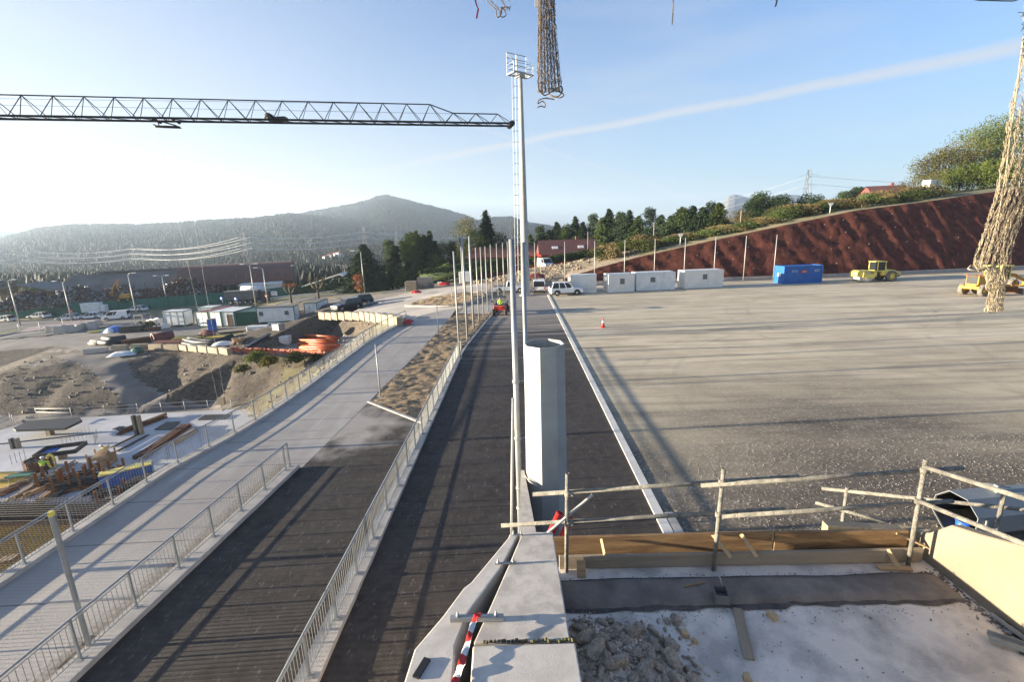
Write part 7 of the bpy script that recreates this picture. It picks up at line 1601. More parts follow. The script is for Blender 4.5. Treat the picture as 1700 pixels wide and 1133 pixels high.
# ------------------------------------------------------------------ building pit: slab and its clutter
ZS = -11.05
def gs(px, py, dz=0): return G(px, py, ZS + dz)
SP = [(-120, 735), (0, 715), (40, 703), (120, 695), (230, 688), (385, 680), (425, 681), (460, 690), (560, 720), (560, 850), (240, 838), (0, 838), (-120, 838)]
t = thing('concrete_slab', 'freshly cast pale concrete slab at the bottom of the building pit', 'slab', tuple(gs(200, 760))); O = gs(200, 760); b = MB(); b.prism([(gs(*p).x - O.x, gs(*p).y - O.y) for p in SP][::-1], -.5, 0); b.build('slab', 'slab', t, fixn=True); SLABT = t
t = thing('formwork_deck', 'yellow formwork deck covered with reinforcement mesh left of the square post', 'formwork deck', tuple(gs(40, 920, -.1))); O = gs(40, 920, -.1)
q = [gs(p[0], p[1], -.1) - O for p in ((-200, 858), (300, 858), (300, 1100), (-200, 1100))]; b = MB(); b.prism([(v.x, v.y) for v in q][::-1], -.2, 0); b.build('deck', 'yellownet', t, fixn=True)
b = MB(); x0 = min(v.x for v in q); x1 = max(v.x for v in q); y0 = min(v.y for v in q); y1 = max(v.y for v in q)
k = y0
while k < y1: b.box(((x0 + x1) / 2, k, .06), (x1 - x0, .025, .025)); k += .22
k = x0
while k < x1: b.box((k, (y0 + y1) / 2, .085), (.025, y1 - y0, .025)); k += .3
b.build('reinforcement_mesh', 'rust', t)
b = MB()
for k in range(9): b.box((x0 + (x1 - x0) * (k + .5) / 9, (y0 + y1) / 2 + 1.2, .004), (.03, (y1 - y0) * .9, .012))
b.build('panel_joint', 'woodply', t)
q0 = gs(-150, 852) ; q1 = gs(260, 850); t = thing('rebar_band', 'dark dense reinforcement cage between the slab and the yellow deck', 'reinforcement cage', tuple(q0)); b = MB(); W_ = (q1 - q0).length
for k in range(int(W_ / .3)):
    b.tube([(k * .3, -1.6, .05), (k * .3, .6, .05), (k * .3, .9, .7)], .02, 4, cap=False)
    b.tube([(k * .3, -1.6, .45), (k * .3, .9, .45)], .02, 4, cap=False)
b.build('stirrup_row', 'rust', t); b = MB(); [b.tube([(0, y, z), (W_, y, z)], .025, 4) for y in np.linspace(-1.6, .8, 9) for z in (.08, .48)]; b.build('bar_row', 'darksteel', t); b = MB(); b.box((W_ / 2, -.4, -.12), (W_, 3.2, .1)); b.build('base', 'woodply', t)
panelpile('small open timber box on the yellow deck', 12, 934, .9, .7, .3, 'wood', 20, 'crate', z=ZS, n=2)
# slab objects: helper converts a pixel on the slab to a point
def onslab(f): return f
def tilted_panel(label, pts, hh, m, grp, name='formwork_table', th=.25, legs=((.5, .5),)):
    P = [gs(px, py, hh) for px, py in pts]; c = sum(P, Vector()) / len(P); base = Vector((c.x, c.y, ZS)); t = thing(name, label, name.replace('_', ' '), tuple(base), 0, grp); b = MB(); b.prism([(p.x - c.x, p.y - c.y) for p in P], hh - th, hh); b.build('tabletop', m, t, fixn=True)
    b = MB(); b.box((0, 0, (hh - th) / 2), (.5, .5, hh - th)); b.build('leg', 'woodgrey', t)
tilted_panel('large dark formwork table on a short column at the far left of the slab', [(21, 711), (48, 699), (132, 693), (136, 698), (108, 711), (26, 714)], 1.3, 'darksteel', 'dark formwork panels on the slab')
tilted_panel('flat dark panel lying near the middle beam stack', [(256, 713), (276, 701), (299, 700), (285, 713)], .12, 'darksteel', 'dark formwork panels on the slab', 'formwork_board', .1)
tilted_panel('flat dark red panel lying at the far right of the slab', [(328, 697), (340, 689), (384, 688), (372, 696)], .12, 'darksteel', 'dark formwork panels on the slab', 'formwork_board', .1)
tilted_panel('small dark ring-shaped panel between the table and the beams', [(186, 713), (198, 708), (207, 708), (198, 714)], .08, 'black', 'dark formwork panels on the slab', 'formwork_board', .06)
for (a, c, n, m, lab) in (((232, 764), (310, 710), 6, 'rust', 'long bundle of rusty beams in the middle of the slab'), ((222, 764), (270, 736), 3, 'darksteel', 'thin dark beams beside the long rusty bundle'), ((198, 722), (276, 693), 4, 'rust', 'rusty beams lying toward the far edge of the slab'), ((286, 740), (326, 716), 3, 'wood', 'pale timbers right of the long rusty bundle'),
                     ((186, 745), (232, 722), 2, 'darksteel', 'pair of thin bars above the crate'), ((192, 753), (245, 724), 2, 'darksteel', 'second pair of thin bars above the crate')):
    rods(lab, 'beam_stack', 'beam stack', gs(*a), gs(*c), n, .13 if n > 2 else .06, m, 'beam stacks on the slab', .04, 2, seed=n)
for i, (a, c, m) in enumerate((((20, 832), (100, 785), 'woodgrey'), ((28, 826), (118, 775), 'woodgrey'), ((38, 829), (102, 800), 'wood'), ((8, 815), (60, 796), 'woodgrey'), ((60, 838), (96, 812), 'wood'), ((0, 800), (40, 790), 'woodgrey'), ((95, 826), (140, 800), 'darksteel'), ((150, 820), (200, 795), 'darksteel'), ((100, 812), (135, 788), 'darksteel'), ((160, 800), (190, 780), 'darksteel'), ((140, 812), (180, 790), 'rust'), ((0, 824), (30, 812), 'rust'))):
    rods(['long grey planks, upper layer of the left pile', 'long grey planks reaching past the worker', 'pale new planks in the left pile', 'short grey planks at the far left', 'pale planks at the front of the left pile', 'short planks beside the yellow pit at far left', 'dark bars in the racks, nearest the rail', 'dark bars right of the rusty racks', 'dark bars left of the rusty racks', 'dark bars behind the rusty racks', 'rusty bars lying in the racks', 'rusty bars at the far left edge'][i], 'timber_stack' if m.startswith('wood') else 'rebar_bundle', 'timber stack' if m.startswith('wood') else 'bar bundle', gs(*a), gs(*c), 7, .08, m, 'timber and bar bundles on the near part of the slab', .1, 3, seed=i, jit=.7)
def rack(px, py, L_, W_, hh, rz, label):
    g = gs(px, py); t = thing('steel_rack', label, 'rack', tuple(g), R(rz), 'rusty racks on the slab'); b = MB()
    for x in (-L_ / 2, 0, L_ / 2):
        for y in (-W_ / 2, W_ / 2): b.box((x, y, hh / 2), (.16, .16, hh))
        b.box((x, 0, .2), (.14, W_, .14))
    for y in (-W_ / 2, W_ / 2): b.box((0, y, .2), (L_, .14, .14))
    b.build('frame', 'pallet', t)
    for k in range(7): b = MB(); b.box((0, -W_ / 2 + .15 + k * W_ / 8, .38 + (k % 3) * .14), (L_ * 1.25, .12, .12)); b.build('bar', 'darksteel', t)
for a in ((112, 802, 3.2, 1.4, 1.7, 28, 'rusty rack left, holding dark bars'), (140, 808, 3.4, 1.4, 1.6, 28, 'rusty rack in the middle, holding dark bars'), (165, 800, 3.4, 1.3, 1.5, 28, 'rusty rack right, next to the blue and yellow box'), (205, 822, 3.0, 1.4, 1.1, 28, 'rusty rack nearest the railing with dark bars')): rack(*a)
for px, py in ((243, 800), (256, 796), (268, 790), (222, 806)):
    rods('short vertical-ended bars stacked behind the railing', 'rebar_bundle', 'bar bundle', gs(px - 8, py + 6), gs(px + 10, py - 6), 8, .09, 'woodgrey', 'short stacks behind the railing', .08, 4, seed=px)
g = gs(214, 800); t = thing('formwork_box', 'blue formwork box with a pale yellow top behind the railing', 'formwork box', tuple(g), R(34)); b = MB(); b.box((0, 0, .65), (3.6, .9, 1.1)); [b.box((-1.7 + k * .42, -.47, .65), (.08, .06, 1.1)) for k in range(9)]; b.build('side', 'signblue', t); b = MB(); b.box((0, 0, 1.24), (3.6, .95, .1)); b.build('top', 'yellow', t)
g = gs(172, 772); t = thing('crate', 'timber crate with yellow planks fanned out of its top', 'crate', tuple(g), R(12)); b = MB(); [b.box((x, y, .65), (.1, .1, 1.5)) for x in (-.8, .8) for y in (-.6, .6)]; b.box((0, .6, .5), (1.6, .06, .9)); b.box((0, -.6, .25), (1.6, .06, .4)); b.box((0, 0, .08), (1.6, 1.2, .08)); b.build('frame', 'wood', t)
for k in range(9): b = MB(); b.box((-.6 + k * .15, -.1, .9 + k * .05), (.1, 1.3, .05), q=Quaternion((1, 0, 0), R(20 + k * 3))); b.build('plank', 'wood', t)
person('person', 'worker in yellow-green jacket half hidden behind the timber crate', tuple(gs(181, 765)), R(150), 'bend')
person('person', 'worker in yellow-green jacket, dark trousers and white helmet standing on the slab', tuple(gs(75, 793)), R(20), 'bend', 1.05)
g = gs(66, 780); t = thing('wire_basket', 'round dark wire basket of couplers behind the worker', 'basket', tuple(g)); b = MB(); b.ring((0, 0, .55), .95, 1.0, 16, axis='z', ri=.85); [b.tube([(math.cos(a) * .98, math.sin(a) * .98, 0), (math.cos(a) * .98, math.sin(a) * .98, 1.1)], .03, 4) for a in np.linspace(0, 6.1, 14)]; b.build('cage', 'rust', t); b = MB(); [b.box((rnd.uniform(-.6, .6), rnd.uniform(-.6, .6), .9), (.3, .2, .2), rz=rnd.uniform(0, 3)) for _ in range(22)]; b.build('contents', 'darksteel', t)
g = gs(105, 762); t = thing('formwork_ring', 'dark open tilted formwork frame with a blue inner face', 'formwork frame', tuple(g), R(18)); b = MB(); 
for (x, y, sx, sy) in ((0, -1, 3.2, .12), (0, 1, 3.2, .12), (-1.6, 0, .12, 2.1), (1.6, 0, .12, 2.1)): b.box((x, y, .95), (sx, sy, .4))
b.build('frame', 'darksteel', t); b = MB(); b.box((-1.0, 0, .8), (1.0, 1.9, .12)); b.build('inner_face', 'signblue', t); b = MB(); b.box((0, 0, .35), (.5, .5, .75)); b.build('leg', 'woodgrey', t)
g = gs(89, 780); t = thing('hose_reel', 'yellow hose hoop standing beside the worker', 'hose', tuple(g)); b = MB(); b.tube([(math.cos(a) * .35, 0, .8 + math.sin(a) * .7) for a in np.linspace(-1.2, 4.3, 14)], .1, 8); b.build('hoop', 'yellow', t)
for px, py, hh, lab in ((75, 729, 1.2, 'x'), (231, 722, 2.2, 'dark square column stub rising from the middle of the slab'), (26, 745, 1.1, 'pair of short stubs at the left of the slab')):
    if lab == 'x': continue
    t = thing('column_stub', lab, 'column stub', tuple(gs(px, py))); b = MB(); b.box((-.2, 0, hh / 2), (.28, .35, hh)); b.build('stub', 'darksteel', t); b = MB(); b.box((.25, .1, hh / 2), (.28, .35, hh * .95)); b.build('stub', 'woodgrey', t)
for i, (a, c) in enumerate((((105, 741), (156, 722)), ((158, 738), (163, 725)), ((20, 772), (50, 760)), ((277, 765), (284, 755)))):
    p, q = gs(*a), gs(*c); t = thing('starter_bars', ['comb of upright starter bars on the far part of the slab', 'short comb of starter bars right of the first', 'dark starter bars near the left edge of the slab', 'two upright bars beside the railing'][i], 'starter bars', tuple(p), 0, 'starter bars on the slab'); b = MB(); n = max(3, int((q - p).length / .35))
    for k in range(n): o = (q - p) * k / n; b.tube([o, o + Vector((.05, 0, 1.0 if i < 3 else 2.2))], .022, 4, cap=False)
    b.build('bar_row', 'lightsteel' if i < 2 else 'darksteel', t)
rods('low timber edging strip on the slab behind the starter bars', 'timber_stack', 'timber stack', gs(0, 738), gs(160, 720), 1, .05, 'darksteel', None)
drum = gs(22, 800); b = MB(); b.prism([(gs(px, py).x, gs(px, py).y) for px, py in ((-20, 786), (25, 784), (52, 792), (30, 812), (-30, 818))][::-1], ZS, ZS + .05); o = b.build('sand_bed', 'yellownet', fixn=True); tag(o, 'yellow formwork area with trestles at the far left of the slab', 'formwork area')
t = thing('trestle', 'small trestle table with a teal top on the yellow area', 'trestle', tuple(gs(38, 804)), R(10)); b = MB(); b.box((0, 0, .85), (1.8, .7, .08)); b.build('tabletop', 'greenfence', t); [MB().tube([(x, y, 0), (x, y, .82)], .05, 4).build('leg', 'woodgrey', t) for x in (-.7, .7) for y in (-.3, .3)]
# edge rail around the slab
def edge_rail(pts, label):
    P = [gs(*p) for p in pts]; t = thing('edge_protection', label, 'guard rail', tuple(P[0]), 0, 'guard rails round the slab'); Q = []
    for a, c in zip(P, P[1:]):
        n = max(1, int((c - a).length / 2.6)); Q += [a.lerp(c, k / n) for k in range(n)]
    Q.append(P[-1]); b = MB(); 
    for q in Q: b = MB(); b.tube([q - P[0], q - P[0] + Vector((.0, 0, 1.25))], .04, 5); b.build('post', 'lightsteel', t)
    for z_ in (.6, 1.1): b = MB(); b.tube([q - P[0] + Vector((0, 0, z_ + rnd.uniform(-.04, .04))) for q in Q], .035, 5); b.build('rail', 'lightsteel', t)
edge_rail([(62, 693), (120, 693), (230, 686), (385, 679), (420, 679)], 'tube guard rail along the far edge of the slab'); edge_rail([(0, 712), (20, 703), (24, 706)], 'tube guard rail at the far left corner of the slab')

# ------------------------------------------------------------------ junction details, house, right side
g = AY(690, 478, 96); t = thing('utility_box', 'two small tan concrete kiosks by the far junction', 'kiosk', (g.x, g.y, H(g.x, g.y))); b = MB(); b.box((-.8, 0, .9), (2.3, 1.5, 1.9)); bev(b.build('front_kiosk', 'whitewall', t), .04); b = MB(); b.box((1.8, 1.8, 1.2), (3.2, 1.6, 2.3)); b.build('rear_kiosk', 'roofgrey', t)
g = AY(772, 470, 104); t = thing('utility_box', 'large pale grey box cabinet behind the slim poles', 'kiosk', (g.x, g.y, g.z - .4)); b = MB(); b.box((0, 0, 1.2), (2.3, 1.5, 3.4)); bev(b.build('cabinet', 'greypanel', t), .04)
g = AY(730, 474, 108); t = thing('information_board', 'small white board beside the gate on the far road', 'board', (g.x, g.y, g.z - 1.0)); b = MB(); b.box((0, 0, 1.2), (1.1, .1, 1.3)); b.build('panel', 'white', t); b = MB(); [b.box((x, 0, .3), (.08, .08, 1.2)) for x in (-.4, .4)]; b.build('legs', 'galv', t)
for px, py, lab in ((738, 477, 'flat red bundle on the slope by the far gate'), (692, 489, 'orange-red debris on the junction bank'), (678, 540, 'red and white barrier pieces at the end of the outer railing'), (890, 463, 'crumpled dark red sheet behind the white van')):
    Y = {738: 95, 692: 84, 678: 0, 890: 82}[px]; p = slopeloc(px, py, -.5) if px == 678 else AY(px, py, Y); z = H(p.x, p.y); s_ = {738: 2.2, 692: 1.6, 678: .9, 890: 3.0}[px]
    b = MB(); rows = [[Vector((x * s_, y * .8, .9 * (s_ / 3 + .3) * max(0, 1 - x * x) * max(0, 1 - y * y) + .15 * float(vnoise(x * 9, y * 9, 1, px)))) for x in np.linspace(-.5, .5, 12)] for y in np.linspace(-.8, .8, 8)]; b.grid(rows); o = b.build('red_sheet', 'red' if px != 890 else 'darkred'); o.location = (p.x, p.y, z); tag(o, lab, 'sheet')
def house(label, name, p, W_, D_, hw, hr, rz, wall, roof, extra=None):
    t = thing(name, label, 'house', tuple(p), R(rz)); b = MB(); b.box((0, 0, hw / 2 - 1), (W_, D_, hw + 2)); b.build('wall', wall, t)
    b = MB(); b.add([(-W_ / 2 - .6, -D_ / 2 - .8, hw - .2), (W_ / 2 + .6, -D_ / 2 - .8, hw - .2), (W_ / 2 + .2, 0, hw + hr), (-W_ / 2 - .2, 0, hw + hr), (W_ / 2 + .6, D_ / 2 + .8, hw - .2), (-W_ / 2 - .6, D_ / 2 + .8, hw - .2)], [(0, 1, 2, 3), (3, 2, 4, 5)]); b.add([(-W_ / 2, -D_ / 2, hw), (-W_ / 2, D_ / 2, hw), (-W_ / 2, 0, hw + hr * .95)], [(0, 1, 2)]); b.add([(W_ / 2, -D_ / 2, hw), (W_ / 2, D_ / 2, hw), (W_ / 2, 0, hw + hr * .95)], [(0, 1, 2)]); rf = b.build('roof', roof, t)
    b = MB(); b.box((W_ * .2, .3, hw + hr), (.7, .7, 1.4)); b.build('chimney', 'brick', rf)
    for k in range(4):
        b = MB(); b.box((-W_ / 2 + W_ * (k + .7) / 4.5, -D_ / 2 - .02, hw * .55), (1.2, .1, 1.2)); w_ = b.build('window', 'black' if wall != 'whitewall' else 'glass', t); b = MB(); b.box((-W_ / 2 + W_ * (k + .7) / 4.5, -D_ / 2 - .05, hw * .55), (.08, .1, 1.2)); b.build('frame', 'white', w_)
    return t, rf
p = AY(940, 437, 116); t, rf = house('long red-roofed house with reddish walls above the white vans', 'house', (p.x, p.y, p.z), 13.5, 9, 2.6, 3.0, 5, 'red', 'redroof')
for x in (-3.2, 3.0): b = MB(); b.box((x, -2.9, 3.9), (1.4, 1.0, .1), q=Quaternion((1, 0, 0), R(32))); b.build('skylight', 'greypanel', rf)
p = AY(850, 440, 122); t, rf = house('long brick building with a brown roof behind the slim poles', 'house', (p.x, p.y, p.z - .5), 22, 8, 3.0, 2.4, 2, 'brick', 'brick')
p = AY(1465, 340, 140); house('cream hillside house with a brown roof above the slope', 'house', (p.x, p.y, p.z), 9.5, 7, 3.0, 2.2, -8, 'whitewall', 'redroof')
p = AY(1538, 331, 112); z = H(p.x, p.y); t = thing('water_tank', 'white box-shaped tank under the trees on the hilltop', 'tank', (p.x, p.y, z), R(10)); b = MB(); b.box((0, 0, 1.7), (1.6, 2, 3.6)); bev(b.build('tank_body', 'white', t), .1); b = MB(); b.box((2.4, .6, 1.6), (1.2, 1.6, 3.4)); bev(b.build('tank_body', 'greypanel', t), .1); b = MB(); b.box((1.2, .3, .3), (5, 2.6, .6)); b.build('plinth', 'conc', t)
for px, py, yt, lab in ((1228, 388, 350, 'pale thin post among the bushes above the slope'), (976, 428, 385, 'wooden utility pole beside the red-roofed house'), (1085, 402, 370, 'thin grey post among the conifers of the belt')):
    Y = 100 if px != 976 else 112; p = AY(px, py, Y); q = AY(px, yt, Y); t = thing('utility_pole', lab, 'pole', (p.x, p.y, H(p.x, p.y))); b = MB(); b.tube([(0, 0, 0), (0, 0, q.z - H(p.x, p.y))], .12, 6); b.build('shaft', 'barkpale', t)
    if px == 976: b = MB(); b.tube([(-1, 0, q.z - H(p.x, p.y) - .5), (1, 0, q.z - H(p.x, p.y) - .5)], .06, 4); b.build('crossarm', 'barkpale', t)
# pylons
def pylon(px, ytop, Y, hh, label, w_=1.0, lattice='lampwhite'):
    p = AY(px, ytop, Y); t = thing('pylon', label, 'pylon', (p.x, p.y, p.z - hh), 0, 'electricity pylons'); b = MB(); lev = [0, .2, .38, .54, .68, .8, .9, 1.0]; wd = lambda f: (hh * .085 * (1 - f) + .45) * w_
    r0 = .09 * hh / 40
    for sx in (-1, 1):
        for sy in (-1, 1): b.tube([(sx * wd(f), sy * wd(f), hh * f) for f in lev], r0, 3, cap=False)
    for f0, f1 in zip(lev, lev[1:]):
        for sy in (-1, 1): b.tube([(-wd(f0), sy * wd(f0), hh * f0), (wd(f1), sy * wd(f1), hh * f1)], r0 * .7, 3, cap=False); b.tube([(wd(f0), sy * wd(f0), hh * f0), (-wd(f1), sy * wd(f1), hh * f1)], r0 * .7, 3, cap=False)
        for sx in (-1, 1): b.tube([(sx * wd(f0), -wd(f0), hh * f0), (sx * wd(f1), wd(f1), hh * f1)], r0 * .7, 3, cap=False)
    b.build('tower', lattice, t); arms = []
    for f in (.68, .8, .92):
        for s_ in (-1, 1): b = MB(); L_ = hh * .13; b.tube([(0, 0, hh * f - .6), (s_ * L_, 0, hh * f), (0, 0, hh * f + 1.2)], r0 * .9, 3); b.build('crossarm', lattice, t)
    return Vector((p.x, p.y, p.z - hh)), hh
PY = [pylon(-70, 415, 470, 42, 'pylon beyond the left frame edge'), pylon(43, 410, 500, 42, 'leftmost electricity pylon in the haze, above the scrap yard shed'), pylon(219, 405, 500, 42, 'second electricity pylon from the left, above the grey roof of the hall'),
      pylon(404, 385, 440, 42, 'electricity pylon rising behind the barrel-roofed hall'), pylon(603, 377, 470, 42, 'electricity pylon above the broad dark conifer'), pylon(1000, 372, 520, 42, 'pylon hidden behind the belt of conifers at the right')]
pylon(657, 383, 520, 36, 'fainter pylon just left of the tall middle pine'); pylon(1344, 281, 200, 34, 'pylon on the skyline above the scrub at the right', .8, 'galv')
for lev in (.68, .8, .92):
    for s_ in (-1, 1):
        t = thing('power_line', {.68: 'lowest', .8: 'middle', .92: 'topmost'}[lev] + (' near' if s_ < 0 else ' far') + ' conductor strung between the valley pylons', 'power line', tuple(PY[0][0]), 0, 'power lines across the valley')
        for (a, ha), (c, hc) in zip(PY, PY[1:]):
            o = PY[0][0]; p = a - o + Vector((s_ * ha * .13, 0, ha * lev - 1.5)); q = c - o + Vector((s_ * hc * .13, 0, hc * lev - 1.5)); L_ = (q - p).length; n = 18; b = MB(); b.tube([p.lerp(q, k / n) - Vector((0, 0, 4 * L_ * .032 * (k / n) * (1 - k / n))) for k in range(n + 1)], .17, 4, cap=False); b.build('span', 'cable', t)
for k, (y0, y1, ym) in enumerate(((292, 310, 290), (305, 322, 306))):
    t = thing('power_line', ['upper', 'lower'][k] + ' thin conductor crossing the sky to the skyline pylon', 'power line', tuple(AY(1344, y0, 200)), 0, 'thin power lines over the slope'); o = AY(1344, y0, 200)
    b = MB(); q = AY(1080, y1 + 45, 420) - o; b.tube([q * f - Vector((0, 0, 12 * f * (1 - f))) for f in np.linspace(0, 1, 14)], .05, 3, cap=False); b.build('span', 'galv', t); b = MB(); q = AY(1900, ym + 12, 200) - o; b.tube([q * f - Vector((0, 0, 10 * f * (1 - f))) for f in np.linspace(0, 1, 14)], .05, 3, cap=False); b.build('span', 'galv', t)

# ------------------------------------------------------------------ tower crane jib
def crane():
    e0 = AD(848, 207, 51.0); z = e0.z; e1 = AY(-260, 204, 40.0); e1 = AD(0, 203, 41.6); e1.z = z; d = (e1 - e0).normalized(); L_ = 74.0; base = e0 + d * 86
    t = thing('tower_crane', 'long dark lattice jib of a tower crane reaching across the sky from the left', 'tower crane', (base.x, base.y, -11.2)); O = Vector((base.x, base.y, -11.2)); side = Vector((-d.y, d.x, 0)) * .75; up = Vector((0, 0, 1)); e0 -= O
    b = MB(); W_ = 86
    for s_ in (-1, 1): b.tube([e0 + side * s_ * .9, e0 + d * W_ + side * s_ * .9], .12, 4, twist=.5)
    bay = 2.38; n = int(W_ / bay); ht = lambda k: 1.05 if k < 3 else 1.85
    b2 = MB(); top = [e0 + d * (bay * (k + .6)) + up * ht(k) for k in range(n)]
    b2.tube(top, .06, 5)
    for k in range(n):
        a = e0 + d * (bay * k); c = e0 + d * (bay * (k + 1))
        for s_ in (-1, 1):
            b.tube([a + side * s_ * .9, top[k]], .035, 4, cap=False); b.tube([c + side * s_ * .9, top[k]], .035, 4, cap=False)
        b.tube([a - side * .9, c + side * .9], .03, 4, cap=False); b.tube([a - side * .9, a + side * .9], .04, 4, cap=False)
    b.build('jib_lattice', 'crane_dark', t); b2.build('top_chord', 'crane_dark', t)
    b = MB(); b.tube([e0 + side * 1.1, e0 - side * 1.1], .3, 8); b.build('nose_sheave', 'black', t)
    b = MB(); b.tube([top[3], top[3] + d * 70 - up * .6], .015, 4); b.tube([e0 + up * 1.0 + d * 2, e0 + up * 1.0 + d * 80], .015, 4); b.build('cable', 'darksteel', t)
    m_ = e0 + d * 24.2; b = MB(); b.ring(m_ + up * .35, .38, .5, 14, axis='y'); b.box(m_ + up * .2 - d * .9, (1.4, .7, .35)); b.build('winch', 'black', t)
    tr = e0 + d * 33.2 - up * .1; b = MB()
    for s_ in (-.8, .8):
        for q in (-.8, .8): b.ring(tr + d * q + side * s_, .16, .1, 10, axis='y')
    b.tube([tr + side * .8 + d * .9, tr + side * .8 - d * .9 - up * .5, tr - side * .8 - d * .9 - up * .5, tr - side * .8 + d * .9 - up * .45, tr + side * .8 + d * .9 - up * .45], .06, 4); b.tube([tr + d * 1.0 - up * .5, tr - d * 1.0 - up * .55], .12, 6); b.tube([tr + d * 1.9 + up * .25, tr + d * .8 + up * .15, tr + d * .7 - up * .4], .05, 4); tro = b.build('trolley', 'crane_dark', t)
    for s_ in (-1, 1): b = MB(); b.tube([tr + d * s_ * .85 - up * .5, tr + d * (s_ * .35 - .3) - up * 27.6], .012, 4); b.build('rope', 'galv', t)
    b = MB(); c = tr - d * .3 - up * 28; b.box(c, (.7, .3, .8)); b.tube([c - up * .4, c - up * .9 + d * .2, c - up * 1.1, c - up * .95 - d * .2], .06, 6); b.build('hook_block', 'woodgrey', t)
    # mast and counter jib, left of the picture
    b = MB(); H_ = z + 11.2 + 6
    for sx in (-1, 1):
        for sy in (-1, 1): b.tube([(sx, sy, 0), (sx, sy, H_)], .12, 4)
    k = 0
    while k < H_ - 2:
        for sx, sy, ex, ey in ((-1, -1, 1, -1), (1, -1, 1, 1), (1, 1, -1, 1), (-1, 1, -1, -1)): b.tube([(sx, sy, k), (ex, ey, k + 2)], .06, 4, cap=False)
        k += 2
    b.build('mast', 'crane_dark', t); b = MB(); q = e0 + d * 86; b.tube([q, q + d * 14], .3, 4, twist=.5); b.box(q + d * 13 - up * 1.2, (3, 2, 2.4)); b.build('counter_jib', 'crane_dark', t)
    b = MB(); b.tube([Vector((0, 0, H_ + 2)), top[20] + up * .1], .05, 4); b.tube([Vector((0, 0, H_ + 2)), q + d * 12], .05, 4); b.build('tie_bar', 'crane_dark', t)
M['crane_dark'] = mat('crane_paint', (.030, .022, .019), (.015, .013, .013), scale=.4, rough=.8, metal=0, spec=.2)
crane()

# ------------------------------------------------------------------ hanging nets
def net(label, outline, D, nc, cell, folds, amp, m, cord, name='hanging_net', seed=1, D2=None, r0=.0022, flatt=1.0):
    """net hanging in folds; outline rows = (y, x_left, x_right) measured at distance D, folds push strands to and fro"""
    r_ = random.Random(seed); ys_ = [o[0] for o in outline]; P0 = AD((outline[0][1] + outline[0][2]) / 2, outline[0][0], D); t = thing(name, label, 'net', tuple(P0), 0, None)
    pxm = FPX / D; nr = int((ys_[-1] - ys_[0]) / (cell * pxm)); V = []
    for j in range(nr + 1):
        y = ys_[0] + (ys_[-1] - ys_[0]) * j / nr; xl = np.interp(y, ys_, [o[1] for o in outline]); xr = np.interp(y, ys_, [o[2] for o in outline]); row = []
        for i in range(nc + 1):
            u = i / nc; ph = u * folds * math.pi * 2; uu = u + .6 / folds * math.sin(ph + j * .03) / 2 * flatt; x = xl + (xr - xl) * min(1, max(0, uu)) + r_.uniform(-.4, .4) * cell * pxm; dd_ = D + amp * math.cos(ph + .8 * math.sin(j * .11)) + r_.uniform(-.01, .01)
            row.append(AD(x, y + r_.uniform(-.2, .2) * cell * pxm + .35 * cell * pxm * (i % 2), dd_) - P0)
        V.append(row)
    b = MB()
    for j in range(nr):
        for i in range(nc + 1):
            a = V[j][i]; k = i + (1 if (i + j) % 2 else -1); 
            if 0 <= k <= nc: c = V[j + 1][k] if (j + 1) < len(V) else a; b.tube([a, a.lerp(c, .5) - Vector((0, 0, cell * .12)), c], r0 * r_.uniform(.8, 1.2), 3, cap=False, smooth=False)
            if r_.random() < .5: b.tube([a, V[j + 1][i]], r0 * .9, 3, cap=False, smooth=False)
    b.build('mesh', m, t); return t, P0, V
def rope(t, P0, pts, D, r, m='netrope', nm='rope'):
    Q = [AD(x, y, D + dz) - P0 for x, y, dz in pts]; C = []
    for i in range(len(Q) - 1):
        p0, p1, p2, p3 = Q[max(0, i - 1)], Q[i], Q[i + 1], Q[min(len(Q) - 1, i + 2)]
        for k in range(6):
            u = k / 6; C.append(.5 * ((2 * p1) + (p2 - p0) * u + (2 * p0 - 5 * p1 + 4 * p2 - p3) * u * u + (3 * p1 - p0 - 3 * p2 + p3) * u ** 3))
    C.append(Q[-1]); b = MB(); b.tube(C, r, 6); return b.build(nm, m, t)
t, P0, V = net('dark gathered net bundle hanging in the middle of the sky', [(-60, 893, 921), (0, 893, 921), (60, 893, 924), (110, 892, 929), (140, 892, 932), (152, 893, 933)], 5.0, 96, .026, 7, .09, 'netdark', 0, seed=2, r0=.0018)
rope(t, P0, [(897, -60, -.09), (897, 40, -.09), (896, 100, -.1), (893, 140, -.09), (897, 152, -.05), (905, 158, 0), (916, 152, .02), (930, 143, 0), (934, 150, -.04), (926, 160, -.05), (912, 156, -.03), (915, 146, 0), (928, 152, 0), (936, 157, 0), (930, 162, 0), (915, 160, .03)], 5.0, .0065, 'netdark')
rope(t, P0, [(893, 141, 0), (899, 136, .02), (906, 144, 0), (903, 154, 0), (896, 150, 0)], 4.95, .0065, 'netdark'); rope(t, P0, [(905, 162, 0), (920, 165, 0), (905, 163, 0), (895, 166, 0), (893, 172, 0), (900, 168, 0), (905, 172, 0), (904, 178, 0), (899, 176, 0), (892, 178, 0)], 4.95, .006, 'netdark')
b = MB(); b.box(AD(890, -12, 4.97) - P0, (.035, .01, .26)); b.build('label_strip', 'white', t)
t, P0, V = net('pale beige net hanging down the right edge over the brown slope', [(-60, 1702, 1790), (60, 1698, 1790), (100, 1692, 1780), (180, 1673, 1770), (250, 1663, 1750), (330, 1650, 1712), (380, 1633, 1690), (420, 1620, 1680), (440, 1613, 1676), (452, 1634, 1672), (480, 1642, 1668), (515, 1637, 1664)], 4.2, 56, .045, 6, .12, 'netrope', 0, seed=5, r0=.0018)
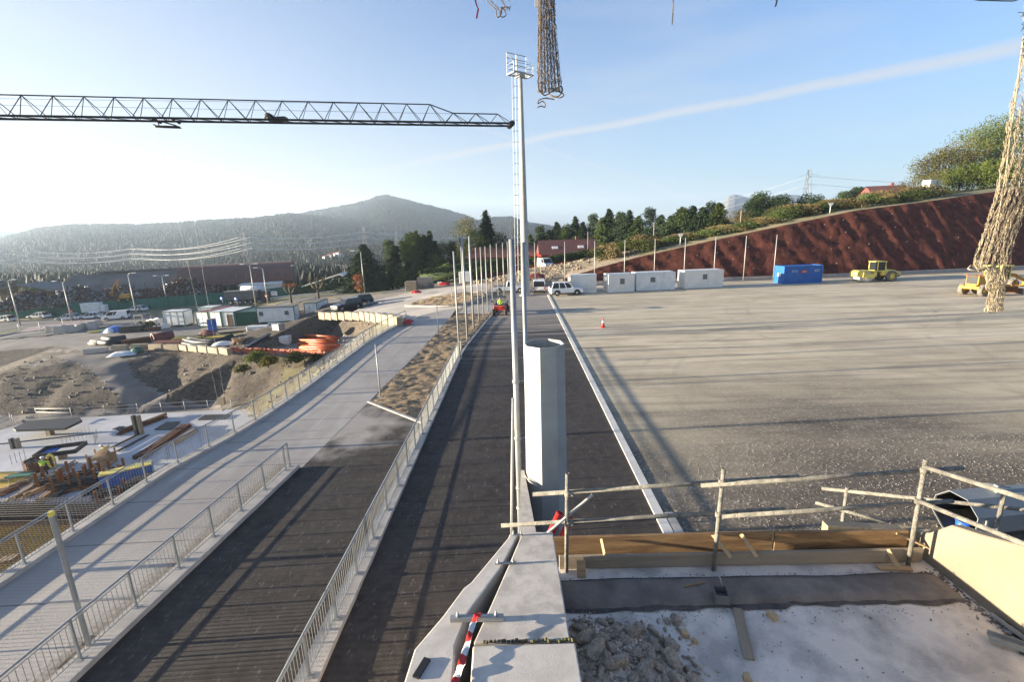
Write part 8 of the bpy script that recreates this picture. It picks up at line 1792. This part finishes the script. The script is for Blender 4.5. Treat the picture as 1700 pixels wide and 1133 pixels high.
rope(t, P0, [(1612, 441, 0), (1608, 447, -.03), (1622, 449, -.04), (1640, 444, -.03), (1655, 440, 0), (1640, 446, .02), (1624, 450, 0)], 4.15, .007); rope(t, P0, [(1637, 511, 0), (1635, 517, 0), (1648, 519, 0), (1660, 513, 0), (1663, 500, 0), (1664, 470, .02), (1666, 430, .04), (1670, 380, .05), (1680, 355, .03), (1690, 345, 0), (1699, 350, 0), (1704, 330, 0)], 4.15, .006); rope(t, P0, [(1650, 466, 0), (1640, 470, -.03), (1637, 478, -.03), (1645, 486, 0), (1652, 490, 0)], 4.1, .006)
rope(t, P0, [(1700, 60, 0), (1694, 100, -.04), (1688, 150, -.04), (1678, 220, -.03), (1668, 300, 0), (1655, 370, 0), (1640, 420, 0)], 4.12, .006)
b = MB(); rr = random.Random(3)
for k in range(260):
    x = rr.uniform(1698, 1730); y = rr.uniform(20, 100); p = AD(x, y, 4.1 + rr.uniform(-.1, .1)) - P0; b.tube([p, p + Vector((rr.gauss(0, .02), rr.gauss(0, .02), rr.gauss(0, .03)))], .003, 3)
b.build('dark_knots', 'black', t)
t, P0, V = net('small net scrap with looped rope at the top of the sky', [(-50, 800, 860), (0, 806, 846), (10, 818, 846), (16, 826, 844)], 5.2, 9, .05, 2, .05, 'netdark', 0, seed=9)
rope(t, P0, [(808, 0, 0), (816, 9, 0), (824, 17, 0), (824, 26, 0), (828, 28, 0), (833, 20, 0), (832, 12, 0), (836, 14, 0), (840, 24, 0), (834, 28, 0), (830, 22, 0), (836, 12, 0), (844, 12, 0), (846, 16, 0)], 5.2, .006, 'netdark')
t = thing('ribbon', 'thin red plastic ribbon hanging at the top edge', 'ribbon', tuple(AD(792, 0, 5))); P0 = AD(792, 0, 5); b = MB(); b.grid([[AD(x, y, 5) - P0, AD(x + 2.6, y + 1, 5.01) - P0] for x, y in ((789, -30), (788, 0), (790, 8), (793, 14), (791, 22), (790, 30))]); b.build('strip', 'red', t)
t = thing('cord', 'thin pale cord end hanging at the top, right of the net bundle', 'cord', tuple(AD(1117, 0, 5))); rope(t, AD(1117, 0, 5), [(1118, -40, 0), (1117.5, 0, 0), (1117, 20, 0), (1116, 40, 0)], 5, .006)
t = thing('cord', 'short dark cord end at the top edge, right of the pale cord', 'cord', tuple(AD(1289, 0, 5))); rope(t, AD(1289, 0, 5), [(1291, -40, 0), (1289.5, 0, 0), (1287, 10, 0)], 5, .009, 'black')
t = thing('head_rope', 'dark frayed rope running along the top right edge', 'rope', tuple(AD(1650, 0, 4.2))); rope(t, AD(1650, 0, 4.2), [(1590, -10, 0), (1620, -1, 0), (1640, 0, 0), (1670, 1, 0), (1690, -1, 0), (1730, -20, 0)], 4.2, .005, 'black')
# timber beam overhead that carries the nets (above the picture)

# ------------------------------------------------------------------ valley haze
b = MB(); b.box((-600, 1100, 105), (7400, 5600, 256)); hz = b.build('haze', 'white'); hz.data.materials.clear()
m = bpy.data.materials.new('haze'); m.use_nodes = True; N = m.node_tree.nodes; N.clear(); o = N.new('ShaderNodeOutputMaterial'); v = N.new('ShaderNodeVolumePrincipled')
v.inputs['Color'].default_value = (.64, .80, 1, 1); v.inputs['Density'].default_value = HAZE; v.inputs['Anisotropy'].default_value = .3; m.node_tree.links.new(v.outputs[0], o.inputs['Volume'])
hz.data.materials.append(m); tag(hz, kind='stuff'); tag(hz, 'thin pale morning haze filling the valley')

# crumbs and splashes on the terrace floor
def crumbs():
    r_ = random.Random(8); b = MB()
    for k in range(650):
        x = r_.uniform(.4, 4.7); y = r_.choice([r_.uniform(2.9, 4.2), r_.gauss(4.2, .07), r_.gauss(4.72, .03)]); s_ = r_.uniform(.002, .008) * (1.5 if r_.random() < .1 else 1)
        if y > 4.86: continue
        b.box((x, y, ZF + .006 + s_ * .3), (s_ * 2.2, s_ * 1.2, s_ * .8), rz=r_.uniform(0, 3), taper=.6, mi=0 if r_.random() < .6 else 1)
    for k in range(160):
        y = 3.7 + r_.random() * 1.05; x = 4.75 - abs(r_.gauss(0, .07)); s_ = r_.uniform(.005, .016); b.box((x, y, ZF + .006 + s_ * .3), (s_ * 2, s_ * 1.4, s_), rz=r_.uniform(0, 3), taper=.6)
    tag(b.build('debris', ['mortar', 'woodgrey']), 'mortar crumbs and wood chips scattered on the terrace floor', 'debris', kind='stuff')
crumbs()

# masts added out of view in the pit to cast shadow lines over the yard
for k, (x, y, zt) in enumerate(((-33, 17.6, 8.6), (-43, 24.2, 9.4), (-50, 28.2, 10.5), (-26, 10.6, 6.5))):
    t = thing('shadow_mast', 'tall slim mast added unseen in the pit to cast a shadow line', 'mast', (x, y, -11.35), 0, 'added shadow-casting masts in the pit'); b = MB(); b.tube([(0, 0, 0), (0, 0, zt + 11.35)], .11, 8, r1=.08); b.build('shaft', 'lampwhite', t); b = MB(); b.box((0, 0, zt + 11.5), (.5, 1.6, .3)); b.build('head_box', 'darksteel', t)  # head box on top is added too and gives no light

# steel roof edge above and behind the camera that carries the nets
t = thing('roof_frame', 'steel roof edge beam above the terrace carrying the hanging nets', 'roof frame', (1.5, 4.4, 12.1)); b = MB()
for z_ in (0, .35): b.box((0, 0, z_), (9.5, .22, .03))
b.box((0, 0, .175), (9.5, .02, .34)); b.build('edge_beam', 'galv_mat', t)
for x in (-4.2, 0, 4.2):
    b = MB(); b.box((x, -5.3, .2), (.2, 10.4, .4)); b.build('cantilever', 'galv_mat', t); b = MB(); b.box((x, -10.4, -5.9), (.35, .35, 12.4)); b.build('column', 'galv_mat', t)
for (px, py, D, nm) in ((907, -60, 5.0, 'net bundle in the middle'), (1746, -60, 4.2, 'pale net at the right'), (830, -50, 5.2, 'small net scrap'), (789, -30, 5, 'red ribbon'), (1118, -40, 5, 'pale cord'), (1291, -40, 5, 'dark cord'), (1600, -8, 4.2, 'frayed rope')):
    p = AD(px, py, D) - Vector((1.5, 4.4, 12.1)); b = MB(); b.tube([p, Vector((p.x, 0, 0))], .006, 5); b.build('hanger_rope', 'netdark', t)
